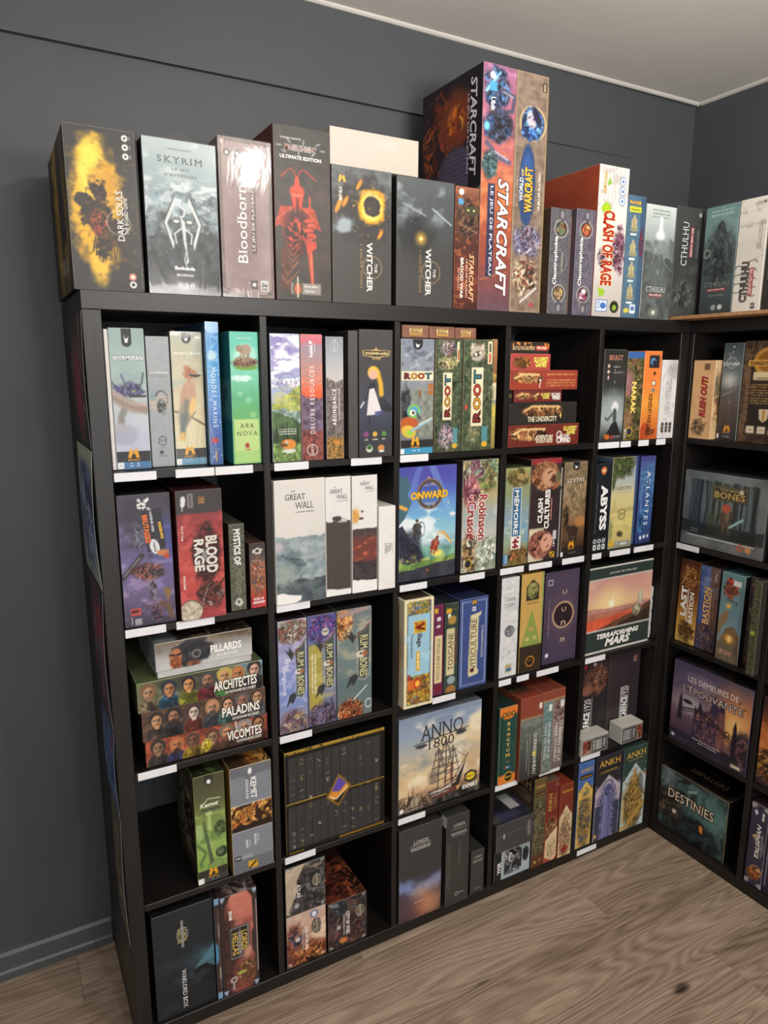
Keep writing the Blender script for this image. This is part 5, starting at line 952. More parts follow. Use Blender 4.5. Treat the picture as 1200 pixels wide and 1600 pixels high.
@art(A, (1.530, 1.635, .014, Z2, 1.393), 'sandy yellow box with leafy tree at top', side='4a5a70', edge='c8bc90', top='4a4a40')
def _(c):
    c.bg((0, '5a6058'), (.12, '98a4ac'), (.28, 'b4b8b0'), (.42, 'd0c490'), (.7, 'd8c87c'), (.9, 'c8b878'), (1, '8a8a70')); c.clut(-.1, -.05, .9, .22, ['3a4a2c', '58663c', '2a3420', '74784a'], 10, .25, .35); c.clut(-.1, .1, .16, .34, ['3a4a2c', '58663c'], 10, .3, .4); c.mtn(.55, .02, 'c0b078', 6, .1, .6); c.rc(.08, .46, .24, .60, 'c4b47a', .02, .8); c.cloud('a89a60', 5, .55, .7, .5, .65, .9); c.el(0, .78, .15, .35, '8a8a58', .4, rough=.4)
    c.t('TAPESTRY', .5, .335, .74, '5e5c44', 0, .11, 's'); c.scr(.3, .375, .7, .383, 1, '6a6850'); c.pg([(.5, .56), (.66, .59), (.66, .66), (.5, .69), (.34, .66), (.34, .59)], '6a6440').pg([(.5, .572), (.635, .597), (.635, .653), (.5, .678), (.365, .653), (.365, .597)], 'd2c37e'); c.m_('SM', .5, .625, .22, '55502f', 0, .13, ''); c.scr(.28, .75, .72, .757, 1, '6a6850'); c.el(.48, .84, .12, .1, '4a482c', .3, rough=.5); c.el(.12, .94, .11, .1, 'd8a830', .1).rc(.28, .925, .92, .975, '8a8a88', .02); c.s_('14+', .36, .95, .1, 'eee', 0, .06, 'b'); c.rc(.5, .94, .8, .965, 'ccc')
A((1.6365, 1.664, .03, Z2, 1.390), 'slim navy box between sandy and ocean-blue boxes', lambda c: c.bg((0, '3c4a84'), (1, '3a5a78')).tex(.1, 5), side='2c3864', top='3a4680', D=.27)
@art(A, (1.665, 1.734, .022, Z2, 1.389), 'deep blue ocean box with white vertical title, tucked in right corner', side='2c2c5a', edge='4a5a9c', top='34366c')
def _(c): c.bg((0, '4a4488'), (.15, '4a6a9a'), (.45, '3a5c94'), (.75, '34508c'), (1, '2e3060')).cloud('6aa8c8', 4, .52, .7, .5, .1, .6).clut(0, .55, .6, .95, ['2a4a84', '4a8ac0', '24386a'], 7, .4, .4, .8); c.t('ATLANTES', .58, .48, .62, 'f0f4f8', -90, .26, 'w'); c.scr(.16, .32, .22, .66, 1, 'c8d8e8', .8, True); c.el(.3, .93, .08, .1, 'e8ecf0', .2, rough=.3).el(.55, .92, .07, .1, 'e8ecf0', .2, rough=.3).el(.78, .92, .06, .09, 'e8ecf0', .2, rough=.3)

# ------------------------------------------------------------------ row 3
def crowd(c, heads, r=.05, v=.38):
    c.clut(-.1, .0, 1.1, 1.0, [c.img.mean((0, 1)), c.img.mean((0, 1))*.75, c.img.mean((0, 1))*1.15, c.img.mean((0, 1))*.6], 7, .3, .1, .7, .3)
    for u, dv, skin, hair, cloth, hat, beard in heads: c.hd(u, v+dv, r, skin, hair, cloth, hat, beard)
def title3(c, t, L, sub, v=.52): c.t(t, .85-L/2+.10, v, L, 'f6f2ea', 0, .085, 'b#2a1a14'); c.s_(sub, .85-L/2+.14, v+.28, L*.72, 'f0ebe2', 0, .026, 'b#2a1a14')
def st_top(col1, col2):
    return lambda c: c.bg(col1).clut(.0, .0, 1, 1, [col1, col2, '2a2420'], 3, .4, .2)
@art(A, (.067, .366, .012, Z3, .811), 'terracotta box with painted portraits, bottom of portrait stack', side='2c2422', edge='b8604a', top='a04a36')
def _(c):
    c.bg('a4503a').tex(.06, 4)
    crowd(c, [(.095, -.02, '9a7458', '3a3430', '4a4540', '38332e', None), (.24, .02, 'c07a4c', 'b06a40', '3c3c6a', None, '3a2c24'), (.37, 0, '7a5238', '4a3a38', 'c0a02c', None, None), (.53, .06, 'a07a60', '4a3230', '5c4034', '5a3c34', None), (.65, 0, 'c8885c', '5a4a40', '6a4a38', '77685a', '7a4a34'), (.80, -.03, 'c09070', '4a3a34', '5a4438', '8c8c88', None), (.92, -.06, 'c08458', '2a2220', '8a4a34', None, None)])
    c.clut(.44, .45, .52, .95, ['c8b02c', '8a7a1c', 'e0d060'], 16, .2, .2); c.ln([(.725, .05), (.735, .45)], .012, 'd0d0d0'); title3(c, 'VICOMTES', .30, "DU ROYAUME DE L'OUEST", .56)
@art(A, (.062, .361, .006, .8115, .886), 'brown box with painted portraits, second from stack bottom', side='2a2422', edge='8a6a58', top='5a4438')
def _(c):
    c.bg('5c4638').tex(.22, 6, 3)
    crowd(c, [(.11, -.02, 'c8946a', '2a2624', '5a4a44', '34302e', None), (.24, -.06, 'b07a5c', '2c2826', '34343a', '2a2a2e', '3a2c28'), (.40, -.04, 'd8c0b0', '3a2830', '8a3a30', None, None), (.55, -.06, 'c08a6a', 'b8845f', '4c4c54', None, '4a4648'), (.68, -.04, 'd8a078', '2c2622', '5a8484', None, None), (.80, -.06, 'a06a54', '4a4448', '4a484e', '5c565a', '4a4044'), (.93, -.08, 'c89468', '3a302c', '6a6870', None, None)])
    title3(c, 'PALADINS', .32, "DU ROYAUME DE L'OUEST", .60)
@art(A, (.055, .355, .003, .8865, .960), 'olive and blue box with painted portraits, third from bottom', side='4a5440', edge='9aa084', top='566040')
def _(c):
    c.hg((0, '6a7a44'), (.35, '4a4232'), (.7, '5a4a34'), (.86, '6a8a9c'), (1, '8ab8d0')).tex(.15, 6)
    crowd(c, [(.085, -.02, 'b88a68', '6a4a38', '8a7a60', '7c5a44', '8a6a50'), (.24, -.02, 'c08458', '2c3a44', '2a5a78', '2a3440', None), (.39, -.04, 'd0945c', '1e1c20', '9a9a30', None, None), (.54, -.06, 'a8745a', '3a3638', '8a3038', '4a4648', '4a3a34'), (.68, -.08, 'c89468', 'c8b068', '4a8a44', 'b8a458', None), (.79, -.06, 'c07a4c', 'b07244', '5a4a44', None, '9a9a98'), (.93, -.10, 'd8a890', '3a3230', '2c2a30', '34302e', None)])
    title3(c, 'ARCHITECTES', .36, "DU ROYAUME DE L'OUEST", .62)
def pil_top(c): c.bg('2c2420').clut(-.1, -.1, 1.1, 1.1, ['3a3028', '201a18', '54483a', '1a1614'], 4, .1, 0, oval=False); c.rc(0, .0, .22, 1, '8a949a', .04, .8); c.rc(.56, 0, .57, 1, 'b89a70')
mt4 = A((.101, .332, .008, .9775, 1.046), 'grey and white box with a bearded warrior, top of stack', lambda c: (
    c.bg((0, '7a6a58'), (.3, '8a8580'), (.6, 'b4b4b2'), (1, 'c4c4c4')).cloud('4a3a28', 4, .5, .7, .6, 0, .35).spk(20, 'e0c890', .005, .2, 0, .5, .4), c.rc(.545, 0, .552, .5, 'c8a878', .002, .7), c.clut(.16, .10, .56, .98, ['2c2c30', '3c3c44', '1e1e22', '50505a'], 9, .15, .35), c.ln([(.18, .30), (.34, .12), (.50, .10)], .04, '34343a', .8), c.ln([(.22, .42), (.40, .26), (.56, .35)], .05, '2a2a30', .8),
    c.el(.20, .56, .062, .085, 'b07450', .15, 10), c.clut(.13, .58, .27, 1.02, ['a85a34', '8a4426', 'c87a4c', '6a3018'], 16, .2, .3), c.ln([(.15, .48), (.20, .52)], .018, '1c1412'), c.ln([(.21, .52), (.26, .47)], .018, '1c1412'), c.el(.205, .60, .02, .03, '8a4c34', .3), c.ring(.41, .58, .04, .014, '77776c'), c.clut(.30, .80, .46, 1.0, ['a86a4c', '6a4030', '8a5840'], 12, .3, .4),
    c.t('PILLARDS', .72, .52, .33, 'fbfaf8', 0, .085, 'b'), c.s_('DE LA MER DU NORD', .73, .79, .22, 'f4f2ee', 0, .026, 'b')), side='9aa0a2', topc=pil_top, edge='cac8c4', D=.23)
link('tray', box_me(.003, .228, .002, .226, -.0170, -.0002, .001), mat_plain('pale_grey_card', 'b8b8b8', .5), mt4)

def rum(c, yo):
    # tattered vertical ribbon banner
    c.pg([(.55, .22+yo), (.80, .20+yo), (.92, .16+yo), (.98, .13+yo), (.95, .28+yo), (.96, .5+yo), (.94, .66+yo), (.80, .70+yo), (.55, .67+yo), (.58, .45+yo)], 'c8c8c0', .35)
    c.pg([(.58, .24+yo), (.80, .23+yo), (.93, .18+yo), (.92, .45+yo), (.90, .64+yo), (.78, .68+yo), (.60, .655+yo), (.62, .45+yo)], '4a5450'); c.pg([(.2, .23+yo), (.36, .26+yo), (.38, .21+yo), (.5, .27+yo), (.56, .25+yo), (.45, .34+yo), (.38, .30+yo)], '34383a'); c.pg([(.55, .62+yo), (.60, .66+yo), (.45, .73+yo), (.40, .70+yo), (.24, .75+yo), (.36, .64+yo)], '34383a')
    c.ln([(.5, .30+yo), (.95, .17+yo)], .04, '7a5a48'); c.el(.70, .445+yo, .16, .1, 'd8d0c0', .2, rough=.3).el(.8, .445+yo, .07, .08, 'a8683c', .2); c.el(.68, .44+yo, .04, .03, '333', .2)
    c.t('RUM', .77, .335+yo, .13, 'cdc89a', -90, .24, 'bs#2a2c28'); c.t('BONES', .76, .57+yo, .17, 'cdc89a', -90, .24, 'bs#2a2c28')
@art(A, (.397, .476, .006, Z3, 1.049), 'lavender-blue pirate box with script subtitle, left of three', side='4a4a5a', edge='8a8aa8', top='2a2624')
def _(c):
    c.bg((0, 'b4a8a4'), (.2, '9a94b8'), (.5, '7a8cc8'), (.75, '7a8cc0'), (1, 'a89484')).cloud('b8b8d8', 3, .5, .7, .6); c.clut(-.1, .0, 1.05, .20, ['c8c0b0', '7a7468', '9a5a4c', '4a4640', 'd8d4c8'], 8, .15, .25); c.clut(.0, .80, 1, 1.05, ['6a6478', '8a5a64', '4a4854', 'a89a90', 'c09a70'], 8, .2, .3); rum(c, .02); c.t('Brise', .3, .385, .11, 'f0f0f8', -90, .2, 'i'); c.t('Sanguine', .18, .52, .26, 'f0f0f8', -90, .2, 'i')
@art(A, (.478, .558, .007, Z3, 1.049), 'blue and gold pirate box, middle of three', side='4a4a5a', edge='8a8aa8', top='2a2624')
def _(c):
    c.bg((0, '5a5a94'), (.3, '6a78a0'), (.7, '7a7c94'), (1, '5a5c7c')); c.rc(0, .26, .5, .84, 'a89a48', .1); c.cloud('c8bc78', 3, .5, .7, .5, .28, .8); c.clut(-.05, .0, 1.05, .25, ['4a4a9a', '8a4a8a', '2c2c4a', '5a6ab8', 'b86a8a'], 7, .15, .2); c.el(.62, .16, .13, .14, 'c4c0b8', .1).el(.58, .155, .03, .03, '222', .2).el(.66, .155, .03, .03, '222', .2); c.clut(-.05, .80, 1.0, 1.05, ['3a3444', '6a6488', '8a6a7a', '2a2634'], 7, .2, .3); c.ln([(.7, .95), (.88, .84), (.8, .78)], .05, '3a3a48'); rum(c, .0); c.scr(.1, .34, .3, .7, 2, 'e8e4d0', .9, True)
@art(A, (.5595, .663, .006, Z3, 1.050), 'teal-grey pirate box with orange figures, right of three', side='3a3e40', edge='8a9494', top='2c2a28')
def _(c):
    c.bg((0, '6c7878'), (.4, '748484'), (.7, '5f7074'), (1, '6a7676')); c.cloud('b0aa94', 2.5, .5, .68, .7, .1, .6); c.clut(-.1, .0, .5, .27, ['c07a40', 'e0a868', '8a4a28', 'd8c090'], 6, .2, .3); c.ln([(.1, .05), (.9, .01)], .1, 'a88a88'); c.clut(-.05, .82, .75, 1.05, ['a8502c', '6a3020', 'd08a5a', '4a2820'], 7, .2, .3); c.ln([(.45, .84), (.85, .73)], .03, 'd8d8d0'); c.ring(.90, .90, .12, .03, 'c8d4d4', .8); c.pg([(.85, .20), (.95, .19), (.93, .22)], '3a6a74'); rum(c, -.02)
def vil_left(c): c.bg('d8ceb0').rc(.1, .05, .9, .95, '8a6a4a', .02).clut(.1, .1, .9, .9, ['4a3a2a', '8a6a3c', 'a8402c', 'd8c48c'], 6, .3)
@art(A, (.745, .8395, -.026, Z3, 1.057), 'cream box with ornate folk-art border, pulled forward', side='c4b894', edge='efe6c8', left=vil_left, top='2c2824', topc=lambda c: c.bg('d8ceb0').rc(.06, .04, .94, .97, '3a3028', .01).clut(.1, .1, .9, .9, ['3a3028', '54402a', '6a2c20'], 5, .4, .1))
def _(c):
    c.bg('e4d8b0').rc(.10, .03, .90, .97, '34506a').rc(.13, .04, .87, .96, '9ac0d4'); c.clut(.12, .02, .88, .14, ['c8602c', '6a8a3c', 'd8b048', '4a6a9a', 'a83a2c'], 9, .05, .1, oval=False); c.clut(.10, .70, .90, .97, ['b8602c', '8a8a34', 'd8a83c', '5a4a2c', 'a83a2c', '8a9a8a'], 9, .05, .12, oval=False); c.rc(.13, .16, .87, .70, '9ac4d8', .02); c.cloud('b4d6e4', 4, .5, .7, .6, .18, .66)
    c.rc(.32, .20, .74, .31, 'd8b030', .01).pg([(.34, .21), (.5, .29), (.68, .21), (.60, .21), (.5, .26), (.42, .21)], 'a82c24').clut(.34, .205, .72, .305, ['d8a82c', 'c8702c', '7a9a3c'], 9, .2, .1, .5); c.t('V', .53, .255, .075, '7a1c1c', -90, .34, 'Bs'); c.t('illage', .50, .375, .13, '4a2430', -90, .2, 'bs'); c.t('Descendance', .26, .42, .22, '3c3440', -90, .11, 's'); c.rc(.40, .48, .54, .66, 'd8a82c', .01); c.s_('BIG BOX', .47, .57, .15, 'f4ecd0', -90, .07, 'b'); c.el(.18, .70, .05, .06, 'a83a2c', .3); c.rc(.12, .74, .36, .83, 'd8702c', .01); c.el(.45, .78, .13, .16, 'c83a24', .2, rough=.2).el(.46, .78, .08, .1, 'f0c048', .2)
@art(A, (.860, .8945, .005, Z3, 1.017), 'slim plum-purple box with parchment title strip', side='4a1c34', edge='8a4a6a', top='2c2a40')
def _(c): c.bg('6a2a4a').tex(.1, 5); c.rc(.05, .04, .4, .09, 'd8a830'); c.el(.5, .155, .22, .2, 'd8d0d4', .1).el(.45, .235, .22, .14, 'd8ccd0', .2, rough=.4); c.rc(.12, .335, .85, .86, 'e0d0a0', .03); c.t('VITICULTURE WORLD', .48, .60, .47, '4a2c24', 90, .34, 's'); c.el(.5, .92, .32, .28, '7a1c30', .2, rough=.3)
@art(A, (.897, .946, .005, Z3, 1.016), 'slim dark green box with parchment strip and gold disc', side='2a3430', edge='6a7a6a', top='2a2e3a', wrap=True)
def _(c): c.bg('33443e').tex(.15, 6); c.cloud('8a6a3c', 4, .55, .7, .6, 0, .25); c.rc(.1, .06, .45, .11, 'd8a830').rc(.2, .12, .4, .17, 'eee'); c.el(.52, .19, .3, .3, 'b08a44', .08, rough=.05); c.rc(.12, .28, .72, .80, 'd8cca0', .03); c.t('TOSCANE', .43, .54, .42, '4a3a2c', 90, .38, 's'); c.rc(.8, .3, .86, .7, '8a3a34'); c.el(.52, .86, .3, .28, '9aa8b0', .1).el(.5, .97, .36, .32, 'a8743c', .1)
@art(A, (.949, 1.050, .005, Z3, 1.019), 'royal blue box with curled parchment scroll title', side='2c3460', edge='6a78a8', top='262c4c')
def _(c):
    c.bg('3f4f86').tex(.08, 5).fr(.07, .03, .93, .97, .016, 'a8b4c8').fr(.10, .04, .90, .96, .008, '8494b8'); c.rc(.42, .02, .58, .08, '3a3c44'); matagot(c, .5, .05, .08, False); c.rc(.42, .10, .54, .145, 'eee').el(.48, .122, .03, .03, '445', .2)
    c.pg([(.36, .19), (.70, .17), (.74, .15), (.74, .20), (.66, .21), (.64, .80), (.70, .82), (.68, .86), (.36, .88), (.32, .84), (.34, .5)], 'd8cca4'); c.pg([(.36, .19), (.40, .19), (.38, .86), (.34, .84)], 'a89a70', .7); c.t('VITICULTURE', .50, .52, .58, '4a3c30', 90, .20, 's'); c.el(.47, .81, .07, .07, '5a1c28', .15); c.t('ÉDITION ESSENTIELLE', .80, .50, .36, 'e8e4d4', 90, .085, 's')
@art(A, (1.099, 1.170, .011, Z3, 1.058), 'white marble box with a silver coin', side='b8b8b8', edge='e4e4e4', top='d8d8d8', wrap=True)
def _(c): c.bg('dedede').cloud('c4c6c8', 3, .5, .7, .7).cloud('eeeeee', 5, .5, .7, .6); c.scr(.3, .07, .8, .13, 3, 'a8a8a8', .6); c.t('CARPE', .5, .21, .62, '8a8a8c', 0, .16, 's'); c.t('DIEM', .5, .27, .56, '8a8a8c', 0, .16, 's'); c.el(.53, .535, .27, .27, '8a8c90', .06).clut(.3, .48, .76, .59, ['a0a2a6', '6a6c70', 'c4c6c8'], 8, .15, .1); c.ring(.53, .535, .25, .03, '5a5c60'); c.s_('5', .52, .76, .08, '77777a', 0, .16); c.rc(.36, .87, .70, .96, 'c8bc8c', .01).el(.55, .93, .16, .08, '3c6a9c', .2, rough=.3); c.m_('alea', .53, .895, .24, '555', 0, .07, '')
@art(A, (1.176, 1.2655, .010, Z3, 1.060), 'gold and green art-deco box with dark brown foot', side='3a3020', edge='c8a860', top='b08a48')
def _(c):
    c.bg('c09a54')
    for i in range(20): c.rc(i/20, 0, i/20+.02, .73, 'd0ae68', .004, .8)
    c.pg([(.5, .36), (.93, .73), (.07, .73)], '8a9a4c'); c.pg([(.9, .0), (1, .0), (1, .73), (.94, .73)], '8a9a5c'); c.pg([(.5, .06), (.78, .13), (.78, .27), (.22, .27), (.22, .13)], '2e2a20').el(.5, .17, .23, .28, 'a8a468', .1).clut(.3, .11, .7, .255, ['6a7a44', 'b0a868', '4a5030'], 9, .2, .1); c.t('CALIMALA', .5, .295, .58, '6a4a24', 0, .075, 's')
    c.el(.5, .56, .12, .09, 'b89a58', .2, rough=.3).el(.33, .66, .08, .08, 'c0b070', .2, rough=.3).el(.67, .66, .08, .08, 'c0b070', .2, rough=.3); c.rc(0, .73, 1, 1, '352a22', .01); c.spk(40, '5a4632', .02, 0, .74, 1, 1); c.ring(.5, .895, .18, .035, 'c88a2c', 1); c.el(.5, .895, .13, .12, '241c18', .1, rough=.1).el(.45, .885, .02, .025, 'e8a030', .2).el(.55, .885, .02, .025, 'e8a030', .2)
@art(A, (1.282, 1.424, .023, Z3, 1.047), 'dark violet box with golden eclipse ring and curved glyphs', side='26202c', edge='5a5068', top='2e2836')
def _(c):
    c.bg((0, '4a4054'), (.5, '45394c'), (1, '423850')); c.el(.55, .5, .5, 1.0, '5a4a58', .8, a=.6); c.spk(50, 'b8a8b0', .004, 0, 0, 1, 1, .5)
    for r in (.36, .44): c.ring(.56, .47, r, .005, '8a7a88', a=.5)
    c.el(.56, .48, .30, .30, '2c2026', .03).ring(.56, .48, .30, .028, 'd8b890').ring(.56, .48, .30, .06, 'b08a6a', a=.4)
    for v, t in ((.23, 'U'), (.42, 'U'), (.57, 'n'), (.76, 'm')): c.t(t, .57, v, .13, 'd8bca8', 0, .10, '')
    c.rc(.08, .08, .22, .14, 'c8c0cc', .01).rc(.10, .09, .2, .13, '4a4054', .01); c.scr(.12, .28, .17, .72, 1, 'a89aa8', .7, True); c.el(.13, .90, .05, .05, 'e0dce4', .1); c.scr(.06, .88, .08, .95, 1, 'aaa', .7, True)
@art(A, (1.4535, 1.751, .013, Z3, 1.040), 'large square box with a red planet sunrise landscape', side='2a2e2c', edge='c8c8c0', top='22241f')
def _(c):
    c.bg((0, 'c08a80'), (.3, 'd09c8c'), (.45, 'e0b890'), (.55, 'c8806a'), (1, 'b05a3c')).cloud('e0b8a8', 3, .5, .7, .6, .1, .4); c.el(.37, .44, .2, .16, 'f2d898', .9, a=.9).el(.37, .44, .04, .04, 'fffbe0', .6); c.ln([(.37, .43), (.40, .30)], .01, 'f8e8c0', .6)
    c.mtn(.47, .05, 'b8847c', 2, .2, .7); c.mtn(.53, .03, 'b0705c', 3, .2, .72); c.mtn(.58, .02, 'c8583c', 3, .25, .75, slope=-.06); c.mtn(.635, .03, '6a4030', 3, .5, .78, slope=-.26); c.mtn(.70, .03, '33291f', 4, .6, .78, slope=-.28)
    for i in range(16): u = .36+.04*i; h = .05+.05*((i*3) % 4)/4; b = .72-.26*(u-.36); c.pg([(u-.014, b), (u, b-h), (u+.014, b)], '4a4230')
    c.fig(.82, .43, .17, 'a8a48c', 'c4c0a6', 'd8d4c0'); c.clut(.70, .50, .84, .64, ['b0ac90', '6a684c', 'd0ccb0'], 9, .2, .3)
    c.rc(0, 0, 1, .14, '2f3a36').rc(0, .135, 1, .15, 'd4d0cc').rc(0, 0, 1, .018, 'd8d4cc'); c.rc(0, .73, 1, 1, '2f3a36').rc(0, .725, 1, .742, 'd4d0cc').rc(0, .975, 1, 1, 'd8d4cc'); c.s_('JACOB FRYXELIUS', .52, .085, .42, 'eae8e2', 0, .024, 'bw'); c.t('TERRAFORMING', .50, .81, .66, 'f2f0ea', 0, .062, 'Bi'); c.t('MARS', .50, .895, .40, 'f2f0ea', 0, .095, 'Bi')
# stack of clear plastic trays beside the planet box
root = empty('plastic_tray_stack', (1.7545, .028, Z3)); tag(root, 'stack of frosted plastic storage trays squeezed beside the planet box', 'tray stack')
for i in range(3):
    x = .0005+i*.0082
    link('tray', box_me(x, x+.0074, 0, .22, .0, .205-.008*i, .003, 2), M_PLAST, root)
    for k in range(4): link('tray_rib', box_me(x+.001, x+.0064, -.0016, .0005, .012+.047*k, .046+.047*k, .0006), M_PLAST, root)

# ------------------------------------------------------------------ row 4
def kem_left(c): c.bg((0, '4a4630'), (.5, '5a543c'), (1, '2a2a20')).clut(0, .1, 1, .9, ['4a4a34', '6a6450', '2a2a22', '8a8468'], 4, .3); c.scr(.2, .5, .8, .8, 8, 'b0ac98', .4)
@art(A, (.170, .247, .006, Z4, .689), 'lime-green box with a spear and crouching figure', side='3a3a24', left=kem_left, edge='8a9450', top='1e2016', D=.2, topc=lambda c: c.bg('23261a').clut(0, 0, 1, 1, ['23261a', '4a5a2c', '14160f'], 3, .3).rc(.35, .5, .75, .7, 'd8a830', .02))
def _(c):
    c.bg((0, '4a4632'), (.2, '55563a'), (.4, '7a8a4a'), (.6, '94b060'), (.85, '86a850'), (1, '6a8a3c')).cloud('a8c070', 3, .5, .7, .6, .35, .9); c.rc(.40, .36, .52, .72, 'a8c078', .02).rc(.36, .34, .56, .37, 'b4cc84', .02); c.mtn(.52, .03, '7a9a54', 3, .3, .62); c.clut(.62, .45, 1, .58, ['4a5a34', '34422a', '6a7a44'], 8, .25, .4); c.rc(.02, .44, .22, .58, 'a0b878', .02)
    c.pg([(.24, .42), (.30, .42), (.60, .88), (.46, .88)], '3c4634'); c.ln([(.27, .43), (.52, .86)], .012, '8a9a70'); c.ln([(.02, .62), (.25, .69), (.30, .72), (.12, .80), (.15, .83)], .09, '5c7a48'); c.el(.82, .74, .2, .2, '2c3424', .12).el(.78, .73, .11, .14, '6a7a5c', .12).ln([(.72, .72), (.86, .715)], .03, '24281c'); c.el(.75, .85, .35, .16, '7c9a54', .2, rough=.2); c.ring(.6, .86, .25, .03, '5a7040', 1, .7)
    c.rc(.36, .0, .64, .07, '2c2e2c').el(.5, .07, .14, .12, '2c2e2c', .05); c.el(.5, .065, .07, .07, 'eee', .2, rough=.5); c.t('Kemet', .48, .27, .62, 'eef4e0', -0, .16, 'bi'); c.ln([(.2, .28), (.45, .22), (.85, .235)], .018, 'eef4e0'); c.rc(.2, .315, .82, .335, '2c2e24'); c.s_('PAR LE SABLE ET LE SANG', .5, .325, .58, 'c8d0b0', 0, .03); c.rc(0, .875, 1, .95, '34302c').rc(0, .95, 1, 1, '3c3c3c').rc(0, .945, .2, 1, 'f0f0ee'); matagot(c, .52, .90, .16); c.s_('2-5', .48, .972, .08, 'ccc', 0, .04); c.s_('90', .66, .972, .08, 'ccc', 0, .04)
@art(A, (.258, .367, -.002, Z4, .690), 'cool grey box with burning battle scene across middle', side='8a6a34', edge='c8b48c', top='4a3424', topc=lambda c: c.bg('3a2a20').clut(.3, 0, 1.2, 1, ['c87a34', '8a5028', 'e0a050', '3a2a20'], 3, .3))
def _(c):
    c.bg('80858e').tex(.03, 4).rc(0, 0, 1, .095, '6a6d74').el(.48, .095, .13, .12, '6a6d74', .05); c.clut(.0, .355, 1, .60, ['c87a34', '8a4a20', 'e0a858', '5a3018', '3a2014'], 5, .03, 0, oval=False); c.mtn(.54, .04, '2a1a14', 4, .3, .60); c.pg([(.60, .39), (.66, .39), (.68, .52), (.58, .52)], '34221a'); c.ln([(.1, .46), (.3, .56)], .02, '2a1a12'); c.rc(0, .35, 1, .358, 'e0dcd4').rc(0, .597, 1, .605, 'e0dcd4'); c.rc(0, .60, 1, .87, '80858e').rc(0, .87, 1, 1, '6a6d74')
    c.el(.48, .06, .05, .09, 'f0f0f0', .2, rough=.4); c.t('KEMET', .56, .215, .20, 'f4f4f4', -90, .14, 'b'); c.s_('BLOOD AND SAND', .40, .215, .18, 'e8e8ec', -90, .06, 'b'); c.s_('GUILLAUME', .63, .70, .08, 'e4e6ea', -90, .045); c.s_('MONTIAGE', .56, .71, .1, 'f0f0f4', -90, .06, 'b'); c.s_('JACQUES', .42, .73, .06, 'e4e6ea', -90, .045); c.s_('BARIOT', .35, .735, .08, 'f0f0f4', -90, .06, 'b')
    c.rc(.05, .83, .21, .87, '2e3034'); c.s_('14+', .13, .85, .12, 'fff', 0, .05, 'b'); c.rc(.22, .835, .48, .87, '9aa0a8', .02); c.rc(.37, .905, .60, .975, 'd8a428', .01).ln([(.4, .97), (.56, .92)], .04, '3a3020')
def books(c):
    c.bg('0d0d0d')
    for r, (a, b, n, o) in enumerate(((.06, .50, 11, .035), (.54, .96, 12, .025))):
        w = (.955-o)/n
        for i in range(n): c.rc(o+i*w+.003, a, o+(i+1)*w-.003, b, '353535', .001); c.rc(o+i*w+.006, a, o+i*w+.014, b, '424242', .002, .7)
    R = np.random.RandomState(5)
    for i in range(75):
        u = .035+(R.randint(0, 11)+.5)*.0836; v = .09+R.rand()*.86; g = ['a08a5a', 'b8b0a0', '8a6a3c', '6a6456'][R.randint(4)]
        c.ln([(u-.014, v), (u+.014, v+.012*R.randn())], .006, g, .8)
        if R.rand() < .4: c.el(u, v+.02, .008, .01, g, .3)
    c.rc(0, 0, 1, .028, 'a8862c', .003).rc(0, .028, 1, .04, '3a2e14').spk(16, '2a2010', .008, 0, 0, 1, .03)
    c.rc(0, .5, .40, .51, 'a8862c').rc(.40, .51, .42, .53, '6a5420').rc(.62, .505, 1, .515, 'a8862c'); c.rc(0, .525, 1, .53, '5a4818'); c.rc(.03, .985, .17, 1, '8a6a1c').rc(.52, .972, 1, 1, '7a5c1c', .003); c.rc(0, .04, .012, .97, '2a2a2a')
    c.pg([(.52, .34), (.645, .485), (.52, .67), (.395, .55)], '8a6420'); c.pg([(.52, .37), (.62, .485), (.52, .64), (.42, .545)], 'd8902c'); c.pg([(.52, .375), (.60, .45), (.53, .52), (.45, .50)], '5a48a8'); c.pg([(.47, .60), (.60, .52), (.52, .64)], '2a241c'); c.ln([(.43, .55), (.50, .585), (.61, .49)], .008, 'f0e8d8')
@art(A, (.405, .703, .005, Z4, .690), 'black and gold collector box with painted rows of dark spines', side='121110', edge='7a6224', top='0f0e0d')
def _(c): books(c)
def anno_top(c): c.bg('5c6066').tex(.2, 4); c.t('ANNO', .5, .86, .46, '2a2c30', 180, .09, 's'); c.scr(.2, .94, .6, .97, 1, '3a3c40')
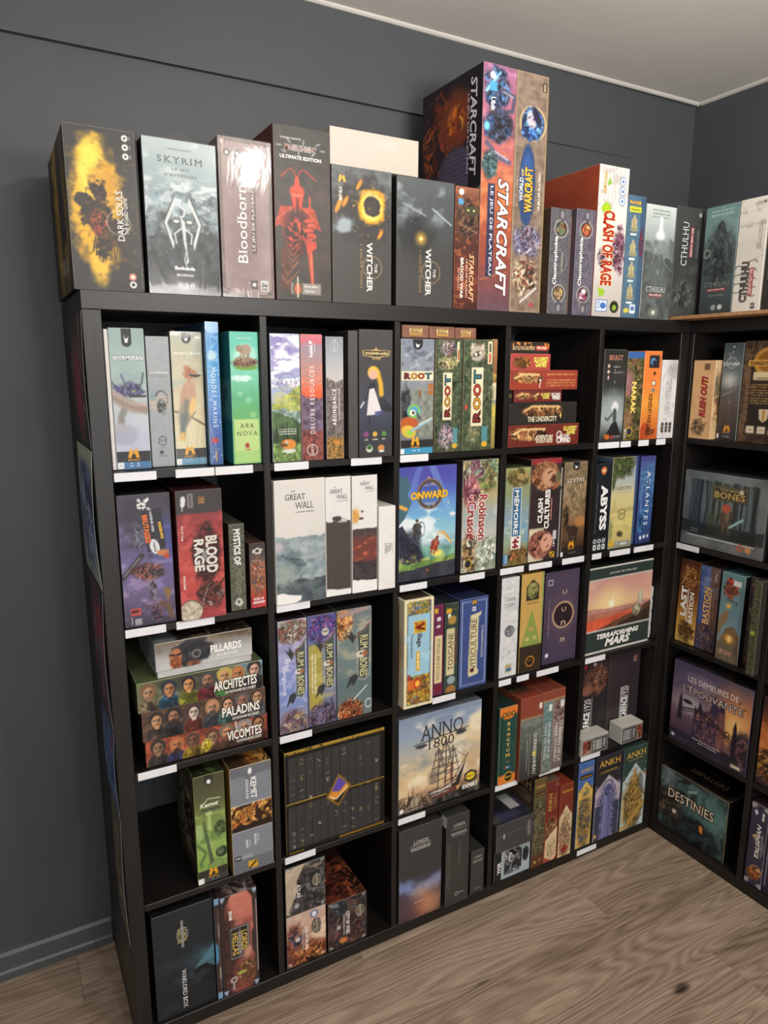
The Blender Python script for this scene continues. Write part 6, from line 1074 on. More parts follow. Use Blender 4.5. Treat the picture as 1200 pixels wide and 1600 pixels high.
@art(A, (.751, 1.041, .010, Z4, .693), 'large square box with a tall sailing ship at golden dawn', side='4a4c50', edge='8a929a', topc=anno_top)
def _(c):
    c.bg((0, '8494ac'), (.2, '94a4b8'), (.4, 'b4b0a8'), (.6, 'd0b48c'), (.8, 'c09a74'), (1, '6a5c54')).cloud('e8cfa0', 2.2, .46, .66, .85, .15, .85, 1.3).cloud('f4ead0', 3, .56, .72, .7, .1, .75, 1.3).cloud('6a7c98', 2, .55, .75, .6, .0, .6)
    c.mtn(.82, .03, '94785c', 5, .3); 
    for u, h in ((.12, .12), (.17, .18), (.08, .09), (.87, .1), (.93, .14)): c.pg([(u-.012, .88), (u, .88-h), (u+.012, .88)], '7a6450')
    c.mtn(.90, .02, '6a564a', 6, .5); c.clut(-.05, .84, .4, 1.02, ['4a4038', '8a745c', '3a322c', 'b09a7c'], 9, .2, .3); c.clut(.4, .9, 1.1, 1.05, ['3c3a38', '55504a', '2c2a2a'], 7, .2, .2)
    c.pg([(.35, .84), (.48, .86), (.70, .79), (.82, .60), (.74, .84), (.68, .93), (.42, .94)], '2c2a2c'); c.pg([(.37, .85), (.5, .865), (.70, .80), (.69, .82), (.5, .88)], 'd8d0c0'); c.pg([(.40, .90), (.70, .86), (.68, .92), (.44, .94)], '6a3c34')
    for i, (u, t) in enumerate(((.47, .40), (.56, .33), (.645, .42))):
        c.ln([(u, .84), (u+.005, t)], .010, '3a3230')
        for k in range(5): v = t+.05+.075*k; w = .045+.014*k; c.ln([(u-w, v+.01), (u+w, v-.012)], .008, '3a3634'); c.ln([(u-w, v+.01), (u, t)], .003, '4a4644', .7); c.ln([(u+w, v), (u, t)], .003, '4a4644', .7)
    c.ln([(.645, .80), (.84, .55)], .008, '3a3230'); c.ln([(.645, .45), (.82, .58)], .004, '4a4644'); c.el(.42, .68, .07, .08, '5a544e', .6, rough=.5, a=.6); c.rc(.62, .6, .65, .80, '6a2c28', .003, .7); c.fig(.19, .90, .16, 'b0a088', '8a7a64')
    c.t('ANNO', .51, .20, .52, '3a3c44', 0, .16, 's'); c.t('1800', .50, .335, .32, '3a3c44', 0, .11, 's'); c.ln([(.18, .305), (.84, .255)], .008, '3a3c44'); c.el(.27, .33, .07, .02, '3a3c44', .3, rough=.6).el(.75, .29, .06, .025, '3a3c44', .3, rough=.6); c.scr(.4, .09, .64, .1, 1, '5a6270'); c.s_('LE JEU DE PLATEAU', .51, .865, .25, 'f4ece0', 4, .028, 'b'); c.s_('de Martin Wallace', .50, .895, .2, 'e8dccc', 4, .02, '')
    c.pg([(.88, .74), (.96, .775), (.96, .85), (.88, .885), (.80, .85), (.80, .775)], '26282c'); c.el(.88, .81, .06, .045, 'e8c830', .1); c.m_('IELLO', .88, .81, .09, '222', 0, .025); c.m_('EXPERT', .88, .915, .2, 'f4f0ea', 0, .045, 'B'); c.el(.72, .89, .02, .025, 'd8a060', .2).rc(.0, .97, .3, .975, 'ddd'); c.el(.04, .96, .025, .025, 'eee', .1)
@art(A, (1.098, 1.1685, -.006, Z4, .653), 'dark green box with orange caps and stacked title letters', side='1e3a34', edge='4a7a6a', top='20302a')
def _(c):
    c.bg('24483f').tex(.12, 5).fr(.05, .06, .95, .97, .02, '8a6a34').rc(.12, .16, .20, .90, '1a352e').fr(.22, .12, .80, .88, .012, 'c8a048'); c.rc(0, 0, 1, .11, 'd87830', .01).el(.5, .11, .34, .2, 'd87830', .05); c.rc(0, .88, 1, 1, 'd87830', .02)
    for u in (.28, .52, .76): c.el(u, .10, .11, .11, '2a2018', .08).el(u, .10, .06, .07, 'e0a040', .15)
    for i, ch in enumerate('SANCTUM'): c.t(ch, .52, .22+.068*i, .19 if ch != 'M' else .25, 'f0c05a', 0, .16, 'bs')
    c.scr(.4, .70, .64, .73, 2, 'c86a5a'); c.m_('C', .38, .785, .1, 'e85a4a', 0, .1); c.m_('G', .52, .785, .1, 'e8e8f0', 0, .1); c.m_('E', .66, .785, .09, '6a8ae0', 0, .1); c.el(.6, .915, .26, .26, 'e0a030', .05).el(.6, .915, .21, .21, '24201c', .06); c.m_('IELLO', .6, .915, .34, 'f0cc30', 0, .09)
def lotr_top(c): c.bg('7a3428').clut(-.1, -.1, .8, .85, ['2a2420', '4a3a2c', '1c1814', '6a5a3c'], 4, .2, .1, oval=False); c.rc(0, .9, 1, 1, '8a3c2e')
@art(A, (1.170, 1.2595, -.019, Z4, .672), 'grey-green box with rust-red cap and vertical white title', side='7a3a2c', edge='a0644c', topc=lotr_top)
def _(c): c.bg((0, '8a4434'), (.24, '8a4434'), (.25, 'b08a4c'), (.27, '6a6e68'), (.5, '5a605c'), (1, '33312f')).cloud('8a928c', 3, .5, .7, .6, .28, .6); c.ln([(.2, .35), (.8, .28)], .06, '8a8e88', .6); c.rc(.82, .10, .95, .17, 'e8e0d8', .01); c.t('GUERRE', .70, .56, .22, 'f2f0ea', -90, .15, 's'); c.t('ANNEAU', .70, .84, .24, 'f2f0ea', -90, .15, 's'); c.el(.68, .70, .09, .1, 'd8c848', .3, rough=.3); c.s_("DE L'", .62, .70, .05, 'f2f0ea', -90, .06); c.rc(.44, .47, .455, .97, 'ccc'); c.s_('DEUXIÈME ÉDITION', .34, .70, .38, 'd8d4cc', -90, .05)
@art(A, (1.260, 1.303, -.019, Z4, .673), 'slim teal-grey box with rust-red cap in cell middle', side='7a3a2c', edge='98705c', top='7a3a2c')
def _(c): c.bg((0, '8a4434'), (.10, '8a4434'), (.11, 'c09a5c'), (.13, '6a8482'), (.5, '5a7674'), (1, '6a6e68')).cloud('9ab0ac', 4, .5, .7, .6, .15, 1); c.rc(.55, .16, .85, .24, 'e4e4e0', .02); c.t('SEIGNEURS DE LA', .68, .60, .46, 'f0f0ec', -90, .24, 's'); c.t('TERRE DU MILIEU', .32, .60, .46, 'e4e8e4', -90, .2, 's')
@art(A, (1.308, 1.357, -.013, Z4, .670), 'slim brown-grey box with rust-red cap, right of the caps', side='7a3a2c', edge='98705c', top='7e3c2e')
def _(c): c.bg((0, '8a4434'), (.10, '8a4434'), (.11, 'c09a5c'), (.13, '8a746a'), (.4, 'b8a8a0'), (.6, '8a7c74'), (1, '6a605a')).clut(0, .14, 1, .5, ['5a3a34', 'b8a49a', '8a6a5c', '3c2c2a'], 5, .3, .2, .8); c.rc(.6, .15, .9, .23, 'ddd', .02); c.t('GUERRIERS DE LA', .68, .66, .52, 'f2f0ec', -90, .24, 's'); c.t('TERRE DU MILIEU', .32, .66, .50, 'f2f0ec', -90, .22, 's')
def scar(c, u, L): c.rc(u-.17, .5-0, u+.17, .5, '000'); c.t('SCARFACE', u, .72-L*.15, L*.66, 'f2f0ee', 90, .17, 'B'); c.t('1920', u, .72-L*.67, L*.30, 'f2f0ee', 90, .17, '')
@art(A, (1.485, 1.612, .052, Z4, .706), 'dark box with brown portrait art and white vertical title', side='211c1e', edge='4a4444', top='241f20', wrap=True)
def _(c): c.bg('2b2628').tex(.1, 3); c.el(.62, .25, .45, .42, '5c3a2c', .3, rough=.3).clut(.2, .12, 1, .42, ['6a4030', '8a5a44', '3a2822', 'a87860'], 6, .3, .3, .9); c.el(.25, .36, .2, .16, '8a5a48', .3, rough=.3); c.el(.5, .08, .05, .05, 'ccc', .3, rough=.4).rc(.12, .07, .22, .11, 'b8243c'); c.scr(.7, .03, .76, .13, 1, 'bbb', .7, True); c.t('SCARFACE', .28, .80, .36, 'f4f2f0', 90, .24, 'B'); c.t('1920', .28, .53, .13, 'f4f2f0', 90, .24, ''); c.rc(.45, .46, .47, .98, 'eee')
@art(A, (1.613, 1.771, .052, Z4, .698), 'plain dark plum box with small white vertical title', side='231d20', edge='4c4448', top='272023', wrap=True)
def _(c): c.bg('352c30').tex(.06, 3).rc(.06, .02, .11, .98, '4a362c', .01, .7); c.t('SCARFACE', .56, .70, .30, 'f2f0ee', 90, .20, 'B'); c.t('1920', .56, .48, .12, 'f2f0ee', 90, .20, ''); c.rc(.44, .42, .455, .86, 'eee').rc(.67, .42, .685, .86, 'eee'); c.rc(.78, .07, .88, .14, 'b09a94').rc(.80, .08, .86, .13, '8a3434')
def deck(c, flip):
    c.bg('9a9892').tex(.08, 5); a, b = (.06, .36) if not flip else (.72, .98)
    c.rc(.0, .12, 1, .95, '8c8a86'); c.clut(a, .15, b, .92, ['8a3428', 'b0604c', '4a2420', 'c89a84'], 6, .1, .05, oval=False)
    x0, x1 = (.40, .97) if not flip else (.03, .70)
    c.rc(x0, .14, x1, .93, '4a4846'); w = x1-x0; c.rc(x0+.22*w, .25, x0+.62*w, .80, 'c4c2be')
    for i in range(5): c.rc(x0+.25*w+i*.075*w, .28, x0+.28*w+i*.075*w, .76, '26262a')
    c.s_('SCARFACE', x0+.10*w, .53, .62, 'f0eeea', 90, .05, 'b'); c.s_('1920', x0+.80*w, .5, .5, 'f0eeea', 90, .06, 'b'); c.scr(x0+.88*w, .2, x0+.94*w, .9, 1, 'bbb', .8, True)
A((1.449, 1.572, -.006, Z4, .4545), 'small clear-wrapped card deck with red picture at left', lambda c: deck(c, False), side='b8b6ae', top='c4c2ba', edge='d8d6d0', D=.055, name='card_deck', cat='card deck', group='wrapped card decks')
A((1.6315, 1.735, -.010, Z4, .4560), 'small clear-wrapped card deck with red picture at right', lambda c: deck(c, True), side='bcbab2', top='c8c6be', edge='d8d6d0', D=.058, name='card_deck', cat='card deck', group='wrapped card decks')

# ------------------------------------------------------------------ row 5 (bottom cells)
@art(A, (.052, .2035, .011, Z5, .341), 'big near-black box with faint blue mountain glow', side='16181a', edge='3c4042')
def _(c):
    c.bg((0, '24282a'), (.4, '22272c'), (1, '1f2123')).cloud('2f3740', 3, .5, .75, .6, .3, 1); c.pg([(.62, .63), (1, .43), (1, .66), (.8, .62)], '4c7484', .75); c.el(.97, .55, .3, .2, '5a8c9c', .9, rough=.3, a=.6); c.pg([(.58, .64), (.72, .61), (.85, .60), (1, .66), (1, .82), (.7, .72)], '15181a'); c.cloud('3a4a54', 7, .6, .7, .5, .58, .75)
    c.el(.48, .245, .10, .2, '17191a', .1, rough=.25).ring(.48, .245, .13, .02, '8a8a88', .7); c.ln([(.48, .12), (.48, .36)], .035, '9a9a96'); c.t('LORDS', .52, .245, .13, 'b8a878', -90, .06, 'bs'); c.t('HELLAS', .43, .25, .14, 'b8a878', -90, .06, 'bs'); c.t('WARLORD BOX', .47, .77, .38, 'f0f0ee', -90, .075, 's')
@art(A, (.2045, .2190, .004, Z5, .339), 'narrow brown and icy-blue framed box beside near-black box', side='241c1a', edge='5a6a78')
def _(c):
    c.bg('3a2622').tex(.2, 9); c.rc(0, 0, 1, .06, '7aa0c0', .1).rc(0, .93, 1, 1, '7aa0c0', .1); c.rc(.5, .1, 1, .9, '54443c', .1); c.pg([(0, .42), (.5, .46), (.5, .6), (0, .66)], '4a90c0'); c.rc(.55, .25, .95, .38, '8a8484', .1, .8); c.rc(.55, .68, .95, .80, 'a09a98', .1, .8)
@art(A, (.2200, .3185, .003, Z5, .336), 'coral sky box with metal-framed warrior scene', side='2c1f1c', edge='5a4a48', top='3a2c28', topc=lambda c: c.bg('3a2c2a').clut(.1, .2, 1.1, 1.1, ['5a4a48', '2a2222', '8a7a78', 'b0a09c'], 4, .3))
def _(c):
    c.bg((0, 'c87a68'), (.3, 'c07062'), (.6, '9a5a50'), (1, '8a4a42')).cloud('dc9a84', 3, .5, .7, .6, .0, .6).cloud('6a3a34', 3, .5, .68, .6, .3, 1); c.clut(-.2, .1, .42, 1, ['3c2824', '5a3630', '2c1e1c', '7a4a40'], 6, .3, .3, .9); c.pg([(0, 0), (.3, 0), (.12, .1), (.1, .9), (.28, 1), (0, 1)], '3a2a28'); c.pg([(1, 0), (.72, 0), (.86, .08), (.88, .4), (.82, .44), (.82, .62), (.9, .66), (.9, .9), (.75, 1), (1, 1)], '3c302e'); c.ln([(.98, .12), (.98, .85)], .025, 'c8b4b0')
    for u, v in ((.06, .03), (.94, .03), (.08, .97), (.92, .97)): c.pg([(u-.08, v-.025), (u+.08, v-.025), (u, v+.03)], '9ab0c8')
    c.rc(.22, .33, .76, .66, '2a2624', .06).fr(.24, .34, .74, .65, .03, '8a8a8a'); c.el(.5, .5, .08, .40, '8e8e8c', .2); c.t('LORDS', .62, .485, .2, 'd8b860', -90, .17, 'bs#1c1816'); c.t('HELLAS', .37, .50, .23, 'd8b860', -90, .17, 'bs#1c1816'); c.clut(.4, .70, .92, .93, ['8a5a3c', '5a3a2c', 'a87a4c', '3c2420'], 8, .3, .4); c.el(.52, .81, .13, .05, 'a8b050', .2).el(.7, .62, .12, .18, 'c08a7a', .4, rough=.4); c.m_('EDGE', .26, .20, .09, 'f4f0ec', -90, .09, 'B'); c.el(.3, .86, .1, .1, 'b8b0ac', .06).el(.3, .86, .05, .05, '5a4440', .1); c.s_('AWAKEN', .28, .93, .07, 'ddd', -90, .07)
def hel(c, t, sub, u, u2, lu, lv):
    k = c.k
    for a in (.06, .94):
        for b in (.05, .95): c.pg([(a-.05, b-.03), (a+.05, b-.03), (a+.05*(1 if a < .5 else -1), b+.03)], 'c8c8c4', .8)
    c.el(lu, lv, .12, .2, '1c1a1a', .1, rough=.2).ring(lu, lv, .14, .02, 'a0a09c', .75); c.ln([(lu, lv-.12), (lu, lv+.12)], .03, 'a8a8a4'); c.s_('LORDS', lu+.05, lv, .17, 'a89868', -90, .06, 'bs'); c.s_('HELLAS', lu-.05, lv, .19, 'a89868', -90, .06, 'bs')
    c.t(t, u, .52, u2, 'f2f0ec', -90, .09, 'bs'); c.s_(sub, u-.10, .54, u2*.85, 'd8d4cc', -90, .045)
@art(A, (.3985, .517, .006, Z5, .2030), 'small box with sunlit warriors, lower of two stacked cubes', side='241e1c', edge='6a6460', top='241e1c')
def _(c): c.bg((0, 'c8b0a0'), (.4, 'c89a84'), (.7, '9a5a44'), (1, '5a3428')).cloud('f0dcc0', 2.5, .48, .66, .8, 0, .7).clut(-.1, .2, .45, 1, ['8a4a3c', '5a3a34', 'c07a5c', '4a4454'], 5, .3, .4).clut(.1, .62, 1.1, 1.1, ['a84a28', '6a2c1c', 'd08850', '3a201a'], 6, .3, .3); c.el(.70, .12, .1, .1, '5a6a94', .08).el(.70, .12, .06, .07, 'e8e4e8', .2); hel(c, 'LORD OF THE SUN', 'EXPANSION', .50, .46, .76, .36); c.el(.28, .5, .06, .06, 'ccc', .2)
@art(A, (.398, .5155, .003, .2035, .3535), 'small dark box with misty rocks, upper of two stacked cubes', side='211e1e', edge='6a6866', top='1c1a1a')
def _(c): c.bg('4a4644').clut(-.2, -.2, 1.2, 1.2, ['3a3634', '555050', '2a2726', '6c6866'], 4, .1, 0, oval=False); c.pg([(0, .05), (.5, 0), (.28, .3), (.3, .5), (.05, .95), (0, .95)], 'c4b098', .9); c.cloud('d8c8b0', 4, .56, .7, .5, 0, .6); hel(c, 'ATLAS', 'EXPANSION', .32, .28, .78, .42); c.el(.27, .82, .06, .07, 'aaa', .2)
def cos_top(c): c.bg('3a241e').clut(-.1, .3, 1.1, 1.1, ['6a3020', '3a201a', '8a4830', '241614'], 4, .2, .1); c.el(.5, .2, .3, .2, '1c1412', .3, rough=.3).s_('STEEL', .3, .25, .12, 'b0a8a0', -90, .05, 'b')
@art(A, (.523, .646, .006, Z5, .1915), 'small rust-brown box standing right of the stacked cubes', side='2a1a16', edge='6a5850', topc=cos_top, D=.28)
def _(c): c.bg('40302c').clut(-.2, -.2, 1.2, 1.2, ['3a2a28', '5a3c34', '2a2022', '4a4a50', '6a4436'], 5, .1, 0, oval=False); c.clut(.05, .0, .5, .3, ['4a5058', '2a2e34', '6c747c'], 6, .3, .4); c.el(.38, .86, .12, .09, 'c87a3c', .3, rough=.4); c.ln([(.6, .6), (.95, .4)], .02, '8a8480', .6); hel(c, 'CITY OF STEEL', 'EXPANSION', .50, .50, .82, .36); c.el(.27, .56, .05, .06, 'aaa', .2)
def rag(c, s=1.0, v=.17, u=.5):
    c.t('LORDS', u, v, .34*s, 'd8d6d2', 0, .08*s, 's'); c.s_('OF', u, v+.03*s, .08*s, 'c8c6c2', 0, .03*s, 's'); c.ln([(u-.22*s, v+.031*s), (u-.06*s, v+.031*s)], .012, 'aaa'); c.ln([(u+.06*s, v+.031*s), (u+.22*s, v+.031*s)], .012, 'aaa'); c.t('RAGNAROK', u, v+.062*s, .48*s, 'd8d6d2', 0, .07*s, 's'); c.ln([(u-.2*s, v+.085*s), (u+.2*s, v+.085*s)], .01, 'aaa')
@art(A, (.747, .8985, -.003, Z5, .348), 'dark grey wrapped box with orange and blue nebula below', side='2a2929', edge='5a5858', wrap=True, seam=True, top='343333')
def _(c): c.bg((0, '3c3a3a'), (.5, '393737'), (.62, '44465a'), (.8, '4a4448'), (1, '33302f')).tex(.08, 3); c.el(.12, .62, .3, .14, '7c90c4', .7, 25, .5, .9).el(.85, .66, .3, .14, '8a94b8', .7, -20, .5, .9).el(.5, .72, .2, .18, 'd8d0d8', .8, rough=.5, a=.6).el(.62, .86, .35, .3, 'c07a58', .8, rough=.4, a=.8).el(.2, .85, .25, .3, '5a3c4c', .8, rough=.4, a=.6).el(.75, .9, .2, .2, 'd89a70', .8, rough=.4, a=.5); rag(c, 1.0, .165, .5); c.m_('Grimlord', .48, .82, .24, 'e0c0ae', 0, .05, 'i')
@art(A, (.908, .9955, -.009, Z5, .345), 'tall charcoal wrapped box with ladder-like edge marks', side='c8c4bc', edge='5a5858', wrap=True, seam=True, top='3a3938', left=lambda c: c.bg('2e2d2c').rc(.9, 0, 1, .12, 'd8d4cc'))
def _(c):
    c.bg('373635').tex(.06, 4); rag(c, 1.45, .11, .55)
    for i in range(22): c.ln([(.06, .30+.025*i), (.12+.10*((i*7) % 3)/2, .303+.025*i)], .012, '8a8884', .8)
    c.scr(.56, .30, .62, .56, 1, 'a8a6a0', .8, True); c.el(.5, .89, .08, .08, 'a8a6a2', .1).el(.5, .89, .05, .05, '373635', .1); c.m_('AWAKEN', .68, .89, .26, 'c8c6c2', 0, .06, '')
@art(A, (1.008, 1.0605, -.003, Z5, .190), 'small charcoal wrapped box, shortest beside tall charcoal one', side='2a2928', edge='5c5a58', wrap=True, seam=True, top='333231')
def _(c): c.bg('3a3938').tex(.06, 4); rag(c, 1.6, .14, .5); c.m_('REALMS', .5, .89, .5, 'a8a6a2', 0, .1, '')
@art(A, (1.106, 1.2545, .004, Z5, .1545), 'pale blue and black box with monochrome picture, lower one', side='1c1c1e', edge='6a7074')
def _(c): c.bg('a4b0b6').rc(0, 0, .20, 1, '1f1f21'); c.rc(.28, .14, .70, .88, '2a2c2e', .01).clut(.28, .14, .70, .88, ['2a2c2e', '8a9094', '15161a', 'c4c8ca', '4c5054'], 6, .02, 0, oval=False); c.rc(.70, .2, .76, .8, '2a2c2e', .01); c.el(.87, .45, .09, .17, '26282a', .1, rough=.2); c.t('YMIR', .13, .60, .38, 'f0f0f0', 90, .10, 'bs'); c.rc(.2, .1, .205, .9, 'ddd')
def b1_top(c): c.bg('2a2834').cloud('4a4a6a', 2, .45, .7, .8).cloud('5a6a3a', 2, .6, .75, .7); c.rc(.62, .52, .88, .80, 'c8c8c4', .01)
@art(A, (1.097, 1.2545, -.012, .1552, .2555), 'charcoal wrapped box lying on the pale blue box', side='2c2b2d', edge='6a686a', wrap=True, topc=b1_top, D=.27)
def _(c): c.bg('424041').tex(.05, 3); c.ln([(.02, .45), (.2, .42), (.7, .40), (.98, .36)], .012, '7a7876', .7); c.el(.85, .45, .07, .20, '5c5a5a', .15, rough=.3); c.m_('RAGNAROK', .85, .45, .5, 'b8b6b2', 90, .05, 's'); c.el(.2, .45, .02, .07, 'b8b6b2', .2, rough=.3)
ank_l = lambda c: (c.bg('3a2a20'), c.rc(0, .03, 1, .14, '2a1e18'), c.t('ANKH', .75, .085, .4, 'b89a60', 0, .12, 's'), c.scr(.1, .18, .95, .6, 16, 'a89878', .6))
@art(A, (1.2560, 1.3075, -.002, Z5, .363), 'slim olive-brown box with thick jungle picture', side='34261c', edge='7a6a48', left=ank_l, top='4a3a28')
def _(c): c.bg((0, '6a5634'), (.18, '5a4a30'), (.3, '6a6448'), (1, '4a3420')).clut(-.1, .24, 1.1, .88, ['5a5a44', '3c3a2c', '84805c', '6a5a3c', '2e2a20'], 6, .1, .1, oval=False); c.rc(0, .86, 1, 1, '5a3420', .03); c.t('ANKH', .5, .085, .78, 'd8b050', 0, .22, 's'); c.rc(.12, .155, .88, .195, '3a2a18').s_("GARDIENS", .5, .175, .6, 'd8b050', 0, .06, 'b'); c.el(.3, .94, .1, .1, 'c8a060', .2, rough=.3).el(.7, .93, .1, .1, 'c8a060', .1).el(.7, .93, .06, .06, '5a3420', .1)
@art(A, (1.3095, 1.3665, -.001, Z5, .338), 'maroon box with gold vertical title and sandy triangle', side='5a2018', edge='9a5a48', top='6a5a4a')
def _(c): c.bg((0, '6a2a24'), (.5, '7a3024'), (1, 'a84a38')).tex(.1, 4); c.clut(.0, .45, 1, .75, ['8a5a3c', '5a2a20', 'b08a5c', '6a3a2c'], 6, .2, .3); c.pg([(.05, .93), (.1, .72), (.95, .58), (.95, .95), (.7, 1)], 'dcc49c'); c.clut(.2, .72, .95, .96, ['c8a878', 'e0cca8', '8a6a48'], 7, .15, .1, .8); c.pg([(0, .86), (.1, .72), (.05, 1), (0, 1)], 'b04a3c'); c.t('ANKH', .30, .26, .23, 'd8b050', 90, .30, 's'); c.fr(.60, .17, .78, .37, .02, 'b08a48'); c.scr(.66, .2, .72, .35, 1, 'd8b050', .8, True); c.el(.78, .06, .09, .09, 'c8a078', .1).el(.78, .06, .06, .06, '6a2a24', .1)
def ank(c, base, pic, u=.5, s=1.0, tri='d0c8c0', v0=.26, v1=.6):
    k = c.k; c.bg(base).tex(.08, 4); c.clut(-.3, v1-.06, 1.3, 1.15, pic, 7, .05, .15, oval=False); c.pg([(.5, v0), (.97, v1), (.97, 1), (.03, 1), (.03, v1)], tri); c.clut(.08, v0+.13, .92, 1.05, pic, 8, .25, .3)
    c.t('ANKH', .5, .085, .82*s, 'e0b040', 0, .19*s, 's')
@art(A, (1.368, 1.4280, -.004, Z5, .308), 'rust-red box with sandy peaked picture, shortest of row', side='7a3020', edge='a8624c', top='8a3a28')
def _(c): ank(c, '7a3226', ['b08a5c', '8a5a3c', 'dcc49c', '6a4a3c', '8a7a6a'], tri='e0c89c', v0=.28, v1=.46); c.el(.5, .9, .25, .2, '8a2c24', .3, rough=.4)
@art(A, (1.452, 1.5245, .001, Z5, .361), 'slim royal blue box with golden beast statue picture', side='2a3a6a', edge='6a8ab8', top='3c5488')
def _(c): ank(c, '4a6aa8', ['8a6a3c', 'c89c4c', '5a4a34', 'b0945c', '3a3428', '6a7a84'], tri='d8b860', v0=.22, v1=.36); c.rc(.1, .145, .9, .19, '2a2418').s_('PANTHEON', .5, .167, .66, 'e0b040', 0, .07, 'b'); c.ln([(.1, .42), (.9, .40)], .09, 'd8b04c')
@art(A, (1.5310, 1.6575, -.001, Z5, .361), 'black box with violet horned statue between pillars', side='211c22', edge='4a4450', top='2a242c')
def _(c):
    ank(c, '2f2b30', ['5a5a84', '8a8ab0', '3c3c58', '6a6a94'], tri='c0b0b4', v0=.24, v1=.40); c.rc(.12, .155, .88, .20, '1f1a1c').fr(.12, .155, .88, .20, .008, 'b8924a'); c.s_('LE COEUR DES DIEUX', .5, .178, .66, 'd8b050', 0, .035, 'b')
    c.rc(.05, .58, .24, 1, '3a4054', .01).rc(.76, .58, .95, 1, '3a4054', .01); c.el(.5, .40, .13, .13, '50507c', .15); c.ring(.5, .37, .17, .045, '5c5c88'); c.pg([(.36, .50), (.64, .50), (.70, 1), (.30, 1)], '6c6c9a'); c.ln([(.42, .52), (.40, .98)], .03, '9a9ac0', .7).ln([(.56, .52), (.60, .98)], .03, '44446a', .7); c.el(.1, .94, .06, .06, 'c8a050', .1)
@art(A, (1.6590, 1.7795, -.005, Z5, .360), 'dark green box with golden throned statue picture', side='22302c', edge='5a6a60', top='3a4a44')
def _(c):
    ank(c, '33463f', ['8a6a34', 'c09a4c', '5a4628', '6a7a74', '3a3424'], tri='b8ccd0', v0=.20, v1=.40); c.s_('DIVINITÉS', .5, .148, .6, 'd8b050', 0, .035, 'b'); c.rc(.44, .30, .56, .48, 'a8823c', .02).rc(.36, .44, .64, .62, '8a6a34', .03); c.clut(.2, .46, .85, .95, ['8a6a34', 'b8924a', '5a4428', 'd0b068'], 8, .3, .2, .9); c.ln([(.0, .97), (.3, .96), (.95, .72)], .12, 'b8904a'); c.ln([(.1, .62), (.12, .9)], .06, 'c8a050'); c.spk(14, 'e0e8e8', .015, .05, .1, .95, .4)

# ------------------------------------------------------------------ right-hand unit
@art(Bx, (-.0205, -.102, 1.826, Z1, 1.696), 'tan wooden-look box with red brush title, right-hand unit', side='b89a70', edge='e0c49c', right=lambda c: c.bg('c8a87c').clut(.0, .1, .6, .9, ['4a4a3a', 'a88a60', '6a4a34'], 6, .3))
def _(c): c.bg('d2a878').tex(.06, 3, .4).hg((0, 'cfa474'), (1, 'd8b084')) if False else c.bg('d2a878').tex(.08, 3, .4); c.t('RUSH OUT!', .56, .46, .52, 'a02c2c', 90, .30, 'Bi#5a2018'); c.rc(.5, .04, .74, .12, '4a3a30').scr(.52, .05, .72, .11, 3, 'c88a5c'); c.el(.52, .29, .12, .08, 'd8a030', .3, rough=.5); c.clut(.12, .74, .75, .96, ['4a4434', '7a6a4a', 'b08a5c', '2c2a22'], 8, .2, .5); c.scr(.84, .3, .88, .62, 1, '7a5a40', .7, True)
@art(Bx, (-.106, -.177, 1.850, Z1, 1.748), 'slate-teal wrapped box with soft white light beam', side='3a4446', edge='7a8a8a', wrap=True, seam=True)
def _(c): c.bg((0, '4a5a5c'), (.3, '5f6e70'), (.5, '56585a'), (.7, '4a4442'), (1, '2e2c2c')).el(.4, .38, .35, .3, 'd0d4d0', .9, rough=.2, a=.8).pg([(.0, .55), (.9, .46), (.2, .52)], 'c8ccc8', .7); c.ln([(.3, .10), (.4, .18)], .03, 'aac'); c.t('SONAR', .45, .21, .86, 'f0f4f4', 0, .16, ''); c.ring(.45, .2, .24, .02, 'c0ccd0'); c.el(.5, .04, .1, .1, '2c3032', .1).el(.5, .04, .05, .05, 'eee', .2); matagot(c, .5, .87, .17); c.rc(0, .93, .12, .98, 'eee'); c.scr(.3, .95, .7, .97, 1, 'bbb')
@art(Bx, (-.178, -.340, 1.850, Z1, 1.752), 'wide brown box with gold arched title and fine print', side='2c221a', edge='5a4a3c')
def _(c):
    c.bg('4a3a2c').clut(-.2, -.2, 1.2, 1.2, ['4a3a2c', '5c4a38', '3c2e24'], 5, .1, 0, oval=False, lines=.3); c.rc(.16, .16, .84, .88, '241e1a', .03)
    for i in range(8): c.rc(.08, .28+.065*i, .17, .335+.065*i, '6a5440', .004); c.rc(.83, .28+.065*i, .92, .335+.065*i, '6a5440', .004)
    c.el(.5, .20, .30, .26, 'b8883c', .05).el(.5, .20, .22, .19, '8a5c24', .1); c.rc(.10, .185, .90, .245, 'c8984a', .01); c.t('DUNGEON TWISTER', .5, .215, .72, '2c1c10', 0, .07, 'bs'); c.rc(.22, .30, .78, .38, 'd0bc94', .02); c.s_('DUNGEON', .5, .36, .4, '4a3a28', 0, .03, 'b'); c.scr(.18, .41, .82, .62, 8, 'c09a5c', .8); c.pg([(.40, .66), (.60, .66), (.58, .76), (.50, .79), (.42, .76)], 'c8bca0').rc(.47, .67, .53, .77, 'b08a3c')
    for u in (.26, .48, .70): c.rc(u-.08, .83, u+.08, .90, 'd8ccb0', .01); c.scr(u-.05, .85, u+.05, .88, 1, '4a3a28')
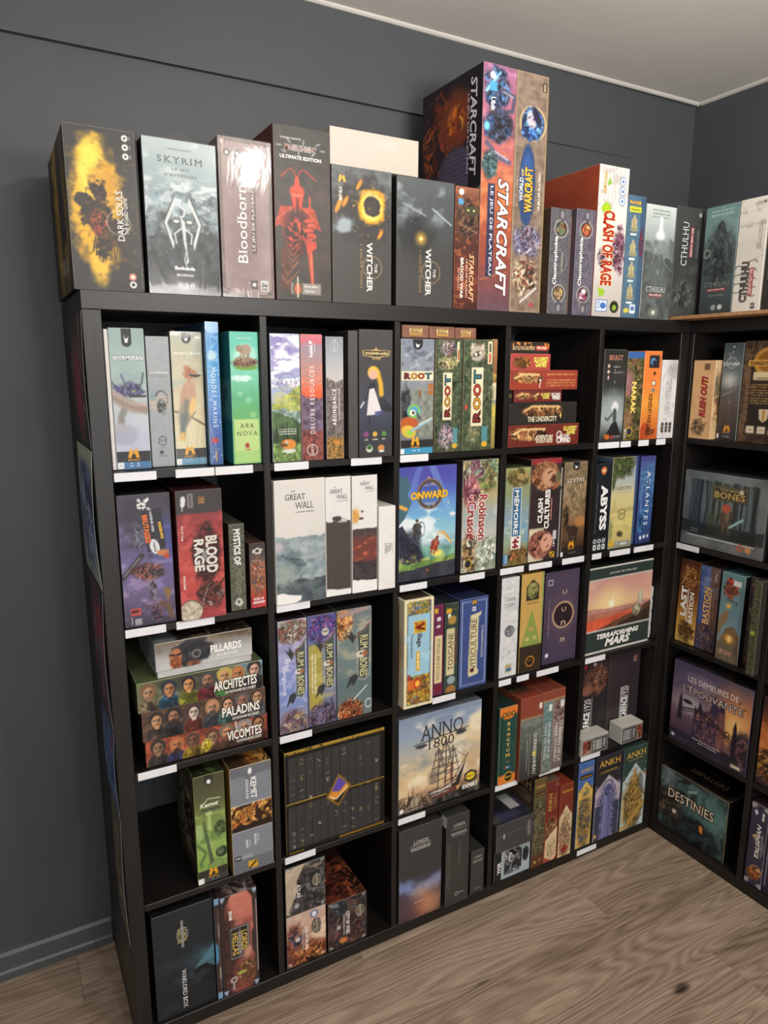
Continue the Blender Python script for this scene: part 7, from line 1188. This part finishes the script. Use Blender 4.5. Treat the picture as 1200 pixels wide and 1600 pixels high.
@art(Bx, (-.0205, -.319, 1.830, Z2, 1.343), 'wide grey stone-framed wrapped box with a red-haired fighter', side='3a3c3d', edge='7a7e80', wrap=True, top='34363a')
def _(c):
    c.bg('66696a').tex(.3, 9).rc(.09, .11, .90, .84, '202426', .004); c.rc(.10, .12, .89, .83, '3a4649', .01); c.el(.55, .35, .4, .32, '77878a', .8, rough=.3, a=.8)
    for i in range(15): u = .12+.055*i+.01*math.sin(i*3); c.ln([(u, .12), (u+.02*math.cos(i*2), .45), (u-.01, .80)], .012+.01*((i*7) % 4), ['22282a', '2c3436', '1a1e20'][i % 3], .85)
    c.mtn(.66, .04, '2b3030', 4, .3, .83); c.rc(.1, .7, .89, .83, '1e2222', .02, .6); c.fig(.55, .56, .30, '4a4034', '5a4a3a', 'c09070', 0); c.el(.54, .43, .05, .045, 'b8503c', .2, rough=.2); c.ln([(.60, .66), (.74, .54)], .025, '9ac4c4'); c.el(.38, .60, .05, .06, '3a4a38', .3, rough=.4)
    c.rc(.36, .15, .78, .34, '3a362e', .02).fr(.37, .16, .77, .33, .008, '8a7a58'); c.s_('TOO MANY', .57, .195, .24, 'b0a078', 0, .028, 'bs'); c.t('BONES', .57, .265, .36, 'c8a860', 0, .07, 'bs#241c14'); c.el(.70, .20, .025, .025, 'd8d0c0', .2); c.rc(.09, .855, .90, .865, 'd8dcdc'); c.ring(.74, .90, .03, .014, 'c8603c'); c.el(.83, .90, .035, .035, 'c88a5c', .2, rough=.2); c.scr(.11, .76, .22, .82, 2, '9aa')
@art(Bx, (-.0205, -.100, 1.847, Z3, 1.037), 'brown-to-gold box with white bold title, right-hand unit', side='2c1a14', edge='8a6a48', top='221612')
def _(c): c.bg((0, '4a2418'), (.3, '5a3018'), (.55, '9a6a2c'), (.8, 'd8a850'), (1, 'e0b868')).tex(.08, 3); c.clut(.1, .06, .95, .36, ['8a5a2c', '5a2c18', 'c08a44', '3a1c14'], 7, .25, .5); c.ln([(.15, .3), (.4, .15), (.35, .08)], .06, 'b08a50'); c.clut(.12, .72, .9, .98, ['4a3420', '8a6a34', '2c2016', 'b88a44'], 8, .2, .4); c.t('LAST', .30, .50, .36, 'f6f4ee', 90, .30, 'B'); c.t('BASTION', .70, .56, .37, 'f6f4ee', 90, .22, 'b'); c.rc(.49, .34, .52, .74, 'eee')
@art(Bx, (-.102, -.174, 1.847, Z3, 1.033), 'blue and brown box with tan vertical title, right-hand unit', side='3a2a2a', edge='6a6a8a', top='4a3a30')
def _(c): c.hg((0, '3a5290'), (.45, '54689c'), (.6, '6a5450'), (1, '7a5a44')).tex(.2, 5); c.cloud('8a9ab8', 3, .5, .7, .5, 0, .4); c.clut(-.05, .66, 1.05, 1.03, ['4a4a6a', '2a2438', '8a6a5c', '5a3a34', '6a6a8a'], 7, .2, .2); c.t('BASTION', .42, .46, .44, 'e8bc80', 90, .34, 'bs#4a2c1c'); c.rc(.60, .26, .63, .68, 'e8bc80'); c.scr(.72, .25, .78, .6, 1, 'c8a080', .8, True); c.s_('MMV', .82, .11, .1, 'd8c8b8', 90, .14, 'b')
@art(Bx, (-.195, -.277, 1.825, Z3, 1.037), 'teal box with a dancing insect and glowing lights', side='3a2018', edge='9ab8b8', top='4a6a6c', right=lambda c: c.bg('1c1816').rc(.1, .12, .9, .85, 'a85c34', .01).scr(.2, .2, .8, .5, 6, '3a2418'))
def _(c): c.bg((0, '5f8488'), (.4, '6a8a94'), (.7, '7a94a0'), (1, '6a6a5c')).tex(.06, 3); c.pg([(0, .78), (.0, .56), (.2, .44), (.42, .42), (.42, .52), (.2, .62)], '8a7454'); c.pg([(.1, .80), (.35, .62), (.7, .58), (.95, .68), (.95, .85), (.4, .88)], '7a6448'); c.mtn(.80, .03, '6f6450', 3, .2); c.el(.40, .37, .1, .1, 'f0b848', .6, rough=.4).el(.55, .73, .18, .16, 'e8a83c', .6, rough=.4).fig(.55, .73, .28, 'f8e8a0', 'f8d870', 'fff0c0'); c.clut(.12, .06, .75, .28, ['2a2420', '8a3a2c', '4a3a30', 'c86a4c'], 8, .15, .5); c.rc(.5, .07, .85, .13, 'd8d8d4', .01).el(.42, .09, .1, .08, 'b83a2c', .2); c.ln([(.3, .3), (.75, .31), (.7, .34)], .03, '3a2c24'); c.t('FATE', .42, .90, .56, '8a3428', 0, .17, 'bi#e0c8a8'); c.scr(.2, .955, .75, .965, 1, '8a8a4c')
@art(Bx, (-.2795, -.322, 1.842, Z3, 1.041), 'slim dark grey wrapped box with pale figure', side='242322', edge='5a5856', wrap=True)
def _(c): c.bg('393837').clut(-.2, .0, 1.2, 1.1, ['33302f', '4a4644', '5c5652', '262423'], 5, .1, 0, oval=False); c.clut(.1, .05, .9, .2, ['7a3c34', '393837', '9a5a4c'], 8, .3, .5); c.ln([(.2, .35), (.5, .45), (.9, .36)], .14, '9a948c'); c.ln([(.5, .45), (.45, .6)], .25, '8a857e'); c.t('RAGE', .5, .90, .8, 'a8484a', 0, .24, 'bi#2a1c1a')
@art(Bx, (-.0505, -.347, 1.8205, Z4, .687), 'large square purple dusk box with a haunted manor', side='241f2c', edge='5a5068', topc=lambda c: c.bg('2a2630').clut(.3, .2, 1.1, 1.1, ['2a2630', '4a4030', '1c1a20'], 4, .3).t('LES DEMEURES', .42, .80, .5, '4c4854', 180, .06, 's'), right=lambda c: c.bg('2c2838').scr(.02, .05, .1, .4, 1, '888', .6, True))
def _(c):
    c.bg((0, '4c445c'), (.3, '6a5c74'), (.5, '8a6c74'), (.65, '6a5060'), (1, '332c3c')).cloud('8a7a8c', 2.5, .48, .66, .8, .1, .6); c.el(.85, .45, .25, .3, 'd8884c', .9, rough=.3).el(.82, .50, .14, .16, 'f0c07a', .9, rough=.3); c.el(.25, .47, .16, .1, 'b0a8ac', .8, rough=.4)
    c.pg([(.30, .88), (.32, .46), (.36, .50), (.39, .40), (.43, .48), (.50, .46), (.54, .32), (.58, .30), (.62, .36), (.66, .30), (.70, .42), (.72, .88)], '3c3048'); c.clut(.33, .46, .70, .92, ['4a3a54', '7a5460', '332a40', '9a6458', '5a4660'], 12, .15, .1, .8); c.rc(.62, .40, .71, .85, 'b87054', .02, .45); c.pg([(.52, .34), (.56, .24), (.60, .34)], '2e2638').pg([(.63, .33), (.665, .25), (.70, .40)], '2e2638').pg([(.35, .50), (.39, .38), (.43, .50)], '2e2638')
    for i in range(9): c.rc(.36+.038*i, .52+.05*(i % 3), .375+.038*i, .57+.05*(i % 3), ['e0a060', '2a2030', '8a5a48'][i % 3], .003)
    c.mtn(.84, .03, '2c2634', 5, .4); c.clut(.78, .5, 1.08, .95, ['3a2c38', '241e2a', '5a4048'], 8, .2, .4, .9); c.pg([(.80, .9), (.81, .50), (.83, .42), (.85, .50), (.86, .9)], '221c28'); c.pg([(.09, .7), (.11, .44), (.13, .36), (.15, .44), (.16, .7)], '2a2434'); c.ln([(.14, .55), (.35, .50), (.6, .56), (.82, .68)], .014, '1c1822'); c.ln([(.14, .58), (.35, .53), (.6, .60), (.82, .72)], .01, '1c1822'); c.el(.22, .45, .07, .025, '201c28', .3, rough=.4); c.ring(.74, .62, .03, .01, '1c1822')
    for u, v in ((.06, .3), (.12, .25), (.92, .25), (.85, .2), (.6, .12)): c.pg([(u-.015, v), (u+.02, v-.012), (u+.005, v+.015)], '2a2230')
    c.t('LES DEMEURES DE', .52, .165, .64, 'eee4d8', 0, .065, 's'); c.t("L'ÉPOUVANTE", .52, .285, .76, 'd8c8b8', 0, .10, 's#4a3844'); c.s_("Un Jeu d'Horreur et de Mystère", .5, .855, .36, 'f0e8e0', 0, .022, 'b'); c.s_('pour 1 à 5 Joueurs', .52, .885, .24, 'f0e8e0', 0, .022, 'b'); c.rc(.82, .92, .93, .96, 'd8ccb0').pg([(.06, .90), (.09, .92), (.06, .95), (.03, .92)], 'c8d4d8'); c.scr(.13, .92, .24, .95, 2, 'b0a090')
@art(Bx, (-.3735, -.50, 1.83, Z4, .684), 'orange lava box at the right edge of photo', side='241a16', edge='5a4a40')
def _(c): c.bg((0, '2a2422'), (.15, '4a2c20'), (.35, 'b06030'), (.6, 'c8703c'), (.8, '6a3a24'), (1, '26222a')).cloud('e09050', 3, .5, .68, .6, .25, .7); c.clut(-.2, .6, .9, .95, ['2a2422', '8a5a34', '4a3020', 'c89048'], 7, .2, .3); c.ln([(.05, .25), (.4, .35), (.6, .2)], .02, '3a2014'); c.spk(20, 'f0c860', .015, 0, .6, 1, .95)
def des_top(c): c.bg('141211').fr(.02, .04, .98, .98, .02, '3a342c'); c.t('DESTINIES', .55, .62, .52, 'a08a68', 180, .09, 's'); c.t('LIES PAR', .60, .36, .40, '4c4842', 180, .06, 's')
@art(Bx, (-.0205, -.293, 1.838, Z5, .266), 'large dark teal box with cloaked figures, bottom corner', side='0f0f0f', edge='8a7a64', topc=des_top, D=.17)
def _(c):
    c.bg('2c3a3c').clut(-.1, -.1, 1.1, 1.1, ['28383a', '3a5254', '1c2628', '4a6464'], 4, .1, 0, oval=False, lines=.4); c.fr(0, 0, 1, 1, .02, '3a3028'); c.el(.82, .38, .26, .24, '6a9490', .9, rough=.4, a=.8).el(.12, .15, .12, .2, '8a9aa0', .8, rough=.4, a=.7); c.clut(.0, .35, .36, .85, ['4a4234', '2a2620', '6a5a44'], 5, .3, .3, .9); c.el(.25, .66, .03, .03, 'e0d8c8', .3); c.clut(.28, .6, .9, 1.1, ['182022', '26363a', '101516'], 5, .3, .3, .9); c.pg([(.58, .55), (.70, .60), (.70, .80), (.58, .74)], '161a1c'); c.pg([(.63, .62), (.68, .64), (.68, .76), (.63, .72)], 'd88a2c'); c.ln([(.45, .2), (.55, .14)], .04, '8aa0a0')
    c.t('DESTINIES', .48, .38, .68, 'f0dcc0', 0, .125, 's#241c16')
@art(Bx, (-.3735, -.432, 1.831, Z5, .324), 'violet box with silver vertical title and curled horn art', side='2a2634', edge='8a8494', top='3a2c2c')
def _(c):
    c.bg('3a3548').tex(.12, 4)
    for u, v in ((.1, .03), (.9, .03), (.1, .96), (.9, .96)): c.el(u, v, .2, .16, 'a8a4a0', .3, rough=.5)
    c.pg([(.18, .10), (.30, .07), (.42, .11), (.30, .14)], 'e0e4e8'); c.m_('EDGE', .72, .12, .09, 'f4f4f4', 90, .14, 'B'); c.pg([(.2, .40), (.42, .36), (.42, .44)], 'c8a868'); c.t('TALISMAN', .56, .44, .42, 'dcd6d0', 90, .26, 'Bi#1c1820'); c.s_('LE DRAGON', .80, .47, .26, 'd0c8cc', 90, .12, ''); c.s_('EXTENSION', .92, .50, .12, 'b8b0b4', 90, .05, 'b')
    c.el(.48, .85, .36, .36, 'a8642c', .15, rough=.25).ring(.48, .85, .26, .08, '6a3418').el(.48, .86, .12, .12, '4a2414', .2).ring(.62, .80, .30, .07, 'c8884c', 1, .8); c.el(.75, .78, .12, .1, 'e0b070', .3, rough=.3)
Bx((-.433, -.50, 1.835, Z5, .32), 'violet box partly out of frame at right edge', lambda c: c.bg('2c2a3a').tex(.3, 6).ln([(.1, .1), (.1, .9)], .05, '8a8890'), side='22202c')
Bx((-.3245, -.3505, 1.795, Z3, 1.046), 'slim green-grey tree bark box jutting out at right', lambda c: c.bg('4a4a38').clut(-.2, -.2, 1.2, 1.2, ['4a4a34', '6a6a48', '34332a', '5a5c4c'], 5, .1, 0, oval=False).el(.4, .55, .3, .3, 'a8b048', .4, rough=.4), side='33332b', edge='6a6a5c')

# ------------------------------------------------------------------ shelf-edge label strips
LAB = [(1.447, .039, .127, 'pale blue-green dragon box'), (1.447, .168, .255, 'tan crested bird box'), (1.447, .257, .346, 'green elephant box'), (1.447, .398, .486, 'purple sky valley box'), (1.447, .600, .688, 'charcoal box with gold plaque'), (1.447, .742, .829, 'blue-grey lute player box'),
       (1.447, 1.444, 1.533, 'ghostly white beast box'), (1.447, 1.539, 1.584, 'jungle-patterned box'), (1.447, 1.618, 1.665, 'bright orange western box'), (1.447, 1.700, 1.743, 'white box with black ribbons'),
       (1.095, .039, .128, 'purple galaxy box'), (1.095, .151, .240, 'red box with rune lettering'), (1.095, .394, .483, 'white box with slate-blue fog'), (1.095, .744, .831, 'blue archer box'), (1.095, .940, 1.027, 'red storybook title box'), (1.095, 1.083, 1.171, 'olive landscape box'), (1.095, 1.191, 1.281, 'fur hat man box'), (1.095, 1.322, 1.413, 'misty bear box'), (1.095, 1.447, 1.487, 'black box with orange mask'), (1.095, 1.524, 1.616, 'sandy yellow box'), (1.095, 1.634, 1.725, 'deep blue ocean box'),
       (.743, .044, .133, 'portrait box stack'), (.743, .393, .482, 'lavender-blue pirate box'), (.743, .855, .935, 'plum and dark green slim boxes'), (.743, 1.093, 1.140, 'white marble box'), (.743, 1.162, 1.210, 'gold and green art-deco box'), (.743, 1.241, 1.331, 'dark violet eclipse box'), (.743, 1.446, 1.535, 'red planet box'),
       (.391, .398, .486, 'black and gold collector box'), (.391, .745, .837, 'sailing ship box'), (.391, 1.094, 1.183, 'dark green box with stacked letters'), (.391, 1.272, 1.360, 'slim boxes with rust-red caps'), (.391, 1.453, 1.542, 'left card deck'), (.030, 1.463, 1.554, 'slim royal blue box')]
GL = 'white label strips on the shelf edges'
lm = {}
for z, a, b, w in LAB:
    key = round(b-a, 3)
    if key not in lm: lm[key] = box_me(0, b-a, -.0022, 0, -.0095, .0095, .0008, 1)
    o = link('shelf_label', lm[key], M_LABEL, None, (a, -.0002, z-.0105)); tag(o, 'blank white label strip on shelf edge below the '+w, 'label strip', GL)
o = link('shelf_label', lm[.088] if .088 in lm else list(lm.values())[0], M_LABEL, None, (SZ-.0002, -.018, 1.0845)); o.rotation_euler = (0, 0, -math.pi/2); tag(o, 'blank white label strip below the grey stone-framed box', 'label strip', GL)

# ------------------------------------------------------------------ picture sheets stuck on the left side panel
def sheet_obj(y_front, y_back, z0, z1, bow, paint, label, seed, skew=0.0):
    c = Canvas(y_back-y_front, z1-z0, .004, seed); paint(c); n = c.nx+1; m = c.nz+1
    A_, B_ = np.meshgrid(np.linspace(0, 1, n), np.linspace(0, 1, m)); out = .0012+bow*np.sin(np.pi*B_)*(.35+.65*A_)
    Y = y_back+(y_front-y_back)*A_; Z = z0+(z1-z0)*B_+skew*(A_-.5)
    P = np.stack([-out, Y, Z], -1).reshape(-1, 3); P2 = P+np.array([.0005, 0, 0]); i = np.arange(n*m).reshape(m, n)
    F = np.stack([i[:-1, :-1], i[:-1, 1:], i[1:, 1:], i[1:, :-1]], -1).reshape(-1, 4); N = n*m; F2 = F[:, ::-1]+N
    rim_ = list(i[0, :])+list(i[1:, -1])+list(i[-1, -2::-1])+list(i[-2:0:-1, 0]); rim_ = np.array(rim_); nx_ = np.roll(rim_, -1)
    F3 = np.stack([rim_, rim_+N, nx_+N, nx_], -1)
    me = mesh_np(np.vstack([P, P2]), np.vstack([F, F2, F3])); rgb = c.verts_rgb().reshape(-1, 3); color_attr(me, np.vstack([rgb, np.full_like(rgb, .8)]))
    tag(link('picture_sheet', me, M_CARD), label, 'poster', 'picture sheets on the shelf side')
def ps(base, cols, sc=4, extra=None):
    def f(c):
        c.bg(base).clut(.0, .05, 1, .95, cols, sc, .3, .3)
        if extra: extra(c)
    return f
sheet_obj(.001, .25, 1.500, 1.778, .003, ps('2c2829', ['3a3232', '6a4e4c', '242022', '8a3444', '4c6258', '7a6450'], 4, lambda c: c.ln([(.75, .02), (.8, .4)], .08, '8a6458').el(.5, .6, .2, .3, '9a2c44', .6, rough=.4)), 'dark red-flecked picture sheet, topmost on the shelf side', 901)
sheet_obj(.001, .27, 1.190, 1.494, .006, ps('a8b4a4', ['3c4a7c', '6a80b8', '4c5c90', 'b0bcd0', '7c90a4'], 4, lambda c: c.rc(0, 0, 1, .12, 'b8c4b0', .05)), 'pale green and blue picture sheet, second from top on shelf side', 911)
sheet_obj(.001, .22, .860, 1.184, .006, ps('34323c', ['3c3c4a', '8a2c3c', 'c03a44', '544a5a', '6a6a78'], 4), 'dark sheet with crimson figure, third on the shelf side', 921)
sheet_obj(.001, .20, .640, .855, .004, ps('3a4664', ['3c5290', '6a94d8', '4c5c90', '8ab0dc', '8a4a64'], 4), 'blue picture sheet with red specks, fourth on the shelf side', 931)
sheet_obj(-.004, .15, .300, .634, .004, ps('565c4c', ['5c6250', '787860', '8a5c48', '464c42', 'a89c80'], 4), 'dull olive picture sheet, lowest on the shelf side', 941)
